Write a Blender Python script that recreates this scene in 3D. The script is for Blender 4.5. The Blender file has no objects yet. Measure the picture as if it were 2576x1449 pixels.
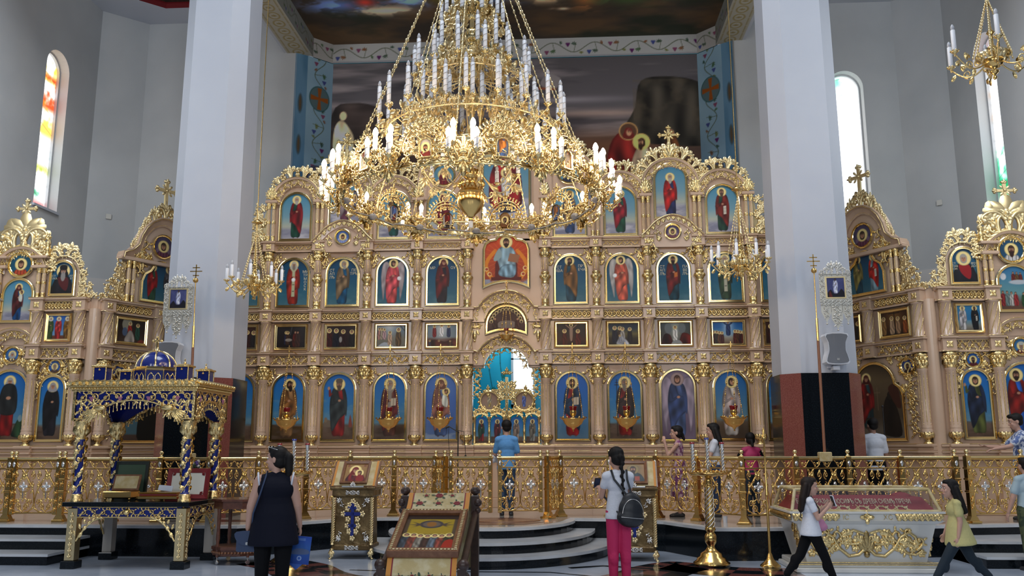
import bpy, math, random
import numpy as np
from mathutils import Vector, Matrix
PI = math.pi
sc = bpy.context.scene
COL = sc.collection
random.seed(7); RNG = np.random.default_rng(7)

# ------------------------------------------------------------------ camera
F_PX, PITCH, YAW, ROLL = 2200.0, .1795, -.0588, -.0023
CAM = np.array([1.107, -16.92, 1.57])
_F = np.array([math.sin(YAW)*math.cos(PITCH), math.cos(YAW)*math.cos(PITCH), math.sin(PITCH)])
_R = np.array([math.cos(YAW), -math.sin(YAW), 0.0]); _U = np.cross(_R, _F)
_R2 = _R*math.cos(ROLL)+_U*math.sin(ROLL); _U2 = -_R*math.sin(ROLL)+_U*math.cos(ROLL)
cd = bpy.data.cameras.new('camera'); co = bpy.data.objects.new('camera', cd); COL.objects.link(co)
cd.sensor_width = 36; cd.lens = F_PX/2576*36; cd.clip_end = 200
co.matrix_world = Matrix(((_R2[0], _U2[0], -_F[0], CAM[0]), (_R2[1], _U2[1], -_F[1], CAM[1]), (_R2[2], _U2[2], -_F[2], CAM[2]), (0, 0, 0, 1)))
sc.camera = co

def aY(u, v, Y):      # where the line of sight through a photo pixel meets the vertical plane y = Y
    d = _F*F_PX+_R2*(u-1288)-_U2*(v-724.5); return CAM+d*(Y-CAM[1])/d[1]
def aZ(u, v, Z):      # ... or the level z = Z
    d = _F*F_PX+_R2*(u-1288)-_U2*(v-724.5); return CAM+d*(Z-CAM[2])/d[2]

# ------------------------------------------------------------------ world, daylight, exposure
w = bpy.data.worlds.new('daylight'); sc.world = w; w.use_nodes = True
nt = w.node_tree; bg = nt.nodes['Background']
tc = nt.nodes.new('ShaderNodeTexCoord'); sx = nt.nodes.new('ShaderNodeSeparateXYZ'); rp = nt.nodes.new('ShaderNodeValToRGB')
nt.links.new(tc.outputs['Generated'], sx.inputs[0]); nt.links.new(sx.outputs['Z'], rp.inputs[0]); nt.links.new(rp.outputs[0], bg.inputs[0])
rp.color_ramp.elements[0].position = .0; rp.color_ramp.elements[0].color = (.05, .05, .06, 1)
rp.color_ramp.elements[1].position = .75; rp.color_ramp.elements[1].color = (.62, .72, .9, 1)
bg.inputs[1].default_value = .42
def area(name, loc, target, sx_, sy_, power, col):
    l = bpy.data.lights.new(name, 'AREA'); l.shape = 'RECTANGLE'; l.size = sx_; l.size_y = sy_; l.energy = power; l.color = col
    o = bpy.data.objects.new(name, l); COL.objects.link(o); o.location = loc
    o.rotation_euler = (Vector(target)-Vector(loc)).to_track_quat('-Z', 'Y').to_euler(); return o
area('dome_daylight', (0, -8.5, 17), (0, -7, 0), 7, 7, 1150, (.84, .91, 1))
for k, x in enumerate((-7, 0, 7)):
    area('nave_window_daylight', (x, -27, 8.5), (x*.95, 0, 4), 2.2, 5.5, 430 if x else 300, (.9, .95, 1))
for sg in (-1, 1): area('wing_fill_light', (sg*9.2, -4.9, 7.4), (sg*5.5, -.6, 3.6), 1.1, 4.0, 105, (.93, .97, 1))  # added fill to brighten the side wings; no window opening stands here
area('altar_window_daylight', (.1, 5.3, 4.6), (0, 3.0, 2.0), 2.2, 1.6, 130, (.9, .97, 1))
vs = sc.view_settings; vs.view_transform = 'Standard'; vs.look = 'None'; vs.gamma = 1; vs.use_curve_mapping = False; vs.exposure = 0.0
cy = sc.cycles; cy.use_denoising = True; cy.max_bounces = 6; cy.diffuse_bounces = 3; cy.glossy_bounces = 3; cy.transmission_bounces = 4; cy.transparent_max_bounces = 8
cy.caustics_reflective = False; cy.caustics_refractive = False; cy.sample_clamp_indirect = 4; cy.use_adaptive_sampling = True; cy.adaptive_threshold = .02

# ------------------------------------------------------------------ materials
def lin(c): 
    c = np.asarray(c, float); return np.where(c <= .04045, c/12.92, ((c+.055)/1.055)**2.4)
MATS = {}
def mat(name, col, rough=.5, metal=0.0, coat=0.0, emit=None, es=0.0, noise=None, trans=0.0, ior=1.45, bump=None, spec=None):
    m = bpy.data.materials.new(name); m.use_nodes = True; n = m.node_tree; b = n.nodes['Principled BSDF']
    b.inputs['Base Color'].default_value = (*col, 1); b.inputs['Roughness'].default_value = rough; b.inputs['Metallic'].default_value = metal
    if coat: b.inputs['Coat Weight'].default_value = coat; b.inputs['Coat Roughness'].default_value = .12
    if spec is not None: b.inputs['Specular IOR Level'].default_value = spec
    if emit: b.inputs['Emission Color'].default_value = (*emit, 1); b.inputs['Emission Strength'].default_value = es
    if trans: b.inputs['Transmission Weight'].default_value = trans; b.inputs['IOR'].default_value = ior
    if noise or bump:
        t = n.nodes.new('ShaderNodeTexCoord'); z = n.nodes.new('ShaderNodeTexNoise'); n.links.new(t.outputs['Object'], z.inputs['Vector'])
    if noise:
        scale, col2, lo, hi = noise; z.inputs['Scale'].default_value = scale; z.inputs['Detail'].default_value = 6
        r = n.nodes.new('ShaderNodeValToRGB'); r.color_ramp.elements[0].position = lo; r.color_ramp.elements[1].position = hi
        r.color_ramp.elements[0].color = (*col, 1); r.color_ramp.elements[1].color = (*col2, 1)
        n.links.new(z.outputs['Fac'], r.inputs[0]); n.links.new(r.outputs[0], b.inputs['Base Color'])
    if bump:
        z2 = n.nodes.new('ShaderNodeTexNoise'); z2.inputs['Scale'].default_value = bump[0]; z2.inputs['Detail'].default_value = 4
        n.links.new(t.outputs['Object'], z2.inputs['Vector'])
        u = n.nodes.new('ShaderNodeBump'); u.inputs['Strength'].default_value = bump[1]; u.inputs['Distance'].default_value = bump[2]
        n.links.new(z2.outputs['Fac'], u.inputs['Height']); n.links.new(u.outputs[0], b.inputs['Normal'])
    MATS[name] = m; return m
mat('gold', (.88, .66, .30), .26, 1, bump=(34, .35, .02))
mat('bright_gold', (.93, .73, .36), .15, 1)
mat('leaf_gold', (.86, .69, .38), .35, 1)
mat('brass', (.80, .52, .18), .2, 1)
mat('silver', (.80, .78, .74), .25, 1)
mat('cream', (.65, .445, .305), .26, coat=.35, noise=(3, (.60, .41, .28), .3, .7))
mat('white_paint', (.55, .575, .63), .6, noise=(1.2, (.525, .55, .61), .35, .65))
mat('grey_plaster', (.47, .49, .50), .85, noise=(.45, (.62, .63, .63), .3, .72), bump=(60, .15, .01))
mat('pale_plaster', (.72, .70, .68), .85, noise=(.7, (.64, .62, .60), .3, .7), bump=(60, .15, .01))
mat('white_marble', (.56, .62, .72), .16, noise=(2.2, (.44, .50, .59), .42, .75), coat=.3)
mat('step_marble', (.60, .61, .62), .22, noise=(3, (.50, .51, .52), .4, .7))
mat('beige_marble', (.58, .50, .41), .1, noise=(2.5, (.48, .40, .32), .4, .75), coat=.3)
mat('black_granite', (.004, .006, .008), .12, noise=(60, (.010, .014, .018), .45, .7), spec=.35)
mat('red_granite', (.20, .055, .042), .1, noise=(70, (.28, .10, .08), .4, .65), coat=.5)
mat('blue_enamel', (.008, .02, .19), .18, coat=.5)
mat('dark_wood', (.035, .018, .013), .35, noise=(14, (.06, .03, .02), .4, .7))
mat('red_wood', (.10, .034, .02), .32, noise=(14, (.15, .055, .03), .4, .7), coat=.3)
mat('pole_wood', (.25, .10, .05), .4)
mat('frame_wood', (.16, .06, .022), .35, noise=(16, (.22, .095, .04), .4, .7), coat=.2)
mat('bronze_cloth', (.20, .135, .055), .38, .5, noise=(3.2, (.11, .065, .022), .42, .62), bump=(3.2, .6, .1))
mat('brocade', (.46, .35, .15), .6, noise=(9, (.56, .47, .27), .4, .6), bump=(90, .2, .01))
mat('orange_cloth', (.55, .22, .03), .6)
mat('darkred_cloth', (.20, .012, .016), .6)
mat('red_velvet', (.22, .018, .022), .7)
mat('speaker_grey', (.17, .18, .20), .75)
mat('speaker_white', (.74, .76, .80), .45)
mat('black_plastic', (.012, .012, .013), .4)
mat('candle_white', (.82, .82, .84), .45)
mat('bulb_clear', (.75, .77, .82), .12, trans=.35)
mat('bulb_lit', (1, .9, .75), .4, emit=(1.0, .72, .42), es=185)
mat('thin_wire', (.35, .34, .33), .5)
mat('glass_red', (.22, .005, .008), .1, coat=.5)
mat('crystal', (.62, .64, .72), .08, .75)
mat('skin', (.52, .30, .22), .5); mat('skin_dark', (.36, .19, .13), .5)
mat('hair', (.007, .0055, .005), .6, spec=.25); mat('hair_brown', (.016, .009, .007), .6, spec=.25)
mat('navy', (.004, .005, .013), .8, spec=.2); mat('black_cloth', (.003, .003, .004), .85, spec=.2)
mat('white_cotton', (.66, .68, .74), .8, bump=(25, .3, .02)); mat('pink_cotton', (.56, .02, .11), .75, bump=(20, .3, .02))
mat('yellow_cotton', (.50, .45, .19), .8, bump=(25, .3, .02)); mat('sky_cotton', (.10, .29, .58), .8, bump=(25, .3, .02))
mat('jeans', (.028, .06, .12), .8); mat('dark_jeans', (.007, .018, .03), .8); mat('bag_blue', (.025, .045, .10), .5)
mat('bag_leather', (.012, .014, .018), .45); mat('flower_print', (.60, .40, .42), .8, noise=(14, (.20, .05, .14), .45, .55))
mat('pink_jacket', (.45, .03, .12), .6); mat('camo', (.02, .035, .018), .8, noise=(11, (.07, .085, .035), .45, .55))
mat('plaid', (.10, .15, .34), .8, noise=(18, (.62, .66, .74), .47, .53)); mat('shoe', (.02, .02, .022), .5); mat('eye', (.01, .008, .007), .2); mat('lips', (.36, .12, .10), .5); mat('eye_white', (.62, .60, .58), .3)
mat('sky_pale', (.36, .46, .50), .8); mat('paper', (.70, .74, .82), .7); mat('brochure_blue', (.03, .10, .42), .35)
mat('turquoise', (.07, .45, .62), .7, noise=(2, (.10, .50, .66), .35, .65))
mat('window_day', (.9, .95, 1), .5, emit=(.93, .97, 1), es=1.7)
mat('window_frame', (.60, .62, .64), .5)
mat('white_enamel', (.72, .70, .64), .3, coat=.3)
mat('pink_bag', (.50, .20, .32), .6); mat('dark_icon', (.012, .02, .014), .4); mat('plate_silver', (.70, .67, .58), .35, .7); mat('filigree_silver', (.68, .66, .60), .35, .75)
mat('pale_stone', (.42, .38, .33), .5); mat('violet', (.10, .06, .24), .7); mat('leaf_green', (.05, .09, .05), .7)
m = bpy.data.materials.new('painted_panel'); m.use_nodes = True; MATS['painted'] = m
_b = m.node_tree.nodes['Principled BSDF']; _b.inputs['Roughness'].default_value = .42; _b.inputs['Specular IOR Level'].default_value = .35
_a = m.node_tree.nodes.new('ShaderNodeAttribute'); _a.attribute_name = 'Col'; m.node_tree.links.new(_a.outputs['Color'], _b.inputs['Base Color'])
m = bpy.data.materials.new('painted_plaster'); m.use_nodes = True; MATS['mural'] = m
_b = m.node_tree.nodes['Principled BSDF']; _b.inputs['Roughness'].default_value = .8; _b.inputs['Specular IOR Level'].default_value = .2
_a = m.node_tree.nodes.new('ShaderNodeAttribute'); _a.attribute_name = 'Col'; m.node_tree.links.new(_a.outputs['Color'], _b.inputs['Base Color'])
m = bpy.data.materials.new('stained_glass'); m.use_nodes = True; MATS['stained'] = m      # daylight coming through coloured panes
_b = m.node_tree.nodes['Principled BSDF']; _b.inputs['Roughness'].default_value = .3
_a = m.node_tree.nodes.new('ShaderNodeAttribute'); _a.attribute_name = 'Col'; m.node_tree.links.new(_a.outputs['Color'], _b.inputs['Base Color'])
m.node_tree.links.new(_a.outputs['Color'], _b.inputs['Emission Color']); _b.inputs['Emission Strength'].default_value = 1.7
# ------------------------------------------------------------------ mesh building
class MB:
    def __init__(s): s.v = []; s.f = []; s.m = []; s.s = []; s.n = 0
    def add(s, verts, faces, m=0, smooth=False):
        verts = np.asarray(verts, float).reshape(-1, 3); o = s.n; s.v.append(verts); s.n += len(verts)
        for f in faces: s.f.append([int(i)+o for i in f])
        s.m += [m]*len(faces); s.s += [smooth]*len(faces); return s
    def box(s, x0, x1, y0, y1, z0, z1, m=0):
        v = [(x, y, z) for z in (z0, z1) for y in (y0, y1) for x in (x0, x1)]
        return s.add(v, [(0, 2, 3, 1), (4, 5, 7, 6), (0, 1, 5, 4), (2, 6, 7, 3), (0, 4, 6, 2), (1, 3, 7, 5)], m)
    def bbox(s, x0, x1, y0, y1, z0, z1, b=.006, m=0):      # box with bevelled front/top edges (chamfered hexahedron)
        v = []
        for z, i in ((z0, 0), (z0+b, 1), (z1-b, 1), (z1, 0)):
            d = b*(1-i); v += [(x0+d, y0+d, z), (x1-d, y0+d, z), (x1-d, y1-d, z), (x0+d, y1-d, z)]
        f = [(3, 2, 1, 0), (12, 13, 14, 15)]
        for k in range(3):
            for i in range(4): f.append((4*k+i, 4*k+(i+1) % 4, 4*k+4+(i+1) % 4, 4*k+4+i))
        return s.add(v, f, m)
    def prism(s, poly, y0, y1, m=0, ax='xz', smooth=False):   # polygon (x,z) extruded along y
        n = len(poly); P = np.asarray(poly, float)
        if ax == 'xz': a = [(p[0], y0, p[1]) for p in P]; b = [(p[0], y1, p[1]) for p in P]
        elif ax == 'xy': a = [(p[0], p[1], y0) for p in P]; b = [(p[0], p[1], y1) for p in P]
        else: a = [(y0, p[0], p[1]) for p in P]; b = [(y1, p[0], p[1]) for p in P]
        s.add(a+b, [tuple(range(n)), tuple(range(2*n-1, n-1, -1))], m)
        return s.add(a+b, [(i, i+n, (i+1) % n+n, (i+1) % n) for i in range(n)], m, smooth)
    def tube(s, pts, r, n=6, closed=False, m=0, flat=1.0):
        P = np.asarray(pts, float); k = len(P); R = np.broadcast_to(np.asarray(r, float), (k,))
        T = (np.roll(P, -1, 0)-np.roll(P, 1, 0)) if closed else np.gradient(P, axis=0)
        T /= np.maximum(np.linalg.norm(T, axis=1, keepdims=True), 1e-9)
        ref = np.array([0, 1.0, 0]) if abs(T[:, 1]).mean() < .8 else np.array([0, 0, 1.0])
        A = np.cross(T, ref); ln = np.linalg.norm(A, axis=1, keepdims=True); A = np.where(ln > 1e-6, A/np.maximum(ln, 1e-9), [1, 0, 0]); B = np.cross(A, T)
        th = np.arange(n)*2*PI/n
        V = P[:, None]+R[:, None, None]*(A[:, None]*np.cos(th)[None, :, None]+flat*B[:, None]*np.sin(th)[None, :, None])
        F = []
        for i in range(k if closed else k-1):
            j = (i+1) % k
            for a in range(n): F.append((i*n+a, i*n+(a+1) % n, j*n+(a+1) % n, j*n+a))
        s.add(V.reshape(-1, 3), F, m, True)
        if not closed: s.add(V[0], [tuple(range(n))], m); s.add(V[-1], [tuple(range(n-1, -1, -1))], m)
        return s
    def lathe(s, prof, n=16, c=(0, 0, 0), m=0, smooth=True, a0=0., a1=2*PI, sq=1.0, cap=True):
        full = abs(a1-a0-2*PI) < 1e-6; k = n if full else n+1
        th = a0+np.arange(k)*(a1-a0)/n; V = []
        for r, z in prof: V += [(c[0]+r*math.cos(t), c[1]+sq*r*math.sin(t), c[2]+z) for t in th]
        F = []
        for i in range(len(prof)-1):
            for a in range(n): b = (a+1) % k; F.append((i*k+a, i*k+b, (i+1)*k+b, (i+1)*k+a))
        s.add(V, F, m, smooth)
        if full and cap:
            if prof[0][0] > 1e-4: s.add(V[:k], [tuple(range(k-1, -1, -1))], m)
            if prof[-1][0] > 1e-4: s.add(V[-k:], [tuple(range(k))], m)
        return s
    def ball(s, c, r, n=8, m=0, sz=1.0):
        k = max(4, n//2+1); return s.lathe([(r*math.sin(PI*i/k)+1e-5, -r*sz*math.cos(PI*i/k)) for i in range(k+1)], n, c, m)
    def ellipsoid(s, c, r, n=14, m=0, R=None):
        k = n//2+1; V = np.array([(math.sin(PI*i/k)*math.cos(2*PI*a/n), math.sin(PI*i/k)*math.sin(2*PI*a/n), -math.cos(PI*i/k)) for i in range(k+1) for a in range(n)])*np.asarray(r)
        if R is not None: V = V@np.asarray(R).T
        V[:] += np.asarray(c); return s.add(V, [(i*n+a, i*n+(a+1) % n, (i+1)*n+(a+1) % n, (i+1)*n+a) for i in range(k) for a in range(n)], m, True)
    def capsule(s, p, q, r0, r1, n=10, m=0):
        p = np.asarray(p, float); q = np.asarray(q, float); d = q-p; L = np.linalg.norm(d); d = d/max(L, 1e-9)
        pts = [p-d*r0*math.cos(a) for a in (0, .5, 1.0)]+[p, q]+[q+d*r1*math.cos(a) for a in (1.0, .5, 0)]
        rr = [r0*.02, r0*math.sin(.5), r0*math.sin(1.0), r0, r1, r1*math.sin(1.0), r1*math.sin(.5), r1*.02]
        return s.tube(pts, rr, n, m=m)
    def sweep(s, path, prof, closed=True, m=0, y=0.0, smooth=False):   # moulding: path in (x,z) anticlockwise, profile = (outward offset, height towards viewer)
        P = np.asarray(path, float); k = len(P)
        if closed: a = P-np.roll(P, 1, 0); b = np.roll(P, -1, 0)-P
        else: d = np.diff(P, axis=0); a = np.vstack([d[:1], d]); b = np.vstack([d, d[-1:]])
        a /= np.maximum(np.linalg.norm(a, axis=1, keepdims=True), 1e-9); b /= np.maximum(np.linalg.norm(b, axis=1, keepdims=True), 1e-9)
        na = np.c_[a[:, 1], -a[:, 0]]; nb = np.c_[b[:, 1], -b[:, 0]]; N = na+nb
        N = N/np.maximum((N*N).sum(1, keepdims=True)/2, .35)
        V = []
        for o, h in prof: Q = P+N*o; V += [(q[0], y-h, q[1]) for q in Q]
        F = []; q = len(prof)
        for j in range(q-1):
            for i in range(k if closed else k-1): i2 = (i+1) % k; F.append((j*k+i, j*k+i2, (j+1)*k+i2, (j+1)*k+i))
        return s.add(V, F, m, smooth)
    def mesh(s, name):
        me = bpy.data.meshes.new(name)
        V = np.vstack(s.v) if s.v else np.zeros((0, 3)); me.from_pydata(V.tolist(), [], s.f)
        me.polygons.foreach_set('material_index', s.m); me.polygons.foreach_set('use_smooth', s.s); me.update(); return me

def obj(name, mb, mats, parent=None, loc=(0, 0, 0), rz=0.0, rot=None, scale=None, label=None, cat=None, group=None, kind=None):
    me = mb.mesh(name) if isinstance(mb, MB) else mb
    if mats is not None and len(me.materials) == 0:
        for q in ([mats] if isinstance(mats, str) else mats): me.materials.append(MATS[q])
    o = bpy.data.objects.new(name, me); COL.objects.link(o); place(o, parent, loc, rz, rot, scale); tag(o, label, cat, group, kind); return o
def place(o, parent, loc, rz=0.0, rot=None, scale=None):
    if parent: o.parent = parent
    o.location = loc; o.rotation_euler = rot if rot is not None else (0, 0, rz)
    if scale is not None: o.scale = (scale,)*3 if isinstance(scale, (int, float)) else scale
def tag(o, label=None, cat=None, group=None, kind=None):
    if label: o['label'] = label
    if cat: o['category'] = cat
    if group: o['group'] = group
    if kind: o['kind'] = kind
def thing(name, label, cat, loc=(0, 0, 0), rz=0.0, group=None, kind=None, scale=None, rot=None):
    o = bpy.data.objects.new(name, None); o.empty_display_size = .1; COL.objects.link(o); place(o, None, loc, rz, rot, scale); tag(o, label, cat, group, kind); return o
def copy_tree(o, parent=None):
    c = o.copy(); COL.objects.link(c)
    if parent: c.parent = parent
    for ch in list(o.children): copy_tree(ch, c)
    return c
def structure(name, mb, mats, **k): return obj(name, mb, mats, kind='structure', **k)

# ------------------------------------------------------------------ ornament, drawn in (along, across, height) and bent by a mapping
def flat(x0, z0, y=0.0): return lambda s, t, h=0.0: (x0+s, y-h, z0+t)
def arc(cx, cz, R, a0, y=0.0): return lambda s, t, h=0.0: (cx+(R+t)*math.cos(a0-s/R), y-h, cz+(R+t)*math.sin(a0-s/R))
def ring(R, z, a0=0.0): return lambda s, t, h=0.0: ((R+h)*math.cos(a0+s/R), (R+h)*math.sin(a0+s/R), z+t)
def leaf(mb, M, s, t, a, l, wd, h=.008, m=0):
    ca, sa = math.cos(a), math.sin(a)
    q = lambda x, y, z: M(s+x*ca-y*sa, t+x*sa+y*ca, z)
    mb.add([q(0, 0, .002), q(.28*l, wd*.40, .004), q(.62*l, wd*.52, .004), q(.90*l, wd*.32, .004), q(l, 0, h*.5), q(.90*l, -wd*.32, .004), q(.62*l, -wd*.52, .004), q(.28*l, -wd*.40, .004), q(.40*l, 0, h+wd*.20), q(.80*l, 0, h+wd*.12)],
           [(0, 8, 1), (1, 8, 2), (2, 8, 9, 3), (3, 9, 4), (4, 9, 5), (5, 9, 8, 6), (6, 8, 7), (7, 8, 0)], m, True)
def spiral(cs, ct, r0, a0, turns, n=20, end=.14):
    k = np.linspace(0, 1, n); r = r0*(1-(1-end)*k**.85); a = a0+turns*2*PI*k
    return np.c_[cs+r*np.cos(a), ct+r*np.sin(a)]
def otube(mb, M, pts, r, n=5, h=.004, m=0, closed=False): mb.tube([M(p[0], p[1], h) for p in pts], r, n, closed, m)
def vine(mb, M, L, H, n, r=.008, m=0, dens=1, seg=16):   # a rinceau: waving stem, a curl in each wave, leaves and buds
    u = L/n; ss = np.linspace(0, L, n*8+1)
    otube(mb, M, np.c_[ss, -.30*H*np.cos(PI*ss/u)], r, 5, .006, m)
    for i in range(n):
        sg = 1 if i % 2 else -1; c = (i+.5)*u; r0 = min(.36*u*1.1, .36*H)
        otube(mb, M, spiral(c, sg*.04*H, r0, -sg*PI/2 if sg > 0 else PI/2, .0+sg*1.35, seg), np.linspace(r*1.15, r*.6, seg), 5, .010, m)
        mb.ball(M(c, sg*.04*H, .014), r*2.0, 6, m)
        for a, d in ((.5, .62), (2.4, .62), (-1.6, .55)): leaf(mb, M, c+r0*.9*math.cos(a)*.8, sg*(.04*H+r0*.8*math.sin(a)), sg*a, .42*H*dens, .17*H, .016, m)
        for a in (.9, 2.2): leaf(mb, M, c+.50*u*math.cos(a), -sg*.30*H, -sg*a, .30*H*dens, .14*H, .014, m)
def knot(mb, M, L, H, n, r=.008, m=0):   # interlaced loops
    ss = np.linspace(0, L, n*8+1)
    for ph in (0, PI): otube(mb, M, np.c_[ss, .36*H*np.sin(PI*ss/L*n+ph)], r, 5, .008, m)
    for ph in (0, PI): otube(mb, M, np.c_[ss, .44*H*np.cos(PI*ss/L*n*.5+ph)], r*.8, 5, .004, m)
    for i in range(n):
        c = (i+.5)*L/n; mb.ball(M(c, 0, .012), r*1.7, 6, m)
        for a in (PI/2, -PI/2): leaf(mb, M, c, .1*H*math.sin(a), a, .36*H, .2*H, .014, m)
def palmette(mb, M, s, t, a, l, n=5, spread=1.9, wd=.32, m=0):
    for i in range(n):
        k = (i/(n-1)-.5) if n > 1 else 0
        leaf(mb, M, s, t, a+k*spread, l*(1-.55*abs(k)*1.3), l*wd, .02, m)
    mb.ball(M(s, t, .014), l*.13, 6, m)
def cscroll(mb, M, s, t, a, l, sg=1, r=.009, m=0, n=18):   # an S-curl leaving (s,t) in direction a
    k = np.linspace(0, 1, n); ang = a+sg*(-.5+1.0*k+4.6*np.maximum(k-.35, 0)**1.35); st = l/n*1.5*(1-.62*k)
    x = s+np.cumsum(st*np.cos(ang)); y = t+np.cumsum(st*np.sin(ang))
    otube(mb, M, np.c_[np.r_[s, x], np.r_[t, y]], np.linspace(r*1.25, r*.7, n+1), 5, .012, m); mb.ball(M(x[-1], y[-1], .016), r*1.7, 6, m)
    for i in (5, 9): leaf(mb, M, x[i], y[i], ang[i]-sg*1.1, l*.34, l*.15, .014, m)
def crest(mb, M, L, hfun, n, r=.012, m=0):   # pierced crest of facing scrolls and palmettes, height hfun(0..1)
    for i in range(n):
        k = (i+.5)/n; h = hfun(k); s = k*L; u = L/n; rr = r*(.6+.5*h/.22)
        for sg in (1, -1):
            cscroll(mb, M, s+sg*u*.04, 0.0, PI/2-sg*.55, h*.95, -sg, rr, m)
            cscroll(mb, M, s+sg*u*.10, 0.0, PI/2-sg*1.15, h*.60, sg, rr*.9, m)
            leaf(mb, M, s+sg*u*.22, h*.45, PI/2-sg*.7, h*.42, h*.2, .02, m)
        palmette(mb, M, s, h*.50, PI/2, h*.55, 5, 2.0, .3, m); leaf(mb, M, s, 0, PI/2, h*.7, h*.16, .02, m)
def cross_trefoil(mb, c, H, r, m=0, th=.02):   # ornate open cross in the plane of the wall
    x, y, z = c; w_ = H*.17
    mb.bbox(x-w_*.32, x+w_*.32, y-th, y+th, z, z+H*.86, .004, m); mb.bbox(x-H*.30, x+H*.30, y-th, y+th, z+H*.54, z+H*.54+w_*.64, .004, m)
    M = flat(x, z, y-th)
    for s, t, a in ((-H*.30, H*.595, PI), (H*.30, H*.595, 0), (0, H*.86, PI/2)):
        for b in (-.85, 0, .85): mb.ball((x+s+H*.085*math.cos(a+b), y, z+t+H*.085*math.sin(a+b)), H*.058, 8, m)
        palmette(mb, M, s, t, a, H*.16, 3, 1.6, .5, m)
    for a in (PI/4, 3*PI/4, -PI/4, -3*PI/4):
        leaf(mb, M, H*.06*math.cos(a), H*.595+H*.06*math.sin(a), a, H*.2, H*.09, .02, m)
    mb.ball((x, y-th, z+H*.595), H*.05, 8, m)
def archpath(hw, z0, z1, n=16, rise=None, cx=0.0):   # round-headed outline, anticlockwise from lower left
    rise = hw if rise is None else rise; zs = z1-rise
    return [(cx-hw, z0), (cx+hw, z0)]+[(cx+hw*math.cos(PI*i/n), zs+rise*math.sin(PI*i/n)) for i in range(n+1)]
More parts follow.
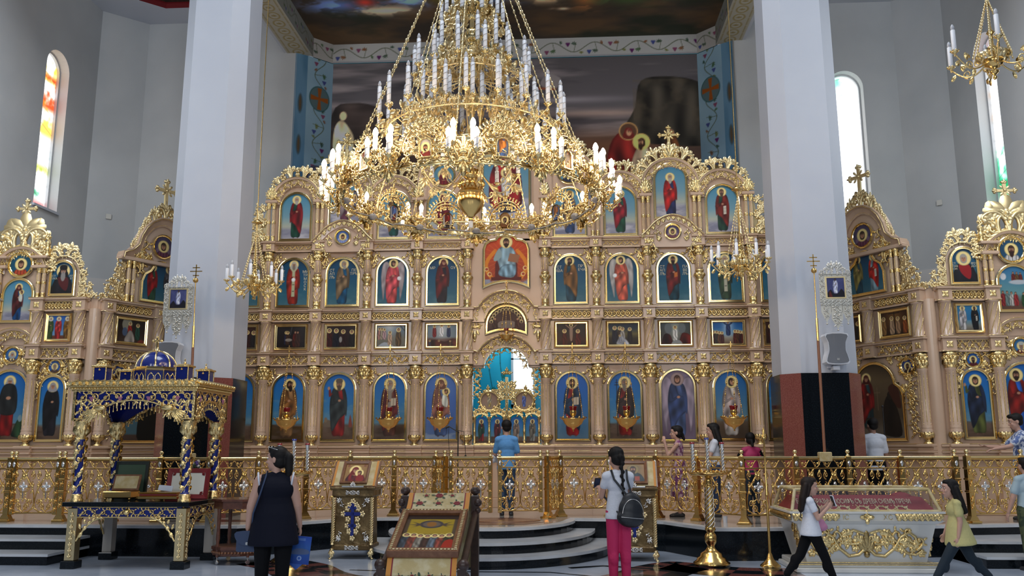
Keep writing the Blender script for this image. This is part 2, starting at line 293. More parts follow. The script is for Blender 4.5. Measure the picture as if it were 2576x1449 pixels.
# ------------------------------------------------------------------ painter: a colour per vertex on a fine panel
def catmull(P, n=5):
    P = np.asarray(P, float); k = len(P); out = []
    for i in range(k):
        a, b, c, d = P[i-1], P[i], P[(i+1) % k], P[(i+2) % k]
        for j in range(n):
            t = j/n; out.append(.5*((2*b)+(-a+c)*t+(2*a-5*b+4*c-d)*t*t+(-a+3*b-3*c+d)*t**3))
    return np.array(out)
class Cv:
    def __init__(s, W, H, res, col=(.2, .4, .6)):
        s.W, s.H, s.res = W, H, res; s.nx = max(8, int(round(W*res))+1); s.ny = max(8, int(round(H*res))+1)
        s.x = np.linspace(0, W, s.nx); s.y = np.linspace(0, H, s.ny); s.X, s.Y = np.meshgrid(s.x, s.y); s.px = W/(s.nx-1)
        s.A = np.empty((s.ny, s.nx, 3)); s.A[:] = col
    def grad(s, stops):
        ys = [q[0]*s.H for q in stops]
        for k in range(3): s.A[..., k] = np.interp(s.Y, ys, [q[1][k] for q in stops])
        return s
    def blend(s, al, col, sl=None):
        T = s.A if sl is None else s.A[sl]; T[:] = T*(1-al[..., None])+np.asarray(col)*al[..., None]
    def win(s, x0, x1, y0, y1):
        i0 = max(0, int((x0)/s.px)-2); i1 = min(s.nx, int(x1/s.px)+3); j0 = max(0, int(y0/s.px)-2); j1 = min(s.ny, int(y1/s.px)+3)
        return (slice(j0, max(j1, j0)), slice(i0, max(i1, i0)))
    def poly(s, P, col, al=1.0, smooth=True, soft=1.0, fold=None):
        P = catmull(P, 4) if smooth else np.asarray(P, float)
        sl = s.win(P[:, 0].min(), P[:, 0].max(), P[:, 1].min(), P[:, 1].max()); X = s.X[sl]; Y = s.Y[sl]
        if X.size == 0: return s
        ins = np.zeros(X.shape, bool); D = np.full(X.shape, 1e9); k = len(P)
        for i in range(k):
            a, b = P[i], P[(i+1) % k]; dx, dy = b-a
            if dy != 0: ins ^= ((a[1] > Y) != (b[1] > Y)) & (X < dx*(Y-a[1])/dy+a[0])
            L = dx*dx+dy*dy+1e-12; t = np.clip(((X-a[0])*dx+(Y-a[1])*dy)/L, 0, 1); D = np.minimum(D, (X-a[0]-t*dx)**2+(Y-a[1]-t*dy)**2)
        sd = np.sqrt(D)*np.where(ins, 1, -1); al_ = al*np.clip(.5+sd/(s.px*soft), 0, 1)
        c = np.asarray(col, float)
        if fold is not None:   # painted drapery: streaks running down the cloth
            f, amp, ph, sl_ = fold; w_ = np.sin((X+sl_*Y)*f+ph+1.3*np.sin(Y*f*.35+ph))*.6+np.sin((X*1.7-sl_*.6*Y)*f+2*ph)*.4
            ed = np.clip(sd/(.10*(P[:, 0].max()-P[:, 0].min())+1e-6), 0, 1)
            c = np.clip(c[None, None]*(1.06+1.7*amp*w_[..., None])*(.72+.28*ed[..., None]), 0, 1)
        s.blend(al_, c, sl); return s
    def ell(s, cx, cy, rx, ry, col, al=1.0, soft=1.0, rot=0.0):
        m_ = max(rx, ry)*1.1; sl = s.win(cx-m_, cx+m_, cy-m_, cy+m_); X = s.X[sl]-cx; Y = s.Y[sl]-cy
        if X.size == 0: return s
        if rot: X, Y = X*math.cos(rot)+Y*math.sin(rot), -X*math.sin(rot)+Y*math.cos(rot)
        d = np.sqrt((X/rx)**2+(Y/ry)**2); s.blend(al*np.clip(.5+(1-d)*min(rx, ry)/(s.px*soft), 0, 1), col, sl); return s
    def glow(s, cx, cy, rx, ry, col, al=1.0):
        d = ((s.X-cx)/rx)**2+((s.Y-cy)/ry)**2; s.blend(al*np.exp(-d), col); return s
    def stroke(s, pts, w_, col, al=1.0):
        P = np.asarray(pts, float)
        for a, b in zip(P[:-1], P[1:]):
            sl = s.win(min(a[0], b[0])-w_, max(a[0], b[0])+w_, min(a[1], b[1])-w_, max(a[1], b[1])+w_); X = s.X[sl]; Y = s.Y[sl]
            if X.size == 0: continue
            d = b-a; L = d@d+1e-12; t = np.clip(((X-a[0])*d[0]+(Y-a[1])*d[1])/L, 0, 1); D = np.hypot(X-a[0]-t*d[0], Y-a[1]-t*d[1])
            s.blend(al*np.clip(.5+(w_/2-D)/s.px, 0, 1), col, sl)
        return s
    def noise(s, sx_, sy_, oct=4, seed=1):
        r = np.random.default_rng(seed); N = np.zeros(s.X.shape)
        for o in range(oct):
            f = 2**o; gx = max(2, int(s.W/sx_*f)+2); gy = max(2, int(s.H/sy_*f)+2); G = r.random((gy+1, gx+1))
            u = s.X/s.W*(gx-1); v = s.Y/s.H*(gy-1); i = u.astype(int); j = v.astype(int); fu = u-i; fv = v-j; fu = fu*fu*(3-2*fu); fv = fv*fv*(3-2*fv)
            N += ((G[j, i]*(1-fu)+G[j, i+1]*fu)*(1-fv)+(G[j+1, i]*(1-fu)+G[j+1, i+1]*fu)*fv)/f
        return N/(2-2**(1-oct))
    def clouds(s, col, lo, hi, sx_, sy_, al=1.0, seed=1, mask=None):
        a = np.clip((s.noise(sx_, sy_, 4, seed)-lo)/(hi-lo), 0, 1)*al
        if mask is not None: a = a*mask
        s.blend(a, col); return s
    def mesh(s, name, inside=None, mp=None, mats='painted'):   # mp: (x,y) -> 3D
        ok = np.ones((s.ny-1, s.nx-1), bool)
        if inside is not None: ok = inside((s.X[:-1, :-1]+s.X[1:, 1:])/2, (s.Y[:-1, :-1]+s.Y[1:, 1:])/2)
        idx = np.arange(s.nx*s.ny).reshape(s.ny, s.nx); q = np.stack([idx[:-1, :-1], idx[:-1, 1:], idx[1:, 1:], idx[1:, :-1]], -1)[ok]
        used = np.unique(q); rm = np.full(s.nx*s.ny, -1); rm[used] = np.arange(len(used)); q = rm[q]
        X = s.X.ravel()[used]; Y = s.Y.ravel()[used]
        V = np.c_[X, np.zeros_like(X), Y] if mp is None else np.asarray(mp(X, Y)).reshape(-1, 3)
        me = bpy.data.meshes.new(name); me.vertices.add(len(V)); me.vertices.foreach_set('co', V.ravel())
        me.loops.add(q.size); me.loops.foreach_set('vertex_index', q.ravel().astype(np.int32)); me.polygons.add(len(q)); me.polygons.foreach_set('loop_start', np.arange(0, q.size, 4, dtype=np.int32))
        me.update(calc_edges=True); C = np.ones((len(V), 4)); C[:, :3] = lin(np.clip(s.A.reshape(-1, 3)[used], 0, 1))
        at = me.color_attributes.new('Col', 'FLOAT_COLOR', 'POINT'); at.data.foreach_set('color', C.ravel()); me.materials.append(MATS[mats]); me.validate(); return me

GOLDP = (.95, .85, .56); SKINP = (.72, .52, .40)
class Off:      # the same painter, shifted
    def __init__(s, c, dx, dy): s.c, s.d = c, np.array([dx, dy])
    def poly(s, P, *a, **k): s.c.poly([tuple(np.asarray(p)+s.d) for p in P], *a, **k)
    def stroke(s, P, *a, **k): s.c.stroke([tuple(np.asarray(p)+s.d) for p in P], *a, **k)
    def ell(s, x, y, *a, **k): s.c.ell(x+s.d[0], y+s.d[1], *a, **k)
def hexc(h): return tuple(int(h[i:i+2], 16)/255 for i in (0, 2, 4))
def head(c, x, y, r, hair=(.12, .07, .05), beard=0, skin=SKINP, turn=0, halo=GOLDP, veil=None, hat=None):
    if halo: c.ell(x, y, r*2.05, r*2.05, tuple(q*.82 for q in halo)); c.ell(x, y, r*1.85, r*1.85, halo)
    if veil: c.ell(x, y+r*.05, r*1.12, r*1.32, veil); c.poly([(x-r*1.1, y), (x+r*1.1, y), (x+r*1.4, y-r*1.7), (x-r*1.4, y-r*1.7)], veil)
    else: c.ell(x-turn*r*.12, y+r*.12, r*.98, r*1.18, hair); c.ell(x-turn*r*.2, y-r*.55, r*.9, r*.9, hair)
    c.ell(x+turn*r*.16, y-r*.06, r*.70, r*.98, skin)
    c.ell(x+turn*r*.3, y+r*.62, r*.62, r*.28, hair if not veil else veil, .9)
    if beard: c.ell(x+turn*r*.24, y-r*(.75+.25*beard), r*(.55+.05*beard), r*(.45+.35*beard), tuple(min(1, q*1.1) for q in hair))
    for e in (-.28, .28): c.ell(x+turn*r*.3+e*r, y+r*.08, r*.12, r*.08, (.10, .06, .05)); c.stroke([(x+turn*r*.3+e*r-r*.16, y+r*.24), (x+turn*r*.3+e*r+r*.16, y+r*.24)], r*.09, hair if beard < 3 else (.3, .2, .15), .7)
    c.stroke([(x+turn*r*.36, y+r*.1), (x+turn*r*.42, y-r*.28)], r*.12, tuple(q*.72 for q in skin)); c.stroke([(x+turn*r*.3-r*.16, y-r*.48), (x+turn*r*.3+r*.16, y-r*.48)], r*.10, (.48, .22, .18))
    if hat: c.poly([(x-r*.95, y+r*.5), (x+r*.95, y+r*.5), (x+r*1.05, y+r*1.6), (x, y+r*1.95), (x-r*1.05, y+r*1.6)], hat)
def saint(c, x, y0, H, robe, mantle, hair=(.13, .08, .05), beard=1, turn=0, wings=None, item=None, veil=None, hat=None, stole=None, skin=SKINP, halo=GOLDP, shift=1, sit=False):
    g = lambda P: [(x+H*.9*px+H*.03*turn*(py-.4)*1.2, y0+H*py) for px, py in P]; ph = x*7+H
    if wings:
        for sg in (-1, 1): c.poly(g([(sg*.05, .80), (sg*.16, .94), (sg*.26, .88), (sg*.29, .6), (sg*.24, .2), (sg*.20, .08), (sg*.17, .35), (sg*.10, .6)]), wings, fold=(34/H, .10, ph, sg*.5))
    c.poly(g([(-.07, .02), (-.05, -.01), (-.015, .03)]), tuple(q*.6 for q in skin)); c.poly(g([(.02, .03), (.06, -.01), (.075, .02)]), tuple(q*.6 for q in skin))
    c.poly(g([(-.045, .845), (-.115, .80), (-.15, .60), (-.125, .35), (-.115, .04), (0, .015), (.115, .04), (.125, .35), (.15, .60), (.115, .80), (.045, .845)]), robe, fold=(30/H, .20, ph, .25))
    s = shift
    if mantle: 
        c.poly(g([(s*-.05, .85), (s*-.13, .80), (s*-.175, .58), (s*-.16, .32), (s*-.125, .10), (s*-.06, .16), (s*.02, .30), (s*.10, .36), (s*.145, .42), (s*.13, .60), (s*.02, .66), (s*-.02, .78)]), mantle, fold=(26/H, .24, ph+1, -.55*s))
        c.poly(g([(s*.04, .85), (s*.12, .80), (s*.165, .60), (s*.155, .36), (s*.12, .42), (s*.09, .62), (s*.06, .78)]), mantle, fold=(30/H, .2, ph, .3*s))
    if stole: c.poly(g([(-.035, .80), (.035, .80), (.04, .18), (-.04, .18)]), stole, smooth=False); c.poly(g([(-.10, .82), (0, .70), (.10, .82), (.07, .86), (0, .78), (-.07, .86)]), stole, smooth=False); [c.stroke(g([(-.022, t), (.022, t)]), H*.012, (.12, .1, .1)) for t in (.3, .45, .6)]
    c.poly(g([(-.12, .70), (-.17, .56), (-.10, .545), (-.01, .60), (-.015, .635), (-.09, .60)]), tuple(q*.88 for q in (mantle or robe)), fold=(40/H, .15, ph, 0))
    c.ell(x+H*.012, y0+H*.618, H*.026, H*.020, skin)
    if item == 'book': c.poly(g([(.02, .52), (.12, .53), (.125, .66), (.025, .65)]), (.78, .72, .62), smooth=False); c.stroke(g([(.072, .53), (.075, .655)]), H*.008, (.5, .4, .3))
    if item == 'redbook': c.poly(g([(.02, .50), (.10, .52), (.10, .62), (.02, .60)]), (.75, .42, .18), smooth=False)
    if item == 'scroll': c.poly(g([(.03, .38), (.10, .39), (.10, .58), (.03, .57)]), (.85, .82, .74), smooth=False); [c.stroke(g([(.04, .42+.03*k), (.09, .42+.03*k)]), H*.006, (.4, .38, .35)) for k in range(5)]
    if item == 'orb': c.ell(x+turn*H*.15, y0+H*.56, H*.045, H*.045, (.88, .88, .86)); c.ell(x+turn*H*.14, y0+H*.57, H*.03, H*.03, (.95, .95, .94))
    if item == 'cross': c.stroke(g([(-.15, .0), (-.15, .95)]), H*.010, (.12, .08, .06)); c.stroke(g([(-.19, .86), (-.11, .86)]), H*.010, (.12, .08, .06)); c.stroke(g([(-.175, .90), (-.125, .90)]), H*.008, (.12, .08, .06))
    if item == 'bless': c.poly(g([(-.12, .74), (-.19, .68), (-.20, .80), (-.165, .81), (-.15, .74)]), robe); c.ell(x-H*.182, y0+H*.83, H*.022, H*.03, skin)
    if item == 'child':
        c.poly(g([(.02, .55), (.12, .50), (.13, .68), (.09, .74), (.03, .70)]), (.80, .80, .74), fold=(50/H, .12, ph, .2)); head(c, x+H*.085, y0+H*.765, H*.034, (.2, .12, .08), 0, skin, -1, halo)
    head(c, x+turn*H*.02, y0+H*.90, H*.052, hair, beard, skin, turn, halo, veil, hat)
def crowd(c, xs, y, h, cols, halo=True, seed=0):
    r = random.Random(seed)
    for i, x in enumerate(xs):
        hh = h*r.uniform(.9, 1.06); cc = cols[i % len(cols)]
        c.poly([(x-hh*.14, y), (x-hh*.16, y+hh*.5), (x-hh*.10, y+hh*.78), (x+hh*.10, y+hh*.78), (x+hh*.16, y+hh*.5), (x+hh*.14, y)], cc, fold=(30/hh, .22, i, .3))
        if halo: c.ell(x, y+hh*.88, hh*.13, hh*.13, GOLDP); 
        c.ell(x, y+hh*.89, hh*.075, hh*.09, (.16, .10, .07)); c.ell(x, y+hh*.87, hh*.055, hh*.07, SKINP)
# ------------------------------------------------------------------ the setting
SZ = .447                                             # level of the raised sanctuary platform
edge = [(-9.4, -3.85), (-4.4, -3.98), (-3.7, -3.95), (-3.2, -3.6), (-2.85, -3.2), (-2.5, -2.8), (-2.1, -2.55), (-1.75, -2.5)]
edge += [(-1.30+.02, -2.5)]+[(-.05+1.28*math.cos(a), -2.6-1.65*math.sin(a)) for a in np.linspace(PI-.12, .12, 21)]+[(1.23, -2.5)]
edge += [(1.75, -2.55), (2.2, -2.72), (2.62, -3.05), (2.9, -3.6), (3.2, -4.15), (3.7, -4.12), (4.5, -3.98), (9.6, -2.95)]
def offset(P, d):
    P = np.asarray(P); T = np.gradient(P, axis=0); T /= np.linalg.norm(T, axis=1, keepdims=True); return P+np.c_[T[:, 1], -T[:, 0]]*d
mb = MB(); mb.box(-16, 16, -24, 8, -.2, 0); structure('floor', mb, 'white_marble')
mb = MB(); mb.prism(edge+[(9.6, 7), (-9.4, 7)], 0, SZ-.045, 0, 'xy')
structure('platform_riser', mb, 'black_granite')
mb = MB(); oe = offset(edge, .035).tolist(); mb.prism(oe+[(9.6, 7), (-9.4, 7)], SZ-.045, SZ-.004, 0, 'xy'); structure('platform_nosing', mb, 'step_marble')
mb = MB(); ie = offset(edge, -.12).tolist(); mb.prism(ie+[(9.6, 7), (-9.4, 7)], SZ-.02, SZ, 0, 'xy'); structure('platform_floor', mb, 'beige_marble')
for nm, a, b, z in (('ambo_step_upper', 1.62, 2.25, .298), ('ambo_step_lower', 1.95, 2.62, .149)):
    P = [(-.05+a*math.cos(t), -2.58-b*math.sin(t)) for t in np.linspace(PI, 0, 33)]
    mb = MB(); mb.prism([(-.05+(a-.03)*math.cos(t), -2.58-(b-.03)*math.sin(t)) for t in np.linspace(PI, 0, 33)], 0, z-.04, 0, 'xy'); mb.prism(P, z-.04, z, 1, 'xy')
    structure(nm, mb, ['black_granite', 'step_marble'])
for sg, x0, x1, ys in ((-1, -9.4, -5.93, (-4.5, -5.0)), (1, 6.55, 9.6, (-4.35, -4.8))):
    for z, y in ((.298, ys[0]), (.149, ys[1])):
        mb = MB(); mb.box(x0, x1, y+.02, -3.0, 0, z-.035, 0); mb.box(x0, x1+(.02 if sg < 0 else 0), y, -3.0, z-.035, z, 1); structure('side_step', mb, ['black_granite', 'step_marble'])
# inlaid floor: bands of red and black diamonds following the platform, black lines
def band(o0, o1, rows, cell, name, i0=0, i1=None, z=.003):
    e2 = [(-4.6, -4.35), (-3.7, -4.35), (-3.0, -3.95), (-2.6, -4.2), (-2.05, -4.75), (-1.6, -5.5), (-.8, -6.3), (0, -6.6), (.8, -6.3), (1.5, -5.6), (2.0, -4.7), (2.5, -4.2), (2.9, -4.35), (3.4, -4.75), (4.2, -4.8), (5.5, -4.8)]
    P = catmull(e2, 6)[6*i0:(6*i1 if i1 else -12)]; mb = MB(); A = offset(P, o0); B = offset(P, o1); k = 0; acc = 0
    for i in range(len(P)-1):
        for r in range(rows):
            q = lambda j, t: (*(A[j]*(1-t)+B[j]*t), z)
            mb.add([q(i, r/rows), q(i, (r+1)/rows), q(i+1, (r+1)/rows), q(i+1, r/rows)], [(0, 1, 2, 3)], (i//cell+r) % 2)
    return structure(name, mb, ['black_granite', 'red_granite'])
def inlay(P, w_, name='floor_inlay_line'):
    A = offset(P, -w_/2); B = offset(P, w_/2); mb = MB(); n = len(P); mb.add([(*p, .0035) for p in A]+[(*p, .0035) for p in B], [(i, n+i, n+i+1, i+1) for i in range(n-1)]); return structure(name, mb, 'black_granite')
band(.05, .95, 3, 2, 'floor_inlay_checker', 2); 
inlay([(-1.7, -5.25), (-1.0, -5.36), (.9, -5.36), (1.3, -5.6), (1.9, -6.1)], .06); inlay([(-2.4, -5.0), (-1.5, -5.75), (-.9, -6.05), (.8, -6.05), (1.3, -6.3)], .05); inlay([(1.15, -4.95), (1.6, -4.72), (2.2, -4.98), (2.6, -5.4)], .12)
mb = MB(); mb.add([(-3.1, -3.3, SZ+.002), (-4.6, -2.9, SZ+.002), (-4.75, -3.05, SZ+.002), (-4.5, -3.45, SZ+.002)], [(0, 1, 2, 3)]); mb.add([(-.9, -3.3, SZ+.002), (.8, -3.3, SZ+.002), (.5, -3.75, SZ+.002), (-.05, -3.85, SZ+.002), (-.6, -3.75, SZ+.002)], [(4, 3, 2, 1, 0)])
structure('platform_inlay', mb, 'red_wood')

def wall(name, P, Q, z0, z1, m, th=.35, win=None):   # vertical wall from P to Q (plan), thickness away from the room, optional round-headed opening (s0,s1,zb,zt)
    P = Vector((*P, 0)); Q = Vector((*Q, 0)); L = (Q-P).length; mb = MB()
    if not win: mb.box(0, L, 0, th, z0, z1)
    else:
        s0, s1, zb, zt = win; r = (s1-s0)/2; c = (s0+s1)/2
        mb.box(0, s0, 0, th, z0, z1); mb.box(s1, L, 0, th, z0, z1); mb.box(s0, s1, 0, th, z0, zb)
        mb.prism([(s0, z1), (s0, zt-r)]+[(c-r*math.cos(PI*i/16), zt-r+r*math.sin(PI*i/16)) for i in range(1, 16)]+[(s1, zt-r), (s1, z1)], 0, th)
    return structure(name, mb, m, loc=P, rz=math.atan2(Q.y-P.y, Q.x-P.x))
def stained(n, P, Q, win, palette, seed, parent=None):   # leaded coloured glass set deep in the opening, wooden frame, sill
    s0, s1, zb, zt = win; P = Vector((*P, 0)); Q = Vector((*Q, 0)); W = s1-s0; H = zt-zb; c = Cv(W, H, 70, (1, 1, 1))
    for k, (y0, y1, col, al) in enumerate(palette):
        msk = np.clip((c.Y/H-y0)/.04, 0, 1)*np.clip((y1-c.Y/H)/.04, 0, 1); c.clouds(col, .42, .60, .28, .35, al, seed+k, msk)
    for k in range(9): c.stroke([(0, H*(.06+.11*k)), (W*.5, H*(.10+.11*k)), (W, H*(.05+.11*k))], .012, (.15, .2, .15), .5)
    r = W/2; ins = lambda X, Y: (Y < H-r) | ((X-r)**2+(Y-H+r)**2 < r*r)
    ang = math.atan2(Q.y-P.y, Q.x-P.x); e = thing('window_%d' % n, None, None, (P.x, P.y, 0), ang, kind='structure')
    obj('stained_glass', c.mesh('glass', ins, None, 'stained'), None, e, (s0, .26, zb))
    mb = MB(); mb.sweep(archpath(W/2, zb, zt, 16, cx=(s0+s1)/2), [(0, -.27), (0, -.20), (-.035, -.20), (-.035, -.27)]); obj('window_frame', mb, 'window_frame', e)
    mb = MB(); mb.box(s0-.03, s1+.03, -.05, .26, zb-.05, zb); obj('window_sill', mb, 'white_paint', e)
CZ = 11.43
WARM = [(.80, .97, (1, .75, .12), .8), (.62, .88, (.85, .22, .04), .9), (.45, .70, (1, .62, .05), .7), (.33, .40, (.05, .45, .45), 1), (.20, .30, (.55, .62, .10), .8), (.05, .25, (.08, .50, .30), .8), (.0, .08, (.8, .1, .1), .6)]
COOL = [(.86, 1.0, (.05, .55, .40), .7), (.0, .06, (.9, .5, .2), .5)]
GREEN = [(.75, .97, (.75, .25, .25), .8), (.5, .7, (.95, .55, .2), .5), (.36, .5, (.25, .5, .8), .5), (-.1, .36, (.02, .62, .30), 1), (.05, .3, (.0, .55, .35), .7)]
for sg, side in ((-1, 'left'), (1, 'right')):
    A = (sg*5.0, 1.81); B = (sg*8.57, 1.81); Cc = (sg*9.34, 1.11); D = (sg*9.54, -5.5)
    seg = [(B, A), (Cc, B), (D, Cc)] if sg < 0 else [(A, B), (B, Cc), (Cc, D)]
    nm = ['wall_%s_back' % side, 'wall_%s_corner' % side, 'wall_%s' % side]
    wins = [None, None, None]
    Ld = math.hypot(D[0]-Cc[0], D[1]-Cc[1])
    if sg < 0: wins[2] = (Ld-1.80, Ld-1.02, 6.37, 9.77)
    else: wins[2] = (1.07, 1.86, 6.1, 9.54); wins[0] = (2.04, 2.82, 6.2, 9.80)
    for (p, q), n_, wn in zip(seg, nm, wins): wall(n_, p, q, 0, CZ+1, 'grey_plaster', .4, wn)
    if sg < 0: stained(1, *seg[2], wins[2], WARM, 3)
    else: stained(2, *seg[0], wins[0], COOL, 31); stained(3, *seg[2], wins[2], GREEN, 57)
    mb = MB(); pz = 5.22
    for (p, q) in seg:
        d = Vector((q[0]-p[0], q[1]-p[1], 0)); L = d.length; d.normalize(); nrm = Vector((d.y, -d.x, 0))
        v = [Vector((*p, 0))+nrm*.03, Vector((*q, 0))+nrm*.03]
        mb.add([(v[0].x, v[0].y, .45), (v[1].x, v[1].y, .45), (v[1].x, v[1].y, pz), (v[0].x, v[0].y, pz)], [(0, 1, 2, 3)]); mb.add([(v[0].x, v[0].y, pz), (v[1].x, v[1].y, pz), (q[0], q[1], pz), (p[0], p[1], pz)], [(0, 1, 2, 3)])
    structure('trim_%s' % side, mb, 'pale_plaster')
    outer = [(-5.0, 1.81), (-8.57, 1.81), (-9.34, 1.11), (-9.46, -2.7), (-8.57, -3.6), (-5.0, -3.6)]; inner = [(-5.9, 1.08), (-7.85, 1.08), (-8.28, .69), (-8.3, -2.27), (-7.85, -2.7), (-5.9, -2.7)]
    mb = MB(); O = [(-sg*x, y, CZ) for x, y in outer]; I = [(-sg*x, y, CZ) for x, y in inner]; I2 = [(-sg*x, y, CZ+.12) for x, y in inner]; n = 6
    mb.add(O+I, [(i, (i+1) % n, n+(i+1) % n, n+i) for i in range(n)], 0); mb.add(I+I2, [(i, (i+1) % n, n+(i+1) % n, n+i) for i in range(n)], 1)
    ctr = np.array([sg*7.0, -.8, CZ+.12]); J = [tuple(np.array(p)*.97+ctr*.03) for p in I2]
    mb.add(I2+J, [(i, (i+1) % n, n+(i+1) % n, n+i) for i in range(n)], 1); J2 = [(p[0], p[1], CZ+.5) for p in J]
    mb.add(J+J2, [(i, (i+1) % n, n+(i+1) % n, n+i) for i in range(n)], 2); mb.add(J2, [tuple(range(n))], 2)
    structure('ceiling_%s' % side, mb, ['white_paint', 'darkred_cloth', 'dark_wood'])
o = obj('wall_switch', MB().bbox(-.055, .055, -.012, .012, 0, .115, .004), 'white_enamel', None, tuple(aY(268, 509, .55)), rz=.74, label='small white square box on the left grey wall', cat='switch box')
o.location = (-8.975, 1.405, 6.58)
o = obj('wall_switch', MB().bbox(-.055, .055, -.012, .012, 0, .115, .004), 'white_enamel', None, (9.035, 1.345, 6.54), rz=-.74, label='small white square box on the right grey wall between the stained windows', cat='switch box')

# the altar recess: painted back wall, chamfers, vine frieze, painted ceiling
YB = 2.46; ZB = 10.6; ZT = 11.08
def leafy(c, x, y, r, a, col):
    for k in range(5): b = a+(k-2)*.62; c.poly([(x, y), (x+r*.6*math.cos(b-.25), y+r*.6*math.sin(b-.25)), (x+r*(1.1-.1*abs(k-2))*math.cos(b), y+r*(1.1-.1*abs(k-2))*math.sin(b)), (x+r*.6*math.cos(b+.25), y+r*.6*math.sin(b+.25))], col, smooth=False)
def grapes(c, x, y, r, col):
    for i, j in ((0, 0), (1, 0), (-1, 0), (.5, -.9), (-.5, -.9), (0, -1.8)): c.ell(x+i*r*.55, y+j*r*.55, r*.34, r*.34, col)
LEAFC = [(.22, .36, .18), (.14, .25, .17), (.42, .44, .16), (.20, .30, .22), (.50, .27, .12)]
def vinepaint(c, horiz=True, bgc=None, pitch=.5, amp=.11, r=.085, seed=2):
    rr = random.Random(seed); L = c.W if horiz else c.H; W = c.H if horiz else c.W; T = (lambda s, t: (s, t)) if horiz else (lambda s, t: (t, s))
    ss = np.linspace(0, L, int(L/.04)); c.stroke([T(s, W/2+amp*math.sin(s*PI/pitch)) for s in ss], .014, (.33, .36, .25))
    n = int(L/pitch)+1
    for i in range(n):
        s = (i+.5)*pitch; sg = 1 if i % 2 == 0 else -1
        x, y = T(s, W/2-sg*amp*.55); leafy(c, x, y, r, (PI/2 if horiz else 0)*-sg+rr.uniform(-.4, .4), LEAFC[rr.randrange(5)])
        x, y = T(s+pitch*.35, W/2+sg*amp*.95); leafy(c, x, y, r*.7, rr.uniform(0, 6), LEAFC[rr.randrange(5)])
        x, y = T(s-pitch*.28, W/2-sg*amp*.8); grapes(c, x, y, r*.7, [(.28, .32, .58), (.55, .30, .42), (.40, .16, .40)][i % 3])
        c.stroke([T(s+.1*pitch*k/4, W/2+sg*amp*(1-.5*k)) for k in range(5)], .009, (.33, .36, .25))
def quadmap(P, Q, z0): P = np.array(P); Q = np.array(Q); L = np.linalg.norm(Q-P); return lambda X, Y: np.c_[P[0]+(Q[0]-P[0])*X/L, P[1]+(Q[1]-P[1])*X/L, z0+Y]
# back mural: dusk landscape with clouds, a rock, a pale figure at left and mourners at right
c = Cv(8.62, 4.4, 44); c.grad([(0, (.20, .12, .08)), (.25, (.22, .14, .09)), (.42, (.17, .115, .09)), (.5, (.13, .11, .11)), (.7, (.20, .19, .20)), (1, (.16, .15, .155))])
c.clouds((.36, .33, .33), .50, .75, 2.4, .22, .75, 5, np.clip((c.Y/c.H-.45)/.1, 0, 1)); c.clouds((.08, .075, .09), .52, .72, 2.0, .3, .7, 9, np.clip((c.Y/c.H-.42)/.1, 0, 1))
c.glow(6.4, 3.0, 1.6, .10, (.48, .40, .36), .6); c.glow(5.4, 3.35, 1.5, .08, (.42, .40, .42), .5); c.glow(6.3, 2.2, 2.4, .35, (.34, .20, .11), .6)
d = Off(c, 1.0, .62); d.poly([(6.0, 1.7), (6.15, 2.5), (6.3, 3.15), (6.9, 3.25), (7.5, 3.15), (8.0, 2.9), (8.62, 2.7), (8.62, 1.6)], (.10, .09, .075), fold=(9, .35, 0, .5)); c.clouds((.20, .17, .13), .5, .7, .5, .5, .5, 11, ((c.X > 7.1) & (c.Y > 2.4) & (c.Y < 3.8)).astype(float))
c.poly([(0, 3.1), (.5, 3.4), (1.2, 3.2), (1.5, 2.4), (1.1, 1.6), (0, 1.2)], (.10, .075, .065), .8, fold=(6, .3, 0, .2))
d = Off(c, 0, .68); d.poly([(.05, 1.7), (.1, 2.15), (.25, 2.3), (.42, 2.12), (.55, 1.85), (.5, 1.5), (.15, 1.4)], (.62, .55, .42), fold=(14, .2, 0, .3)); d.ell(.28, 2.40, .085, .11, (.6, .48, .36)); d.poly([(.1, 1.5), (.5, 1.5), (.75, .9), (.1, .8)], (.36, .22, .14), fold=(12, .25, 1, .3))
d = Off(c, 1.0, .72); d.poly([(5.5, .6), (5.55, 1.5), (5.9, 1.85), (6.15, 1.5), (6.25, .6)], (.26, .06, .05), fold=(10, .3, 0, .3)); d.ell(5.98, 1.82, .22, .22, (.45, .34, .20)); d.ell(5.98, 1.82, .19, .19, (.20, .13, .09)); head(d, 5.98, 1.80, .085, (.12, .05, .04), 0, (.5, .36, .26), 1, None, (.25, .07, .06))
d = Off(c, 1.0, .72); d.poly([(6.0, .4), (6.02, 1.0), (6.2, 1.45), (6.42, 1.4), (6.48, .9), (6.4, .4)], (.50, .42, .33), fold=(12, .2, 0, .2)); d.ell(6.27, 1.56, .2, .2, (.62, .48, .26)); head(d, 6.27, 1.55, .08, (.10, .06, .04), 2, (.5, .36, .26), -1, None)
d = Off(c, 1.0, .72); d.poly([(6.6, .3), (6.7, 1.3), (7.0, 1.7), (7.2, 1.2), (7.3, .3)], (.22, .12, .06), fold=(10, .3, 0, .3)); d.ell(6.95, 1.75, .08, .1, (.42, .29, .2)); c.clouds((.10, .06, .04), .45, .7, .6, .6, .5, 15, (c.Y < 1.9).astype(float))
c.ell(1.35, 2.68, .09, .12, (.34, .30, .28)); c.poly([(1.2, 2.2), (1.35, 2.6), (1.55, 2.2)], (.12, .10, .10)); c.poly([(4.95, 3.75), (5.15, 4.0), (5.45, 3.85), (5.25, 3.6)], (.30, .28, .28)); c.stroke([(4.9, 3.65), (5.3, 3.62)], .06, (.32, .16, .10))
c.A = np.clip(c.A*1.9+.10, 0, 1)
structure('wall_altar_mural', c.mesh('mural', None, lambda X, Y: np.c_[X-4.31, np.full_like(X, YB), Y+6.2], 'mural'), None)
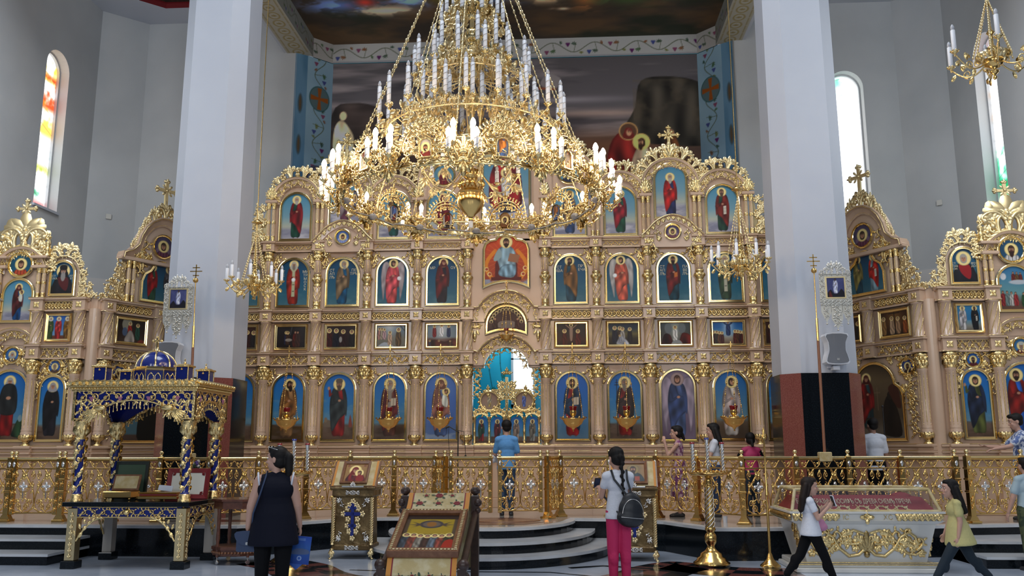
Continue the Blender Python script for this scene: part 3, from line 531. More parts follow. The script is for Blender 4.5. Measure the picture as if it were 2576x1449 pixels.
# opening behind the royal doors shows a turquoise altar wall with a window
mb = MB(); mb.box(-4.8, -.95, YB+.02, YB+.3, .447, 6.2); mb.box(.95, 4.8, YB+.02, YB+.3, .447, 6.2); mb.box(-4.8, 4.8, YB+.02, YB+.3, 4.2, ZT+.6); structure('wall_altar', mb, 'turquoise')
mb = MB(); mb.box(-1.6, 1.9, 5.6, 5.8, .4, 5.2); structure('wall_apse', mb, 'turquoise')
mb = MB(); e = thing('window_4', None, None, (-.24, 5.58, 2.55), kind='structure')
obj('pane', MB().box(.06, .56, -.03, -.01, .08, 1.62), 'window_day', e)
mb = MB()
for b in ((0, .06, 0, 1.7), (.56, .62, 0, 1.7), (0, .62, 0, .08), (0, .62, 1.62, 1.7), (.0, .62, 1.22, 1.26)): mb.box(b[0], b[1], -.08, 0, b[2], b[3])
obj('window_frame', mb, 'window_frame', e)
c = Cv(1.6, 2.6, 60, (.16, .66, .78)); c.clouds((.22, .72, .82), .4, .7, .6, .6, .8, 3)
for k in range(5): c.stroke([(.15+.3*k+.08*math.sin(6*t), 2.6*t) for t in np.linspace(.05*k, .9, 14)], .018, (.12, .30, .30)); leafy(c, .2+.3*k, .5+.35*k, .1, k, (.12, .40, .33))
structure('wall_apse_painting', c.mesh('vines', None, lambda X, Y: np.c_[X-1.5, np.full_like(X, 5.57), Y+1.8], 'mural'), None)
for sg in (-1, 1):
    P = (sg*4.78, 1.97) if sg < 0 else (4.31, YB); Q = (sg*4.31, YB) if sg < 0 else (4.78, 1.97); W = math.hypot(Q[0]-P[0], Q[1]-P[1])
    c = Cv(W, 4.4, 62, (.62, .76, .84)); c.clouds((.55, .69, .79), .4, .7, .8, .8, .6, 4); vinepaint(c, False, None, .42, .14, .085, 5+sg)
    c.ell(W/2, 3.42, .27, .31, (.22, .40, .42)); c.ell(W/2, 3.42, .25, .29, (.38, .48, .50))
    for a in range(4): ca, sa = math.cos(a*PI/2), math.sin(a*PI/2); c.poly([(W/2+x*ca-y*sa, 3.42+(x*sa+y*ca)*1.15) for x, y in ((0, .025), (.23, .055), (.23, -.055), (0, -.025))], (.66, .36, .14), smooth=False)
    c.ell(W/2, 1.45, .28, .34, (.36, .36, .46)); c.ell(W/2, 1.45, .22, .27, (.48, .50, .58)); head(c, W/2, 1.50, .055, (.16, .1, .08), 0, (.6, .45, .36), 0, (.75, .62, .35)); c.poly([(W/2-.16, 1.36), (W/2, 1.44), (W/2+.16, 1.36), (W/2+.1, 1.26), (W/2-.1, 1.26)], (.62, .62, .62))
    structure('pilaster_painted', c.mesh('pilaster', None, quadmap(P, Q, 6.2), 'mural'), None)
    P = (-5.02, 1.80) if sg < 0 else (4.78, 1.97); Q = (-4.78, 1.97) if sg < 0 else (5.02, 1.80)
    c = Cv(.294, 4.4, 60, (.42, .58, .70)); c.clouds((.33, .50, .62), .4, .7, .3, 1.2, .9, 6)
    for y in (1.2, 2.2, 3.2): c.ell(.15, y, .06, .24, (.30, .40, .46)); c.ell(.15, y, .03, .19, (.40, .33, .25))
    structure('recess_side', c.mesh('side', None, quadmap(P, Q, 6.2), 'mural'), None)
    P = (sg*4.78, 1.97) if sg < 0 else (4.31, YB); Q = (sg*4.31, YB) if sg < 0 else (4.78, 1.97)
    c = Cv(W, ZT-ZB, 60, (.74, .74, .73)); vinepaint(c, True, None, .42, .12, .075, 8); structure('trim_vine_corner', c.mesh('vine', None, quadmap((P[0], P[1]-.04), (Q[0], Q[1]-.04), ZB), 'mural'), None)
    # beam running towards the nave: cream soffit with gold ovals, patterned inner face
    c = Cv(.55, 4.2, 46, (.70, .68, .62))
    for k in range(12): y = .2+.35*k; c.ell(.27, y, .13, .155, (.60, .52, .30)); c.ell(.27, y, .10, .125, (.72, .70, .64)); leafy(c, .27, y-.03, .08, PI/2, (.55, .47, .25)); c.stroke([(.06, y), (.06, y+.3)], .02, (.58, .5, .3)); c.stroke([(.49, y), (.49, y+.3)], .02, (.58, .5, .3))
    structure('beam_soffit', c.mesh('soffit', None, lambda X, Y: np.c_[sg*(4.68+X), 1.97-Y, np.full_like(X, ZB)], 'mural'), None)
    c = Cv(4.7, ZT-ZB, 46, (.62, .63, .61)); vinepaint(c, True, None, .4, .11, .07, 12); c.blend(np.full(c.X.shape, .35), (.55, .57, .55))
    structure('beam_face', c.mesh('face', None, lambda X, Y: np.c_[np.full_like(X, sg*4.68), YB-X, Y+ZB], 'mural'), None)
    mb = MB(); mb.box(*sorted((sg*4.69, sg*5.3)), -2.3, 1.97, ZB+.01, ZT+.5); structure('beam', mb, 'white_paint')
    mb = MB(); mb.lathe([(.012, 0), (.012, 3.6)], 6); structure('cable_conduit', mb, 'pale_stone', loc=(sg*5.02 if sg > 0 else -5.9, 1.77, 7.0))
c = Cv(8.62, ZT-ZB, 56, (.77, .77, .76)); vinepaint(c, True, None, .5, .12, .085, 3); c.stroke([(0, .02), (8.62, .02)], .03, (.62, .63, .66)); structure('trim_vine', c.mesh('vine', None, lambda X, Y: np.c_[X-4.31, np.full_like(X, YB-.04), Y+ZB], 'mural'), None)
c = Cv(9.4, 4.8, 40, (.09, .075, .06)); c.clouds((.16, .115, .07), .42, .7, 1.6, .7, .9, 21); c.clouds((.05, .06, .04), .5, .7, 1.5, .8, .9, 22)
for x, y, rx, ry, col in ((1.0, 1.9, .8, .3, (.16, .22, .36)), (2.0, 1.6, .9, .22, (.36, .32, .26)), (1.6, 2.0, .35, .2, (.42, .10, .07)), (2.6, 2.1, .45, .35, (.22, .32, .52)), (3.3, 2.0, .5, .25, (.18, .16, .06)), (4.7, 2.2, .5, .3, (.12, .28, .55)), (5.5, 2.0, .6, .25, (.45, .38, .28)), (6.4, 1.9, .45, .45, (.34, .20, .09)), (7.3, 1.8, .7, .3, (.10, .15, .07)), (8.2, 2.2, .5, .3, (.40, .14, .08)), (8.7, 2.3, .4, .3, (.06, .12, .42)), (5.9, 1.45, .2, .07, (.50, .44, .36))):
    c.glow(x, y, rx*.6, ry*.8, col, .9); c.clouds(tuple(min(1, q*1.7) for q in col), .5, .62, .4, .3, .6, int(x*9), np.exp(-((c.X-x)/rx)**2-((c.Y-y)/ry)**2))
c.A = np.clip(c.A*2.3+.13, 0, 1)
structure('ceiling_mural', c.mesh('mural', None, lambda X, Y: np.c_[X-4.7, YB-Y, np.full_like(X, ZT)], 'mural'), None)

# two octagonal pillars: painted shaft over a base clad in black and red granite
def octo(hx, hy, ch): return [(-hx+ch, -hy), (hx-ch, -hy), (hx, -hy+ch), (hx, hy-ch), (hx-ch, hy), (-hx+ch, hy), (-hx, hy-ch), (-hx, -hy+ch)]
for sg, px in ((-1, -5.02), (1, 5.2)):
    e = thing('pillar', None, None, (px, -2.3, SZ), kind='structure')
    mb = MB(); zt = 2.70-SZ; O = octo(.635, .60, .265)
    for i in range(8):
        a, b = O[i], O[(i+1) % 8]; mb.add([(*a, 0), (*b, 0), (*b, zt), (*a, zt)], [(0, 1, 2, 3)], i % 2)
    mb.add([(*p, zt) for p in O], [tuple(range(8))], 0); obj('pillar_base', mb, ['black_granite', 'red_granite'], e)
    mb = MB(); O = octo(.60, .565, .25); I = octo(.56, .53, .235)
    mb.add([(*p, zt) for p in O]+[(*p, 10.6) for p in I], [(i, (i+1) % 8, 8+(i+1) % 8, 8+i) for i in range(8)]); obj('pillar_shaft', mb, 'white_paint', e)
# ------------------------------------------------------------------ iconostasis: shared pieces
def sub(name, mb, mats, par, loc=(0, 0, 0), **k): return obj(name, mb, mats, par, loc, **k)
def colmesh():
    S = {}
    mb = MB(); mb.lathe([(.082, 0), (.082, .02), (.05, .035), (.042, .06), (.06, .085), (.10, .12), (.108, .155), (.09, .19), (.07, .20)], 16)
    M = ring(.095, .14)
    for k in range(10): leaf(mb, M, .095*2*PI*k/10, -.05, PI/2, .11, .05, .02)
    S['base'] = mb.mesh('base')
    mb = MB(); mb.lathe([(.098, .19), (.098, .23), (.088, .245), (.092, .26), (.092, .28), (.086, .29), (.084, 1.22), (.092, 1.235), (.092, 1.26)], 20); S['shaft'] = mb.mesh('shaft')
    mb = MB()
    for a in np.radians([-170, -130, -90, -50, -10]): x, y = .0845*math.cos(a), .0845*math.sin(a); mb.tube([(x, y, .36), (x, y, 1.15)], .0065, 5); mb.ball((x, y, .33), .008, 5); mb.ball((x, y, 1.18), .008, 5)
    S['fluting'] = mb.mesh('fluting')
    mb = MB(); mb.lathe([(.088, 1.26), (.095, 1.275), (.088, 1.30), (.075, 1.36), (.082, 1.41), (.10, 1.45), (.115, 1.475), (.115, 1.50), (.10, 1.52)], 16)
    M = ring(.082, 1.28)
    for k in range(9):
        s = .082*2*PI*k/9; leaf(mb, M, s, 0, PI/2, .13, .055, .035); leaf(mb, M, s+.03, .09, PI/2, .10, .05, .05); mb.ball(M(s, .17, .03), .016, 6)
    S['capital'] = mb.mesh('capital')
    mb = MB(); mb.lathe([(.105, 0), (.105, .02), (.092, .03), (.092, .57), (.105, .58), (.105, .60)], 20); S['tw_shaft'] = mb.mesh('shaft')
    mb = MB()
    for k in range(7):
        a0 = 2*PI*k/7; mb.tube([(.093*math.cos(a0+t*1.9), .093*math.sin(a0+t*1.9), .04+.52*t) for t in np.linspace(0, 1, 12)], .0075, 5)
    S['tw_gold'] = mb.mesh('fluting')
    mb = MB(); mb.lathe([(.085, 0), (.085, .03), (.06, .04), (.06, .06), (.075, .075), (.075, .10), (.065, .11), (.072, .135), (.072, .15)], 16); S['r2_base'] = mb.mesh('base')
    mb = MB(); mb.lathe([(.068, .15), (.068, .46), (.05, .47), (.05, .69), (.066, .70), (.066, .98)], 18); S['r2_shaft'] = mb.mesh('shaft')
    mb = MB()
    for k in range(5):
        for sg in (1, -1): mb.tube([(.069*math.cos(2*PI*k/5+sg*t*2.6), .069*math.sin(2*PI*k/5+sg*t*2.6), .15+.31*t) for t in np.linspace(0, 1, 12)], .006, 5)
    S['r2_gold'] = mb.mesh('lattice'); mb = MB()
    for a in np.radians([-160, -115, -65, -20]): x, y = .067*math.cos(a), .067*math.sin(a); mb.tube([(x, y, .74), (x, y, .95)], .006, 5)
    S['r2_flute'] = mb.mesh('fluting')
    mb = MB(); mb.lathe([(.075, .46), (.08, .475), (.08, .49), (.062, .50), (.062, .51), (.078, .53), (.086, .57), (.086, .62), (.072, .64), (.062, .65), (.082, .66), (.082, .69), (.07, .70)], 18); mb.ball((0, -.085, .595), .03, 8)
    for k in range(8): leaf(mb, ring(.084, .595), .084*2*PI*k/8, -.04, PI/2, .08, .04, .02)
    S['r2_ring'] = mb.mesh('collar')
    mb = MB(); mb.lathe([(.068, .98), (.08, .99), (.068, 1.01), (.07, 1.05), (.08, 1.07), (.07, 1.08), (.085, 1.11), (.095, 1.13), (.095, 1.16)], 16)
    for k in range(8): leaf(mb, ring(.07, 1.0), .07*2*PI*k/8, 0, PI/2, .09, .05, .03)
    S['r2_capital'] = mb.mesh('capital')
    for h, nm in ((.80, 'r4'), (.72, 'w4')):
        mb = MB()
        for dx in (-.05, .05): mb.lathe([(.036, .12), (.033, h-.12)], 12, (dx, 0, 0)); mb.lathe([(.030, 0), (.030, .02)], 8, (dx, 0, 0))
        S[nm+'_shaft'] = mb.mesh('shaft'); mb = MB()
        for dx in (-.05, .05):
            mb.lathe([(.044, 0), (.044, .02), (.03, .035), (.04, .06), (.036, .09), (.042, .11), (.036, .125)], 12, (dx, 0, 0)); mb.lathe([(.035, h*.5-.03), (.043, h*.5-.015), (.036, h*.5), (.043, h*.5+.015), (.035, h*.5+.03)], 12, (dx, 0, 0))
            mb.lathe([(.034, h-.13), (.042, h-.12), (.034, h-.10), (.04, h-.06), (.052, h-.02), (.052, h)], 12, (dx, 0, 0))
            for a in (-150, -120, -90, -60, -30): t = math.radians(a); mb.tube([(dx+.0345*math.cos(t), .0345*math.sin(t), .15), (dx+.0335*math.cos(t), .0335*math.sin(t), h-.15)], .0035, 4)
        S[nm+'_gold'] = mb.mesh('gilding')
    # spandrel scrolls (right-hand one; the left is mirrored)
    for sg, nm in ((1, 'sp_r'), (-1, 'sp_l')):
        mb = MB(); M = flat(0, 0)
        Mx = (lambda s, t, h=0., sg=sg: M(sg*s, t, h)); cscroll(mb, Mx, 0, 0, 2.5, .19, 1, .015); cscroll(mb, Mx, 0, 0, -1.7, .20, -1, .015); palmette(mb, Mx, 0, 0, 3.9, .12, 4, 1.8, .4); palmette(mb, Mx, -.02, .02, 1.9, .08, 4, 1.8, .4); palmette(mb, Mx, .02, -.05, -.6, .08, 4, 1.8, .4); leaf(mb, Mx, -.02, -.10, -1.3, .10, .05, .02); leaf(mb, Mx, -.12, .01, 2.9, .10, .05, .02); mb.ball((0, -.015, 0), .02, 7)
        S[nm] = mb.mesh('spandrel_ornament')
    mb = MB(); M = flat(0, 0)
    for k in range(4): leaf(mb, M, 0, 0, PI/4+k*PI/2, .07, .045, .015); leaf(mb, M, 0, 0, k*PI/2, .045, .03, .012)
    mb.ball((0, -.012, 0), .016, 7); S['rosette'] = mb.mesh('rosette')
    mb = MB(); vine(mb, flat(0, 0), .80, .155, 5, .0125, dens=1.5); S['frieze1'] = mb.mesh('scroll_frieze')
    mb = MB(); knot(mb, flat(0, 0), .80, .15, 9, .0135); S['frieze2'] = mb.mesh('braided_frieze')
    mb = MB(); vine(mb, flat(0, 0), .80, .08, 9, .006, dens=1.3); S['frieze3'] = mb.mesh('narrow_frieze')
    G = ('gold',)
    for k, me in S.items():
        me.materials.append(MATS['cream' if 'shaft' in k else 'gold'])
    return S
S_ = colmesh()
class Ico:
    def __init__(s, name, label, o, ang):
        s.o = Vector((*o, 0)); s.a = ang; s.e = thing(name, label, 'icon screen', (o[0], o[1], SZ), ang)
    def w(s, x, y, z): c, n = math.cos(s.a), math.sin(s.a); return (s.o.x+x*c-y*n, s.o.y+x*n+y*c, z)
    def p(s, name, mb, mats, x=0, y=0, z=0, par=None, **k): return obj(name, mb, mats, par or s.e, (x, y, z if par else z-SZ), **k)
    def column(s, kind, x, z, sc_=1.0, y=-.075):
        K = {'lower': ('shaft', ('base', 'fluting', 'capital')), 'twist': ('tw_shaft', ('tw_gold',)), 'r2': ('r2_shaft', ('r2_base', 'r2_gold', 'r2_flute', 'r2_ring', 'r2_capital')), 'r4': ('r4_shaft', ('r4_gold',)), 'w4': ('w4_shaft', ('w4_gold',))}[kind]
        c = s.p({'lower': 'fluted_column', 'twist': 'twisted_column', 'r2': 'small_column', 'r4': 'paired_column', 'w4': 'paired_column'}[kind], S_[K[0]], None, x, y, z); c.scale = (1, 1, sc_)
        for q in K[1]: obj(S_[q].name.split('.')[0], S_[q], None, c)
        return c
    def cornice(s, x0, x1, z0, z1, blocks, frs, gap=.0):   # architrave, gilded frieze, ledge; blocks above the columns
        H = z1-z0; mb = MB(); mb.box(x0, x1, -.035, .05, z0, z1-.01, 0); mb.bbox(x0, x1, -.075, .05, z0, z0+.03, .006, 0); mb.bbox(x0, x1, -.085, .05, z1-.065, z1-.04, .006, 0); mb.bbox(x0, x1, -.115, .05, z1-.04, z1, .008, 0)
        for zz, yy in ((z0+.035, -.045), (z1-.07, -.09), (z1-.003, -.118)): mb.tube([(x0, yy, zz), (x1, yy, zz)], .0055, 5, m=1)
        s.p('cornice', mb, ['cream', 'bright_gold'], 0, 0, 0)
        for x in blocks:
            mb = MB(); mb.bbox(x-.115, x+.115, -.14, .0, z0, z1-.045, .006, 0); mb.bbox(x-.14, x+.14, -.17, .0, z1-.045, z1+.004, .01, 0); mb.bbox(x-.13, x+.13, -.155, .0, z0-.0, z0+.028, .006, 0)
            for xx0, xx1, yy, zz in ((x-.14, x+.14, -.172, z1), (x-.13, x+.13, -.157, z0+.01)): mb.tube([(xx0, 0, zz), (xx0, yy, zz), (xx1, yy, zz), (xx1, 0, zz)], .0055, 5, m=1)
            b = s.p('cornice_block', mb, ['cream', 'bright_gold'], 0, 0, 0); obj('rosette', S_['rosette'], None, b, (x, -.143, z0+H*.46))
        for fr, xa, xb in frs: o = s.p(S_[fr].name.split('.')[0], S_[fr], None, xa, -.045, (z0+.035+z1-.065)/2); o.scale = ((xb-xa)/.80, 1, 1)
    def plinth(s, x0, x1, blocks):
        mb = MB()
        for za, zb, d in ((SZ, .62, .10), (.62, 1.34, .05), (1.34, 1.39, .12), (1.39, 1.45, .08), (1.45, 1.49, .115), (1.49, 1.55, .085), (1.55, 1.60, .12)):
            mb.bbox(x0, x1, -d, .05, za, zb, .008); 
            for b in blocks: mb.bbox(b-.15, b+.15, -d-.07, .0, za, zb, .008)
        for zz, yy in ((1.39, -.122), (1.49, -.117), (1.60, -.12)): mb.tube([(x0, yy, zz), (x1, yy, zz)], .0055, 5, m=1)
        s.p('plinth', mb, ['cream', 'bright_gold'], 0, 0, 0)
    def arch(s, x, zc, r, leg, crest_h=None, n=7, mat_='cream', vine_n=9, a_lo=0.0, cresth=None, W=.17):   # archivolt with legs, gilded vine, optional crest
        a = np.linspace(a_lo, PI-a_lo, 25); path = [(x+r*math.cos(t), zc+r*math.sin(t)) for t in a]
        if leg > 0: path = [(x+r, zc-leg)]+path+[(x-r, zc-leg)]
        mb = MB(); mb.sweep(path, [(-W, 0), (-W, .03), (-W+.03, .05), (-.035, .05), (-.03, .085), (0, .10), (.02, .10), (.02, -.02)], False)
        MBs = MB(); 
        for o_, h_ in ((-W+.03, .05), (-.035, .052), (.015, .10)): MBs.tube([(x+(r+o_)*math.cos(t), -h_, zc+(r+o_)*math.sin(t)) for t in a], .007, 5)
        ar = s.p('archivolt', mb, mat_, 0, 0, 0); obj('gilt_beading', MBs, 'bright_gold', ar)
        rm = r-W*.52; L = rm*(PI-2*a_lo); mb = MB(); vine(mb, arc(x, zc, rm, PI-a_lo, -.048), L, .135, vine_n, .010, dens=1.4); obj('arch_scrollwork', mb, 'gold', ar)
        if cresth:
            ro = r+.02; mb = MB(); crest(mb, arc(x, zc, ro, PI-a_lo-.06, -.03), ro*(PI-2*a_lo-.12), cresth, n, .019); s.p('pierced_crest', mb, 'leaf_gold', 0, 0, 0)
FRAME = [(-.002, 0), (-.002, .03), (-.016, .034), (-.022, .018), (-.036, .018), (-.042, .03), (-.05, .03), (-.05, .002)]
def icon(I, label, x, zb, hw, H, cv, path=None, inside=None, y=-.02, group=None, prof=FRAME, dz=0.0, name='framed_icon', fr=('bright_gold',), cat='icon'):
    W = 2*hw; e = thing(name, label, cat, I.w(x, y, zb), I.a, group)
    path = path or archpath(hw, 0, H)
    mb = MB(); mb.sweep([(p[0], p[1]) for p in path], [(o, h) for o, h in prof]); mb.prism([(p[0]*.97, p[1]*.97+.01) for p in path], .0, .004); obj('frame', mb, fr[0], e)
    if inside is None: inside = lambda X, Y: (Y < H-hw) | ((X-hw)**2+(Y-H+hw)**2 < hw*hw)
    obj('painting', cv.mesh('painting', inside), None, e, (-hw, -.010, 0)); return e
def scrollfill(mb, M, w_, h):     # a triangular bracket filled with curling scrolls
    for j in range(5):
        t = h*j/5.2; ww = w_*(1-j/5.2)**.8; n = max(1, int(round(ww/.13)))
        for i in range(n):
            s = ww*(i+.15)/n; l = .22*h/.7*(1.1-.4*i/max(n, 1)); q = 1 if (i+j) % 2 else -1; cscroll(mb, M, s, t, .5+.5*(j % 2), l, q, .017); palmette(mb, M, s+.04, t+.05, 1.2-q*.9, l*.5, 4, 1.9, .42); palmette(mb, M, s+.06, t+.02, -.4, l*.4, 4, 1.8, .42)
def text(I_e, s, x, z, size, y=-.0125, m='brocade'):
    cu = bpy.data.curves.new('inscription', 'FONT'); cu.body = s; cu.size = size; cu.align_x = 'CENTER'; cu.space_line = .95
    o = bpy.data.objects.new('inscription', cu); me = bpy.data.meshes.new_from_object(o); bpy.data.objects.remove(o); me.name = 'inscription'; me.materials.append(MATS[m])
    return obj('inscription', me, None, I_e, (x, y, z), rot=(PI/2, 0, 0))
mat('letter_gold', (.62, .56, .38), .5)
SKY = [(0, (.36, .27, .20)), (.22, (.40, .33, .28)), (.27, (.34, .50, .58)), (.55, (.18, .45, .66)), (1, (.06, .36, .68))]
TEAL = [(0, (.28, .42, .46)), (.25, (.15, .36, .43)), (.6, (.06, .30, .42)), (1, (.02, .20, .32))]
HEAV = [(0, (.62, .60, .64)), (.22, (.55, .55, .60)), (.30, (.68, .69, .62)), (.5, (.45, .60, .65)), (1, (.25, .50, .62))]
def base(W, H, kind, seed, res=92):
    c = Cv(W, H, res)
    if kind == 'sky':
        c.grad(SKY); c.clouds((.28, .20, .14), .45, .7, .3, .12, .8, seed, (c.Y/c.H < .25).astype(float)); c.clouds((.55, .62, .62), .5, .75, .4, .15, .35, seed+1, ((c.Y/c.H > .26) & (c.Y/c.H < .6)).astype(float))
    if kind == 'teal': c.grad(TEAL); c.clouds((.38, .50, .54), .5, .75, .25, .14, .55, seed, np.clip(.55-c.Y/c.H, 0, 1)*1.6)
    if kind == 'heaven': c.grad(HEAV); c.clouds((.74, .72, .74), .42, .65, .3, .10, .9, seed, np.clip((.30-c.Y/c.H)*9, 0, 1)); c.clouds((.42, .42, .50), .5, .7, .3, .1, .7, seed+5, np.clip((.26-c.Y/c.H)*9, 0, 1))
    return c
H_ = hexc
# ------------------------------------------------------------------ main iconostasis
I0 = Ico('icon_screen', 'wide cream and gold icon screen across the altar, around the open gilded doors', (0, 0), 0.0)
XC = [-5.766, -4.766, -3.766, -2.766, -1.766, -.766, .766, 1.766, 2.766, 3.766, 4.766, 5.766]
BX = {k: (1.2656+abs(k)-1)*(1 if k > 0 else -1) for k in (-5, -4, -3, -2, -1, 1, 2, 3, 4, 5)}
mb = MB()
for x0, x1 in ((-6.0, -.66), (.66, 6.0)): mb.box(x0, x1, 0, .16, SZ, 5.64)
mb.prism([(-.66, 5.64), (-.66, 3.08), (-.44, 3.08)]+[(-.44*math.cos(t), 3.08+.40*math.sin(t)) for t in np.linspace(.1, PI-.1, 20)]+[(.44, 3.08), (.66, 3.08), (.66, 5.64)], 0, .16); mb.box(-.66, .66, 0, .16, SZ, 1.58)
I0.p('screen_wall', mb, 'cream', 0, 0, 0)
I0.plinth(-6.0, 6.0, XC)
I0.cornice(-6.0, -.64, 3.13, 3.40, XC[:6], [('frieze1', x+.13, x+.87) for x in XC[:5]]); I0.cornice(.64, 6.0, 3.13, 3.40, XC[6:], [('frieze1', x+.13, x+.87) for x in XC[6:11]])
I0.cornice(-6.0, -.64, 4.0, 4.25, XC[:6], [('frieze2', x+.12, x+.88) for x in XC[:5]]); I0.cornice(.64, 6.0, 4.0, 4.25, XC[6:], [('frieze2', x+.12, x+.88) for x in XC[6:11]])
I0.cornice(-5.9, -.64, 5.42, 5.64, XC[:6], [('frieze3', x+.15, x+.85) for x in XC[:5]]); I0.cornice(.64, 5.9, 5.42, 5.64, XC[6:], [('frieze3', x+.15, x+.85) for x in XC[6:11]])
for x in XC: I0.column('lower', x, 1.60); I0.column('twist', x, 3.40); I0.column('r2', x, 4.25)
for k, x in BX.items():
    for z, sx_ in ((2.94, .40), (5.27, .385)):
        I0.p('spandrel_ornament', S_['sp_r'], None, x+sx_, -.005, z); I0.p('spandrel_ornament', S_['sp_l'], None, x-sx_, -.005, z)
# upper row: each bay a round-headed gable of its own
def gable(x, zc, r, y): mb = MB(); mb.prism(archpath(r, 5.60, zc+r, 20, cx=x), y, y+.14); I0.p('gable_panel', mb, 'cream', 0, 0, 0)
hp = lambda a, b: (lambda k: a+(b-a)*math.exp(-((k-.5)/.22)**2))
for sg in (-1, 1):
    for k, zc, r, leg, y, ch, n in ((4, 6.47, .50, .05, .004, hp(.16, .30), 6), (3, 6.66, .56, .22, .0, hp(.22, .34), 7), (2, 6.47, .50, .05, .004, hp(.16, .28), 6), (1, 6.92, .50, .45, .0, hp(.16, .30), 6)):
        x = BX[sg*k]; gable(x, zc, r, y); I0.arch(x, zc, r, leg, n=n, cresth=ch)
    for x in (3.766, 4.766, 2.766, 1.766, .766):
        I0.column('r4', sg*x, 5.64, y=-.06); mb = MB(); mb.bbox(sg*x-.12, sg*x+.12, -.12, 0, 6.44, 6.50, .008); I0.p('impost', mb, 'cream', 0, 0, 0)
        mb = MB(); palmette(mb, flat(sg*x, 6.52, -.08), 0, 0, PI/2, .26, 5, 1.2, .3); palmette(mb, flat(sg*x, 6.66, -.08), 0, 0, PI/2, .16, 5, 2.0, .3); cscroll(mb, flat(sg*x, 6.52, -.08), 0, 0, .9, .13, 1); cscroll(mb, flat(sg*x, 6.52, -.08), 0, 0, PI-.9, .13, -1); I0.p('impost_palmette', mb, 'gold', 0, 0, 0)
    mb = MB(); cross_trefoil(mb, (BX[sg*3], -.03, 7.42), .50, .02); M = flat(BX[sg*3], 7.26, -.03); palmette(mb, M, 0, 0, PI/2, .30, 5, 1.6); I0.p('crowning_cross', mb, 'gold', 0, 0, 0)
    # scroll bracket closing the upper row at its outer end
    mb = MB(); M = (lambda s, t, h=0., sg=sg: (sg*(4.9+s), -.02-h, 5.66+t))
    scrollfill(mb, M, .42, .80); mb.prism([(sg*4.87, 5.64), (sg*5.16, 5.64), (sg*5.0, 5.95), (sg*4.92, 6.15), (sg*4.87, 6.40)][::sg], -.015, 0); I0.p('scroll_bracket', mb, 'leaf_gold', 0, 0, 0)
    # ogee hood with medallion above the third bay
    x = BX[sg*3]; pts = []
    for t in np.linspace(0, 1, 25):
        u = abs(2*t-1); pts.append((x+.60*(1-2*t), 5.62+.40*(1-u**1.8) if u < .62 else 5.62+.40*(1-.62**1.8)*((1-u)/.38)**1.15))
    mb = MB(); mb.prism([(p[0], p[1]) for p in pts[::-1]]+[(x+.6, 5.40), (x-.6, 5.40)], -.125, 0); mb.sweep(pts, [(-.11, .12), (-.11, .15), (-.02, .16), (0, .20), (.03, .20), (.03, .10)], False); o = I0.p('hood', mb, 'cream', 0, 0, 0)
    mb = MB(); P = np.array(pts); mb.tube([(p[0], -.205, p[1]+.015) for p in pts], .010, 5)
    for q in range(1, 24, 1): palmette(mb, flat(*P[q], -.16), 0, -.06, PI*.5+.8*(1 if q % 2 else -1), .085, 4, 1.9, .45)
    for q in (-1, 1):
        for s, t, a_, l in ((.30, 5.56, 1.9, .2), (.42, 5.50, .8, .16), (.38, 5.46, -1.6, .2)): cscroll(mb, (lambda ss, tt, h=0., q=q, s=s, t=t: (x+q*(s+ss), -.13-h, t+tt)), 0, 0, a_, l, 1, .013); palmette(mb, (lambda ss, tt, h=0., q=q, s=s, t=t: (x+q*(s+ss), -.13-h, t+tt)), 0, 0, a_+1, .10, 5, 1.9)
    obj('gilt_beading', mb, 'bright_gold', o)
# centre bay: archivolts over the doors and over the supper icon, hood over the enthroned figure, tall crowning gable
def carch(zc, r, rin, sh, za, name):
    P = [(.77, za), (r*math.cos(.42)+.02, za)]+[(r*math.cos(t), zc+r*math.sin(t)) for t in np.linspace(.50, PI-.50, 21)]+[(-r*math.cos(.42)-.02, za), (-.77, za)]
    Q = [(-.77, za-.27), (-rin, za-.27)]+[(-rin*math.cos(t), zc+rin*.93*math.sin(t)) for t in np.linspace(.05, PI-.05, 21)]+[(rin, za-.27), (.77, za-.27)]
    mb = MB(); mb.prism(P+Q, -.06, 0, 0); mb.sweep(P, [(-.02, .06), (-.02, .10), (.0, .13), (.03, .13), (.03, 0)], False, 0); mb.sweep([q for q in Q[1:-1]][::-1], [(-.0, .06), (.0, .08), (.03, .08), (.035, .06)], False, 0)
    o = I0.p(name, mb, 'cream', 0, 0, 0); mb = MB(); mb.tube([(p[0], -.133, p[1]+.012) for p in P], .011, 5); mb.tube([(q[0], -.085, q[1]) for q in Q[1:-1]], .008, 5); obj('gilt_beading', mb, 'bright_gold', o)
    rm = (r+rin)/2+.01; mb = MB(); L = rm*(PI-.9); vine(mb, arc(0, zc, rm, PI-.45, -.062), L/2-.03, .17, 4, .014, dens=1.3); vine(mb, (lambda s, t, h=0., A=arc(0, zc, rm, PI-.45, -.062): (-A(s, t, h)[0],)+A(s, t, h)[1:]), L/2-.03, .17, 4, .014, dens=1.3)
    for sx_ in (-1, 1):
        for xx in (.58, .70): M = flat(sx_*xx, za-.13, -.062); otube(mb, M, spiral(0, 0, .062, sx_*PI/2, sx_*1.3, 16), .010); leaf(mb, M, 0, .05, PI/2+.5*sx_, .07, .04); leaf(mb, M, .0, -.05, -PI/2, .07, .04)
    obj('arch_scrollwork', mb, 'gold', o)
carch(3.06, .63, .44, 0, 3.39, 'door_archivolt'); carch(3.95, .62, .42, 0, 4.24, 'supper_archivolt')
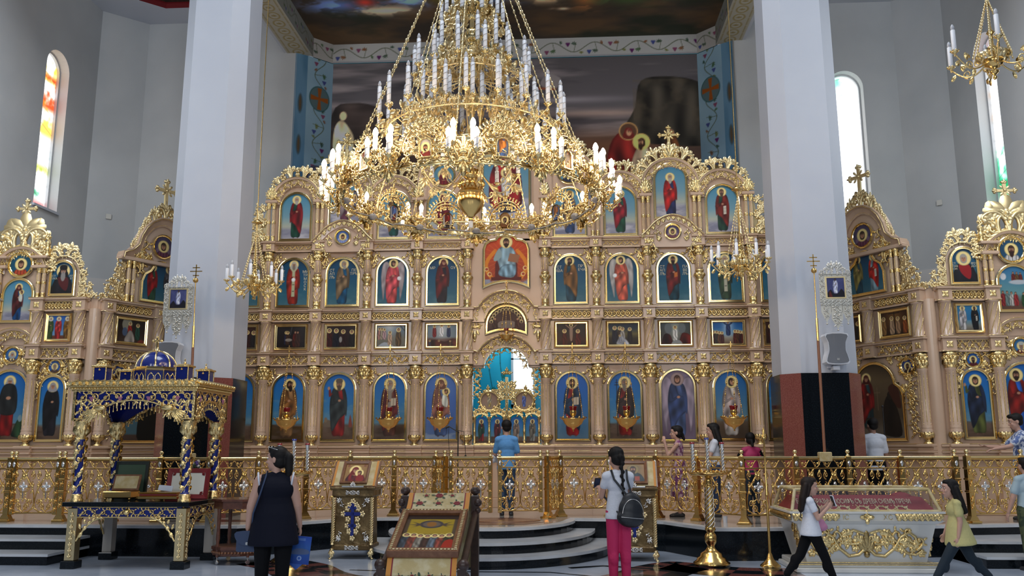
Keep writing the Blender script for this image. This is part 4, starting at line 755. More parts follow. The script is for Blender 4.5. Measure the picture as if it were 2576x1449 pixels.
for sg in (-1, 1):
    mb = MB(); M = flat(sg*.62, 3.86, -.01)
    for q in (1, -1): cscroll(mb, M, 0, .0, PI/2-q*.9, .16, q, .014); cscroll(mb, M, 0, .02, PI/2-q*1.7, .14, -q, .012); leaf(mb, M, q*.03, -.04, -PI/2+q*.5, .12, .05)
    leaf(mb, M, 0, -.06, -PI/2, .18, .08, .03); mb.ball(M(0, -.26, .01), .025); palmette(mb, M, 0, .0, PI/2, .12, 3); I0.p('gilt_pendant', mb, 'gold', 0, 0, 0)
    pts = [(sg*(.90-.45*t), 5.50+.42*t**1.4) for t in np.linspace(0, 1, 10)]+[(sg*(.45-.4*t), 5.92+.05*math.sin(t*PI/2)) for t in np.linspace(.1, 1, 8)]
    if sg < 0: pts = pts[::-1]
    mb = MB(); mb.sweep(pts, [(-.10, 0), (-.10, .06), (0, .10), (.03, .10), (.03, 0)], False); o = I0.p('hood', mb, 'cream', 0, 0, 0); mb = MB(); mb.tube([(p[0], -.102, p[1]) for p in pts], .009, 5); obj('gilt_beading', mb, 'bright_gold', o)
mb = MB(); mb.prism(archpath(.70, 5.60, 7.75, 20), .0, .14); I0.p('gable_panel', mb, 'cream', 0, 0, 0); I0.arch(0, 7.05, .70, 1.3, n=9, cresth=hp(.20, .30)); mb = MB(); cross_trefoil(mb, (0, -.03, 7.9), .55, .02); I0.p('crowning_cross', mb, 'gold', 0, 0, 0)

# ---- icons of the lowest row
def L1(k, lab, bg, **kw):
    c = base(.69, 1.35, 'sky', 20+k); 
    if bg: bg(c)
    f = dict(robe=(.5, .2, .15), mantle=None); f.update(kw); saint(c, .345, .10, 1.12, **f); return icon(I0, lab, BX[k], 1.667, .345, 1.35, c, group='arched icons of the lowest row')
G1 = 'lowest row of the icon screen'
L1(-5, 'arched icon of a blue robed figure, lowest row, half hidden behind the left pillar', None, robe=(.25, .35, .5), mantle=(.35, .25, .2))
L1(-4, 'arched icon of a dark bearded figure in a tan robe, lowest row, far left', lambda c: c.clouds((.30, .22, .12), .3, .5, .4, .1, .9, 3, (c.Y < .3).astype(float)), robe=(.52, .38, .24), mantle=(.46, .30, .15), beard=2, turn=1)
L1(-3, 'arched icon of a crowned figure in green and crimson, one hand raised, lowest row', lambda c: (c.poly([(.05, .3), (.1, .42), (.2, .40), (.25, .3)], (.42, .36, .30)), c.poly([(.55, .3), (.58, .52), (.62, .3)], (.5, .25, .2)), c.ell(.1, .42, .03, .05, (.5, .4, .3))), robe=(.45, .10, .09), mantle=(.16, .18, .18), beard=2, hair=(.30, .24, .20), hat=(.38, .32, .26), item='bless')
L1(-2, 'arched icon of a grey bearded bishop in dark red with a book, lowest row', None, robe=(.36, .22, .17), mantle=(.34, .11, .11), beard=2, hair=(.55, .50, .46), item='book', stole=(.55, .50, .44))
def halo_bg(c): c.grad([(0, (.45, .52, .62)), (.12, (.36, .45, .62)), (.6, (.12, .28, .60)), (1, (.14, .34, .66))]); c.glow(.345, .98, .42, .5, (.40, .52, .72), .7); c.clouds((.6, .64, .70), .4, .6, .3, .1, .8, 9, (c.Y < .17).astype(float))
L1(-1, 'arched icon of a veiled woman holding a child, lowest row, left of the open doors', halo_bg, robe=(.30, .36, .50), mantle=(.50, .32, .27), veil=(.42, .26, .20), beard=0, item='child')
L1(1, 'arched icon of a red and blue robed figure with an open book, lowest row', lambda c: c.grad([(0, (.36, .46, .52)), (.2, (.30, .46, .58)), (.6, (.12, .38, .66)), (1, (.10, .36, .70))]), robe=(.58, .10, .10), mantle=(.06, .16, .26), item='book', beard=1, hair=(.16, .09, .06), shift=-1)
L1(2, 'arched icon of an elder in red and brown with a staff cross, lowest row', None, robe=(.52, .13, .10), mantle=(.18, .13, .12), item='cross', beard=3, hair=(.42, .38, .34), shift=-1)
c = Cv(.72, 1.40, 92); c.grad([(0, (.36, .28, .34)), (.5, (.42, .36, .45)), (1, (.48, .40, .48))]); c.clouds((.50, .44, .52), .45, .7, .3, .5, .7, 3); saint(c, .36, .10, 1.2, (.22, .28, .42), (.17, .22, .36), beard=0, hair=(.22, .12, .07), wings=(.56, .50, .55), halo=(.62, .52, .50))
icon(I0, 'tall arched icon of a winged figure in blue on a mauve ground, a side door', BX[3], 1.65, .36, 1.40, c, group='arched icons of the lowest row')
L1(4, 'arched icon of a young white robed figure, lowest row, beside the right pillar', lambda c: c.grad([(0, (.26, .19, .13)), (.26, (.36, .30, .24)), (.34, (.36, .50, .56)), (1, (.08, .34, .62))]), robe=(.66, .62, .58), mantle=(.58, .52, .50), beard=0, hair=(.14, .08, .05), turn=1)
L1(5, 'arched icon hidden behind the right pillar, lowest row', None, robe=(.4, .3, .2), mantle=(.2, .2, .3))
# ---- second figure row (deesis)
def R2(k, lab, txt=None, **kw):
    c = base(.688, 1.02, 'teal', 50+k); f = dict(robe=(.5, .2, .15), mantle=None); f.update(kw); saint(c, .344, .06, .90, **f)
    e = icon(I0, lab, BX[k], 4.299, .344, 1.02, c, group='arched icons of the middle row')
    if txt:
        for s, x, z in txt: text(e, s, x, z, .075, m='letter_gold')
R2(-5, 'arched icon half hidden by the left pillar, middle row', robe=(.25, .3, .35), mantle=(.3, .2, .15))
R2(-4, 'arched icon of a bishop in red with a pale stole, middle row', [('СТ\nПЕ\nТ', -.23, .70), ('МИ\nТР\nМ\nО\nС\nК', .24, .70)], robe=(.48, .13, .08), mantle=(.52, .14, .09), stole=(.70, .70, .55), beard=2, hair=(.45, .40, .36), item='orb', veil=(.70, .68, .62))
R2(-3, 'arched icon of a bowing figure in blue and tan under the left hood', [('СТ\nАП\nЛЪ', -.22, .72), ('ПЕ\nТРЪ', .22, .72)], robe=(.05, .26, .38), mantle=(.42, .34, .24), turn=1, beard=2, hair=(.55, .52, .48))
R2(-2, 'arched icon of a winged figure in pink facing right, middle row', None, robe=(.68, .26, .25), mantle=(.72, .28, .30), wings=(.60, .55, .55), turn=1, beard=0, item='orb')
R2(-1, 'arched icon of a veiled woman in dark red facing right, middle row', [('МР', -.20, .74), ('ОУ', .21, .74)], robe=(.10, .08, .12), mantle=(.32, .07, .08), veil=(.30, .06, .07), turn=1, beard=0)
R2(1, 'arched icon of a bearded figure in an ochre cloak facing left, middle row', [('СТ\nIѠА', -.22, .72), ('ПРТ\nЕЧА', .22, .74)], robe=(.07, .22, .28), mantle=(.42, .28, .13), turn=-1, beard=2, shift=-1)
R2(2, 'arched icon of a winged figure in coral facing left, middle row', None, robe=(.72, .32, .24), mantle=(.66, .30, .22), wings=(.62, .60, .58), turn=-1, beard=0, item='orb')
R2(3, 'arched icon of a bald elder in dark red with a red book, middle row', [('СТ\nАП\nЛЪ', -.21, .70), ('ПА\nВЕ\nЛЪ', .23, .70)], robe=(.08, .20, .24), mantle=(.36, .10, .09), beard=2, item='redbook')
R2(4, 'arched icon of a bishop in green behind the small right chandelier, middle row', None, robe=(.16, .22, .14), mantle=(.14, .20, .12), stole=(.66, .64, .55), veil=(.62, .58, .48), beard=2, hair=(.5, .46, .42))
R2(5, 'arched icon hidden behind the right pillar, middle row', robe=(.25, .3, .35), mantle=(.3, .2, .15))
# ---- upper row
def R4(k, lab, zb=5.655, H=1.03, **kw):
    c = base(.684, H, 'heaven', 80+k); f = dict(robe=(.5, .2, .15), mantle=None); f.update(kw); saint(c, .342, .07, .88, **f); return icon(I0, lab, BX[k], zb, .342, H, c, group='arched icons of the upper row')
R4(-4, 'arched icon of a white haired figure in green and red, upper row far left', robe=(.08, .22, .17), mantle=(.42, .09, .10), beard=2, hair=(.62, .60, .56), shift=-1)
R4(-3, 'arched icon of a figure in muted purple and grey, upper row, above the left hood', 5.98, 1.05, robe=(.34, .18, .24), mantle=(.44, .38, .38), beard=2)
R4(-2, 'arched icon of a figure in ochre and green, upper row, behind the chandelier rim', robe=(.10, .26, .24), mantle=(.50, .36, .20), beard=2)
R4(-1, 'arched icon of a veiled figure in deep red, upper row, left of the bowl', robe=(.36, .06, .09), mantle=(.40, .07, .10), veil=(.34, .06, .09), beard=0)
R4(1, 'arched icon of a crowned figure in blue and tan, upper row, right of centre', robe=(.14, .22, .36), mantle=(.42, .34, .28), hat=(.6, .45, .2), beard=2)
R4(2, 'arched icon of a figure in green and crimson turning, upper row, behind the chandelier', robe=(.08, .24, .17), mantle=(.46, .08, .11), beard=1)
R4(3, 'arched icon of a white bearded figure in a scarlet cloak, upper row, under the cross', 5.98, 1.16, robe=(.12, .14, .28), mantle=(.60, .09, .07), beard=3, hair=(.62, .58, .52))
R4(4, 'arched icon of a figure in maroon holding a scroll, upper row, far right', robe=(.10, .20, .15), mantle=(.38, .11, .08), item='scroll', beard=2, hair=(.30, .22, .18), shift=-1)
def medal(I, lab, x, z, r, y=-.02, veil=None, hair=(.15, .1, .07), beard=0, robe=(.4, .15, .12), bgc=(.20, .32, .55), wings=None, hat=None, txt=None, rim=.045):
    c = Cv(2*r, 2*r, 110, bgc); c.clouds(tuple(q*.8 for q in bgc), .4, .7, r*.6, r*.6, .6, 3)
    if wings: c.ell(r, r*.6, r*.8, r*.4, wings)
    c.poly([(r*.35, 0), (r*.45, r*.45), (r*.8, r*.62), (r*1.2, r*.62), (r*1.55, r*.45), (r*1.65, 0)], robe, fold=(20/r, .2, 1, .3)); head(c, r, r*1.05, r*.30, hair, beard, SKINP, 0, GOLDP, veil, hat)
    path = [(r*math.cos(t), r+r*math.sin(t)) for t in np.linspace(-PI/2, 1.5*PI, 29)[:-1]]; pr = [(-.002, 0), (-.002, .02), (-.012, .03), (-.02, .012), (-.032, .012), (-.04, .035), (-.055, .03), (-.055, 0)]
    k = rim/.055; return icon(I, lab, x, z-r, r, 2*r, c, path, lambda X, Y: (X-r)**2+(Y-r)**2 < r*r, y, prof=[(-a*k, b) for a, b in pr], name='round_icon')
medal(I0, 'small round icon with a pale winged face under the left hood', BX[-3], 5.70, .125, -.13, bgc=(.30, .42, .68), wings=(.62, .66, .78), robe=(.5, .55, .72))
medal(I0, 'small round icon with a dark mauve ground under the right hood', BX[3], 5.70, .125, -.13, bgc=(.34, .28, .42), wings=(.55, .45, .50), robe=(.42, .25, .3))
medal(I0, 'round icon of a red veiled bust, upper row left of centre', BX[-1], 6.98, .20, veil=(.40, .07, .1), robe=(.42, .08, .1), bgc=(.36, .55, .62))
medal(I0, 'round icon of a dark robed bust, upper row right of centre', BX[1], 6.98, .20, robe=(.12, .13, .2), bgc=(.36, .55, .62), beard=2)
# ---- scenes of the small row
def R3(k, lab, fn, x=None, I=I0, hw=.335, z=3.452):
    c = Cv(2*hw, .52, 110); fn(c); path = [(-hw, 0), (hw, 0), (hw, .52), (-hw, .52)]
    return icon(I, lab, BX[k] if x is None else x, z, hw, .52, c, path, lambda X, Y: X > -1, prof=[(.0, 0), (.0, .03), (-.015, .045), (-.03, .03), (-.045, .03), (-.055, .02), (-.055, .005)], group='small framed scenes between the twisted columns', name='framed_scene')
def nat(c): c.grad([(0, (.09, .05, .05)), (1, (.14, .12, .12))]); c.stroke([(.36, .52), (.32, .3)], .012, (.32, .33, .34)); crowd(c, [.24, .27], .12, .25, [(.12, .13, .22), (.22, .14, .1)]); c.ell(.29, .2, .07, .03, (.6, .55, .5)); crowd(c, [.42, .47], .08, .3, [(.30, .10, .07), (.22, .12, .09)], False); c.clouds((.2, .16, .14), .5, .8, .2, .1, .5, 3)
def four(c): c.grad([(0, (.13, .07, .06)), (1, (.20, .14, .14))]); crowd(c, [.1, .24, .38, .55], .05, .36, [(.22, .06, .05), (.08, .08, .12), (.16, .08, .08), (.10, .08, .08)]); c.ell(.33, .2, .03, .06, (.6, .58, .55))
def bap(c): c.grad([(0, (.42, .40, .36)), (.4, (.46, .44, .38)), (.7, (.42, .48, .52)), (1, (.50, .52, .60))]); c.glow(.3, .5, .12, .2, (.85, .85, .82), .8); crowd(c, [.1, .15, .2], .2, .22, [(.6, .42, .38), (.55, .5, .42), (.62, .5, .5)]); c.poly([(.05, 0), (.2, .14), (.4, .05), (.4, 0)], (.66, .68, .70)); crowd(c, [.31], .09, .26, [(.66, .54, .44)]); crowd(c, [.48], .08, .33, [(.34, .26, .16)]); c.stroke([(.62, .15), (.6, .5)], .02, (.2, .2, .16)); c.stroke([(.6, .36), (.5, .48)], .012, (.2, .2, .16))
def tra(c): c.grad([(0, (.22, .10, .08)), (.35, (.34, .22, .18)), (.45, (.45, .50, .52)), (1, (.38, .46, .52))]); c.glow(.33, .4, .14, .2, (.80, .80, .78), .9); crowd(c, [.19], .24, .22, [(.45, .12, .12)]); crowd(c, [.33], .25, .23, [(.82, .80, .78)]); crowd(c, [.47], .24, .22, [(.13, .18, .3)]); c.poly([(0, .12), (.2, .18), (.4, .14), (.55, .20), (.67, .14), (.67, 0), (0, 0)], (.30, .13, .10), fold=(20, .3, 0, .4)); crowd(c, [.1, .28, .5], .03, .14, [(.2, .18, .25), (.35, .14, .12), (.3, .2, .14)])
def cru(c): c.grad([(0, (.12, .06, .05)), (.3, (.26, .12, .09)), (.45, (.20, .13, .12)), (1, (.13, .13, .13))]); c.stroke([(.33, .05), (.33, .5)], .016, (.08, .05, .04)); c.stroke([(.2, .42), (.46, .42)], .014, (.08, .05, .04)); c.stroke([(.23, .44), (.33, .36), (.43, .44)], .02, (.58, .45, .36)); c.poly([(.30, .38), (.36, .38), (.35, .15), (.31, .15)], (.60, .48, .40)); c.ell(.33, .44, .036, .036, GOLDP); c.ell(.33, .435, .018, .024, (.3, .2, .15)); crowd(c, [.2, .46], .05, .30, [(.26, .06, .05), (.30, .06, .05)])
def ent(c): c.grad([(0, (.10, .08, .07)), (.32, (.20, .16, .10)), (.5, (.40, .36, .20)), (.7, (.16, .19, .24)), (1, (.07, .09, .14))]); crowd(c, [.17, .27, .32, .46], .1, .30, [(.07, .08, .14), (.2, .14, .1), (.55, .52, .48), (.12, .09, .08)]); c.poly([(.2, .05), (.28, .22), (.34, .2), (.45, .04)], (.60, .60, .62), fold=(30, .2, 0, .3)); crowd(c, [.27], .08, .16, [(.5, .5, .52)])
def res(c): c.grad([(0, (.22, .18, .14)), (.3, (.30, .28, .24)), (1, (.24, .28, .30))]); c.glow(.33, .36, .14, .25, (.62, .63, .58), .9); crowd(c, [.33], .12, .28, [(.76, .74, .70)]); c.ell(.2, .36, .07, .1, (.42, .44, .44)); c.ell(.46, .36, .07, .1, (.42, .44, .44)); c.poly([(.08, .02), (.12, .24), (.24, .22), (.26, .02)], (.20, .06, .05), fold=(20, .3, 0, .3)); c.poly([(.42, .02), (.46, .26), (.62, .22), (.66, .02)], (.34, .09, .06), fold=(20, .3, 0, .3)); c.poly([(.25, .02), (.3, .12), (.42, .12), (.46, .02)], (.58, .58, .56))
def asc(c): c.grad([(0, (.34, .22, .14)), (.32, (.55, .50, .42)), (.45, (.42, .55, .64)), (.7, (.14, .36, .58)), (1, (.08, .28, .52))]); c.glow(.34, .40, .10, .18, (.75, .80, .84), .8); crowd(c, [.34], .22, .26, [(.12, .18, .32)], False); c.stroke([(.27, .45), (.34, .40), (.41, .45)], .03, (.12, .18, .32)); crowd(c, [.06, .12, .17, .22], .06, .24, [(.26, .12, .1), (.2, .17, .14), (.34, .22, .14)]); crowd(c, [.47, .52, .57, .62], .06, .25, [(.30, .12, .09), (.28, .16, .1), (.2, .1, .1)])
def drk(c): c.grad([(0, (.14, .05, .04)), (1, (.24, .13, .08))]); crowd(c, [.15, .3, .45, .58], .05, .36, [(.2, .08, .05), (.12, .1, .1)])
R3(-5, 'small dark framed scene half hidden by the left pillar', drk); R3(-4, 'small framed night scene of a birth with a ray of light', nat); R3(-3, 'small dark framed scene of four haloed figures in a row', four); R3(-2, 'small pale framed scene of figures at a river', bap); R3(-1, 'small framed scene of three figures glowing above a red hill', tra)
R3(1, 'small dark framed crucifixion scene with two red mourners', cru); R3(2, 'small framed burial scene against a yellow horizon', ent); R3(3, 'small grey framed scene of a white figure rising from a tomb', res); R3(4, 'small framed scene of a figure rising into a blue sky above a crowd', asc); R3(5, 'small dark framed scene behind the right pillar', drk)
# ---- centre icons
c = Cv(.84, .62, 100); c.grad([(0, (.20, .11, .10)), (.5, (.30, .20, .18)), (1, (.22, .13, .12))]); c.poly([(.3, .28), (.56, .28), (.6, .16), (.26, .16)], (.50, .44, .40)); crowd(c, [.2, .64], .02, .34, [(.20, .10, .09), (.24, .12, .10)], False)
for k in range(13): a = PI*(.06+.88*k/12); x = .42+.30*math.cos(a); y = .22+.30*math.sin(a); c.ell(x, y, .034, .034, GOLDP); c.ell(x, y-.006, .022, .024, (.18, .10, .08))
ins = lambda X, Y: ((Y < .20) & (Y > .09*(1-((X-.42)/.42)**2))) | ((Y >= .20) & (((X-.42)/.42)**2+((Y-.20)/.42)**2 < 1))
pb = [(.42*t, .09*(1-t*t)) for t in np.linspace(-1, 1, 13)]
icon(I0, 'arched icon of a supper with a ring of gold haloes above the doors', 0, 3.70, .42, .62, c, pb+[(.42*math.cos(t), .20+.42*math.sin(t)) for t in np.linspace(0, PI, 17)], ins, -.03)
c = Cv(.94, 1.10, 100); c.grad([(0, (.42, .40, .46)), (.10, (.52, .50, .55)), (.17, (.62, .24, .13)), (1, (.80, .27, .10))])
for k in range(28): a = k*2*PI/28; c.stroke([(.47+.1*math.cos(a), .62+.1*math.sin(a)), (.47+.7*math.cos(a), .62+.7*math.sin(a))], .007, (.90, .55, .22), .5)
for sg in (-1, 1): c.stroke([(.47+sg*(.22+.18*math.sin(t)), .15+.62*t/PI) for t in np.linspace(0, PI, 20)], .075, (.86, .50, .12), .8)
c.clouds((.58, .58, .64), .35, .55, .2, .1, 1, 4, (c.Y < .2).astype(float)); c.poly([(.17, .17), (.77, .17), (.77, .24), (.17, .24)], (.34, .07, .06), smooth=False); c.poly([(.25, .22), (.69, .22), (.69, .50), (.62, .66), (.32, .66), (.25, .50)], (.36, .10, .09), smooth=False)
c.poly([(.33, .82), (.24, .66), (.30, .56), (.34, .40), (.34, .27), (.62, .24), (.66, .50), (.62, .60), (.66, .70), (.58, .84), (.45, .88)], (.50, .60, .64), fold=(34, .16, 0, .2)); c.poly([(.36, .44), (.33, .28), (.62, .25), (.66, .46), (.5, .50)], (.44, .56, .62), fold=(40, .2, 1, .1)); c.poly([(.33, .82), (.22, .62), (.26, .56), (.38, .66)], (.55, .62, .62)); c.poly([(.50, .56), (.70, .52), (.74, .68), (.54, .72)], (.60, .40, .28), smooth=False); head(c, .47, .945, .062, (.16, .08, .05), 1)
for x, y in ((.08, .40), (.14, .30), (.84, .42), (.80, .30)): c.ell(x, y, .042, .042, GOLDP); c.ell(x+.005, y, .028, .028, (.66, .22, .12))
pb = [(.47*t, .13*(1-t*t)) for t in np.linspace(-1, 1, 13)]; top = [(.47, .80), (.43, .93), (.33, 1.0), (.22, 1.02), (.17, 1.08), (.0, 1.12), (-.17, 1.08), (-.22, 1.02), (-.33, 1.0), (-.43, .93), (-.47, .80)]
ins = lambda X, Y: (Y > .13*(1-((X-.47)/.47)**2)) & ((Y < .82) | (Y < np.interp(X, [0, .04, .14, .25, .3, .47, .64, .69, .8, .9, .94], [.80, .93, 1.0, 1.02, 1.08, 1.12, 1.08, 1.02, 1.0, .93, .80])))
icon(I0, 'large central icon of a seated figure in pale blue on a red and gold throne', 0, 4.62, .47, 1.10, c, pb+top, ins, -.03)
c = Cv(1.0, 1.62, 70); c.grad([(0, (.60, .58, .62)), (.25, (.52, .56, .60)), (.5, (.42, .58, .64)), (1, (.22, .48, .60))]); c.clouds((.70, .68, .72), .42, .62, .4, .15, .9, 7, (c.Y < .5).astype(float))
c.poly([(.22, .30), (.16, .8), (.24, 1.15), (.42, 1.30), (.60, 1.28), (.76, 1.1), (.82, .7), (.76, .28)], (.52, .09, .09), fold=(18, .25, 0, .3)); c.poly([(.3, .22), (.5, .5), (.72, .22)], (.08, .12, .24), fold=(18, .3, 0, .2)); c.poly([(.44, .5), (.40, .85), (.5, 1.0), (.60, .85), (.56, .55)], (.74, .72, .70), fold=(26, .15, 0, .1)); head(c, .5, 1.36, .085, (.14, .09, .06), 0, SKINP, 0, GOLDP, (.48, .08, .09)); head(c, .5, 1.02, .055, (.14, .09, .06), 0)
icon(I0, 'tall central icon of a seated woman in red with a child, behind the chandelier bowl', 0, 5.98, .50, 1.62, c, None, None, -.03)
# ------------------------------------------------------------------ side screens: an angled screen and a parallel one on each side
def swirl_bracket(I, x, sg, z0, w, h, name='scroll_bracket'):
    mb = MB(); M = (lambda s, t, h_=0.: (x+sg*s, -.02-h_, z0+t)); scrollfill(mb, M, w, h)
    mb.prism([(x, z0), (x+sg*w*.6, z0), (x+sg*w*.22, z0+h*.4), (x, z0+h*.85)][::sg], -.015, 0); I.p(name, mb, 'leaf_gold', 0, 0, 0)
def spray(I, c0, q, s, t, a, l, w_, r=.013, y=-.01):
    mb = MB(); M = (lambda ss, tt, h=0.: (c0+q*(s+ss), y-h, t+tt)); cscroll(mb, M, 0, 0, a, l, w_, r); palmette(mb, M, 0, 0, a+1.5, l*.55, 4, 1.8, .4); palmette(mb, M, 0, 0, a-1.5, l*.45, 4, 1.6, .4); I.p('gilt_spray', mb, 'gold', 0, 0, 0)
def two_saints(W, H, m1, m2, seed):
    c = base(W, H, 'teal', seed, 95); saint(c, W*.30, .04, H*.86, m1[0], m1[1], beard=2); saint(c, W*.70, .04, H*.86, m2[0], m2[1], beard=2, hair=(.5, .46, .42), item='scroll', shift=-1); return c
def door_scene(dark):
    c = Cv(1.24, 1.42, 85); c.grad([(0, (.38, .34, .30)), (.15, (.42, .38, .32)), (.3, (.30, .25, .19)), (.75, (.36, .29, .20)), (1, (.14, .10, .07))]); c.glow(.45, 1.1, .35, .3, (.50, .42, .30), .6)
    saint(c, .22, .30, .85, (.35, .36, .22), (.55, .52, .42), beard=3, hair=(.6, .56, .5)); saint(c, .44, .22, 1.0, (.10, .20, .22), (.42, .08, .08), veil=(.26, .07, .07), beard=0)
    c.poly([(.78, .62), (.74, .2), (.80, .10), (1.12, .10), (1.08, .5), (.98, .74), (.88, .80)], (.09, .065, .05), fold=(16, .2, 0, .3)); c.ell(.93, .80, .06, .075, (.12, .09, .07)); c.poly([(.9, .9), (1.0, 1.0), (1.1, .95), (1.15, .6), (1.05, .6)], (.25, .12, .08)); c.stroke([(.66, .55), (.66, .95)], .012, (.5, .4, .3)); c.stroke([(.6, .86), (.72, .86)], .012, (.5, .4, .3))
    if dark:
        c.grad([(0, (.30, .22, .18)), (.1, (.32, .24, .2)), (.12, (.30, .42, .45)), (1, (.28, .42, .50))]); c.poly([(.35, .12), (.45, .95), (.62, 1.1), (.80, .95), (.92, .12), (.62, .06)], (.025, .035, .03), fold=(12, .3, 0, .2)); head(c, .62, 1.16, .07, (.1, .07, .05), 2)
    return c
def angled(sg, lab, o, ang, icons):
    I = Ico('angled_icon_screen', lab, o, ang); L = 2.4; ctr = 1.22; cols = [.17, 2.27]; mb = MB(); mb.box(0, L, 0, .14, SZ, 4.25); I.p('screen_wall', mb, 'cream', 0, 0, 0)
    mb = MB(); mb.lathe([(.11, 0), (.11, 3.6)], 16, (0 if sg < 0 else L, .04, SZ)); I.p('corner_shaft', mb, 'cream', 0, 0, 0)
    I.plinth(.0, L, cols); I.cornice(.03, L-.03, 3.13, 3.40, [.17, ctr, 2.27], [('frieze1', .31, 1.07), ('frieze1', 1.37, 2.13)]); I.cornice(.03, L-.03, 4.0, 4.25, [.17, ctr, 2.27], [('frieze2', .31, 1.07), ('frieze2', 1.37, 2.13)])
    for x in cols: I.column('lower', x, 1.60)
    for x in (.17, ctr, 2.27): I.column('twist', x, 3.40)
    # lower arched painting with shouldered head, gilded field around it
    hw = .62; H = 1.42; path = [(-hw, 0), (hw, 0), (hw, .82), (hw-.06, .95), (hw-.16, 1.02)]+[(.46*math.cos(t), .98+.44*math.sin(t)) for t in np.linspace(.25, PI-.25, 15)]+[(-hw+.16, 1.02), (-hw+.06, .95), (-hw, .82)]
    ins = lambda X, Y: (Y < .80) | ((Y < 1.02) & (np.abs(X-hw) < hw-.10)) | (((X-hw)/.46)**2+((Y-.98)/.44)**2 < 1)
    icon(I, icons[0], ctr, 1.65, hw, H, door_scene(sg < 0), path, ins, -.02)
    for q in (-1, 1):
        for t in ((.66, 2.55, 1.3, .26, 1), (.70, 2.75, 1.0, .24, -1), (.58, 3.04, .3, .24, 1), (.86, 2.98, 1.6, .22, 1), (.35, 3.07, .4, .22, -1), (.72, 2.42, -1.4, .22, 1), (.60, 2.86, 2.0, .2, 1), (.88, 2.80, -1.2, .22, -1)): spray(I, ctr, q, *t, r=.016)
        mb = MB(); vine(mb, (lambda ss, tt, h=0., q=q: (ctr+q*(.76+tt), -.01-h, 1.72+ss)), .95, .15, 7, .011, dens=1.4); I.p('gilt_strip', mb, 'gold', 0, 0, 0)
    for q, lb in ((-1, icons[1]), (1, icons[2])): medal(I, lb, ctr+q*.72, 2.93, .115, -.02, bgc=(.16, .24, .48), beard=2, robe=(.18, .12, .12))
    for x, k in ((.69, 3), (1.75, 4)): R3(0, icons[k][0], icons[k][1], x, I, .33)
    # gable tier
    for q in (-1, 1): I.column('w4', ctr+q*.64, 4.25, 1.08, -.06); swirl_bracket(I, ctr+q*.72, q, 4.25, .46, .78)
    mb = MB(); mb.box(ctr-.72, ctr+.72, -.006, .12, 4.2, 5.1)
    prof = [(1, 0), (.98, .10), (.80, .16), (.66, .28), (.60, .46), (.50, .62), (.34, .76), (.16, .84), (0, .86)]; P = [(ctr+.86*a, 5.06+1.05*b) for a, b in prof]; P = P+[(2*ctr-x, z) for x, z in P[-2::-1]]
    mb.prism([p for p in P], -.03, .12); mb.sweep(P, [(-.14, .03), (-.14, .06), (-.03, .10), (0, .15), (.03, .15), (.03, -.05)], False); mb.bbox(ctr-.90, ctr+.90, -.13, 0, 5.03, 5.10, .01); o_ = I.p('gable_panel', mb, 'cream', 0, 0, 0)
    mb = MB(); mb.tube([(p[0], -.155, p[1]) for p in P], .010, 5); mb.tube([(ctr+(p[0]-ctr)*.84, -.065, p[1]-.11) for p in P], .008, 5); obj('gilt_beading', mb, 'bright_gold', o_)
    for q in (-1, 1):
        for t in ((.48, 5.28, 2.2, .30, -1), (.46, 5.15, -1.6, .34, 1), (.46, 5.0, -1.2, .26, 1), (.36, 5.12, 2.6, .2, 1), (.52, 5.05, 1.2, .22, -1), (.30, 5.14, -2.4, .16, 1)): spray(I, ctr, q, *t, r=.017, y=-.04)
    medal(I, icons[5], ctr, 5.42, .20, -.05, bgc=(.30, .26, .38), wings=(.46, .36, .44), robe=(.36, .18, .26))
    hw = .43; H = .84; path = [(-hw, 0), (hw, 0), (hw, .40), (hw-.06, .56), (hw-.18, .64)]+[(.22*math.cos(t), .66+.18*math.sin(t)) for t in np.linspace(.2, PI-.2, 9)]+[(-hw+.18, .64), (-hw+.06, .56), (-hw, .40)]
    ins = lambda X, Y: (Y < .42) | ((Y < .64) & (np.abs(X-hw) < hw-.06-.5*(Y-.42))) | (((X-hw)/.22)**2+((Y-.66)/.18)**2 < 1)
    icon(I, icons[6], ctr, 4.30, hw, H, icons[7], path, ins, -.03)
    mb = MB(); hgt = lambda k: .17+.22*math.exp(-((k-.5)/.16)**2); Pm = np.array(P[2:-2])[::-1]; d = np.r_[0, np.cumsum(np.hypot(*np.diff(Pm, axis=0).T))]
    def Mg(s, t, h=0.):
        x = np.interp(s, d, Pm[:, 0]); z = np.interp(s, d, Pm[:, 1]); return (x+t*(x-ctr)*.25, -.04-h, z+t*.98)
    crest(mb, Mg, d[-1], hgt, 9, .021); I.p('pierced_crest', mb, 'leaf_gold', 0, 0, 0)
    mb = MB(); cross_trefoil(mb, (ctr, -.03, 6.22), .58, .02); I.p('crowning_cross', mb, 'leaf_gold', 0, 0, 0); return I
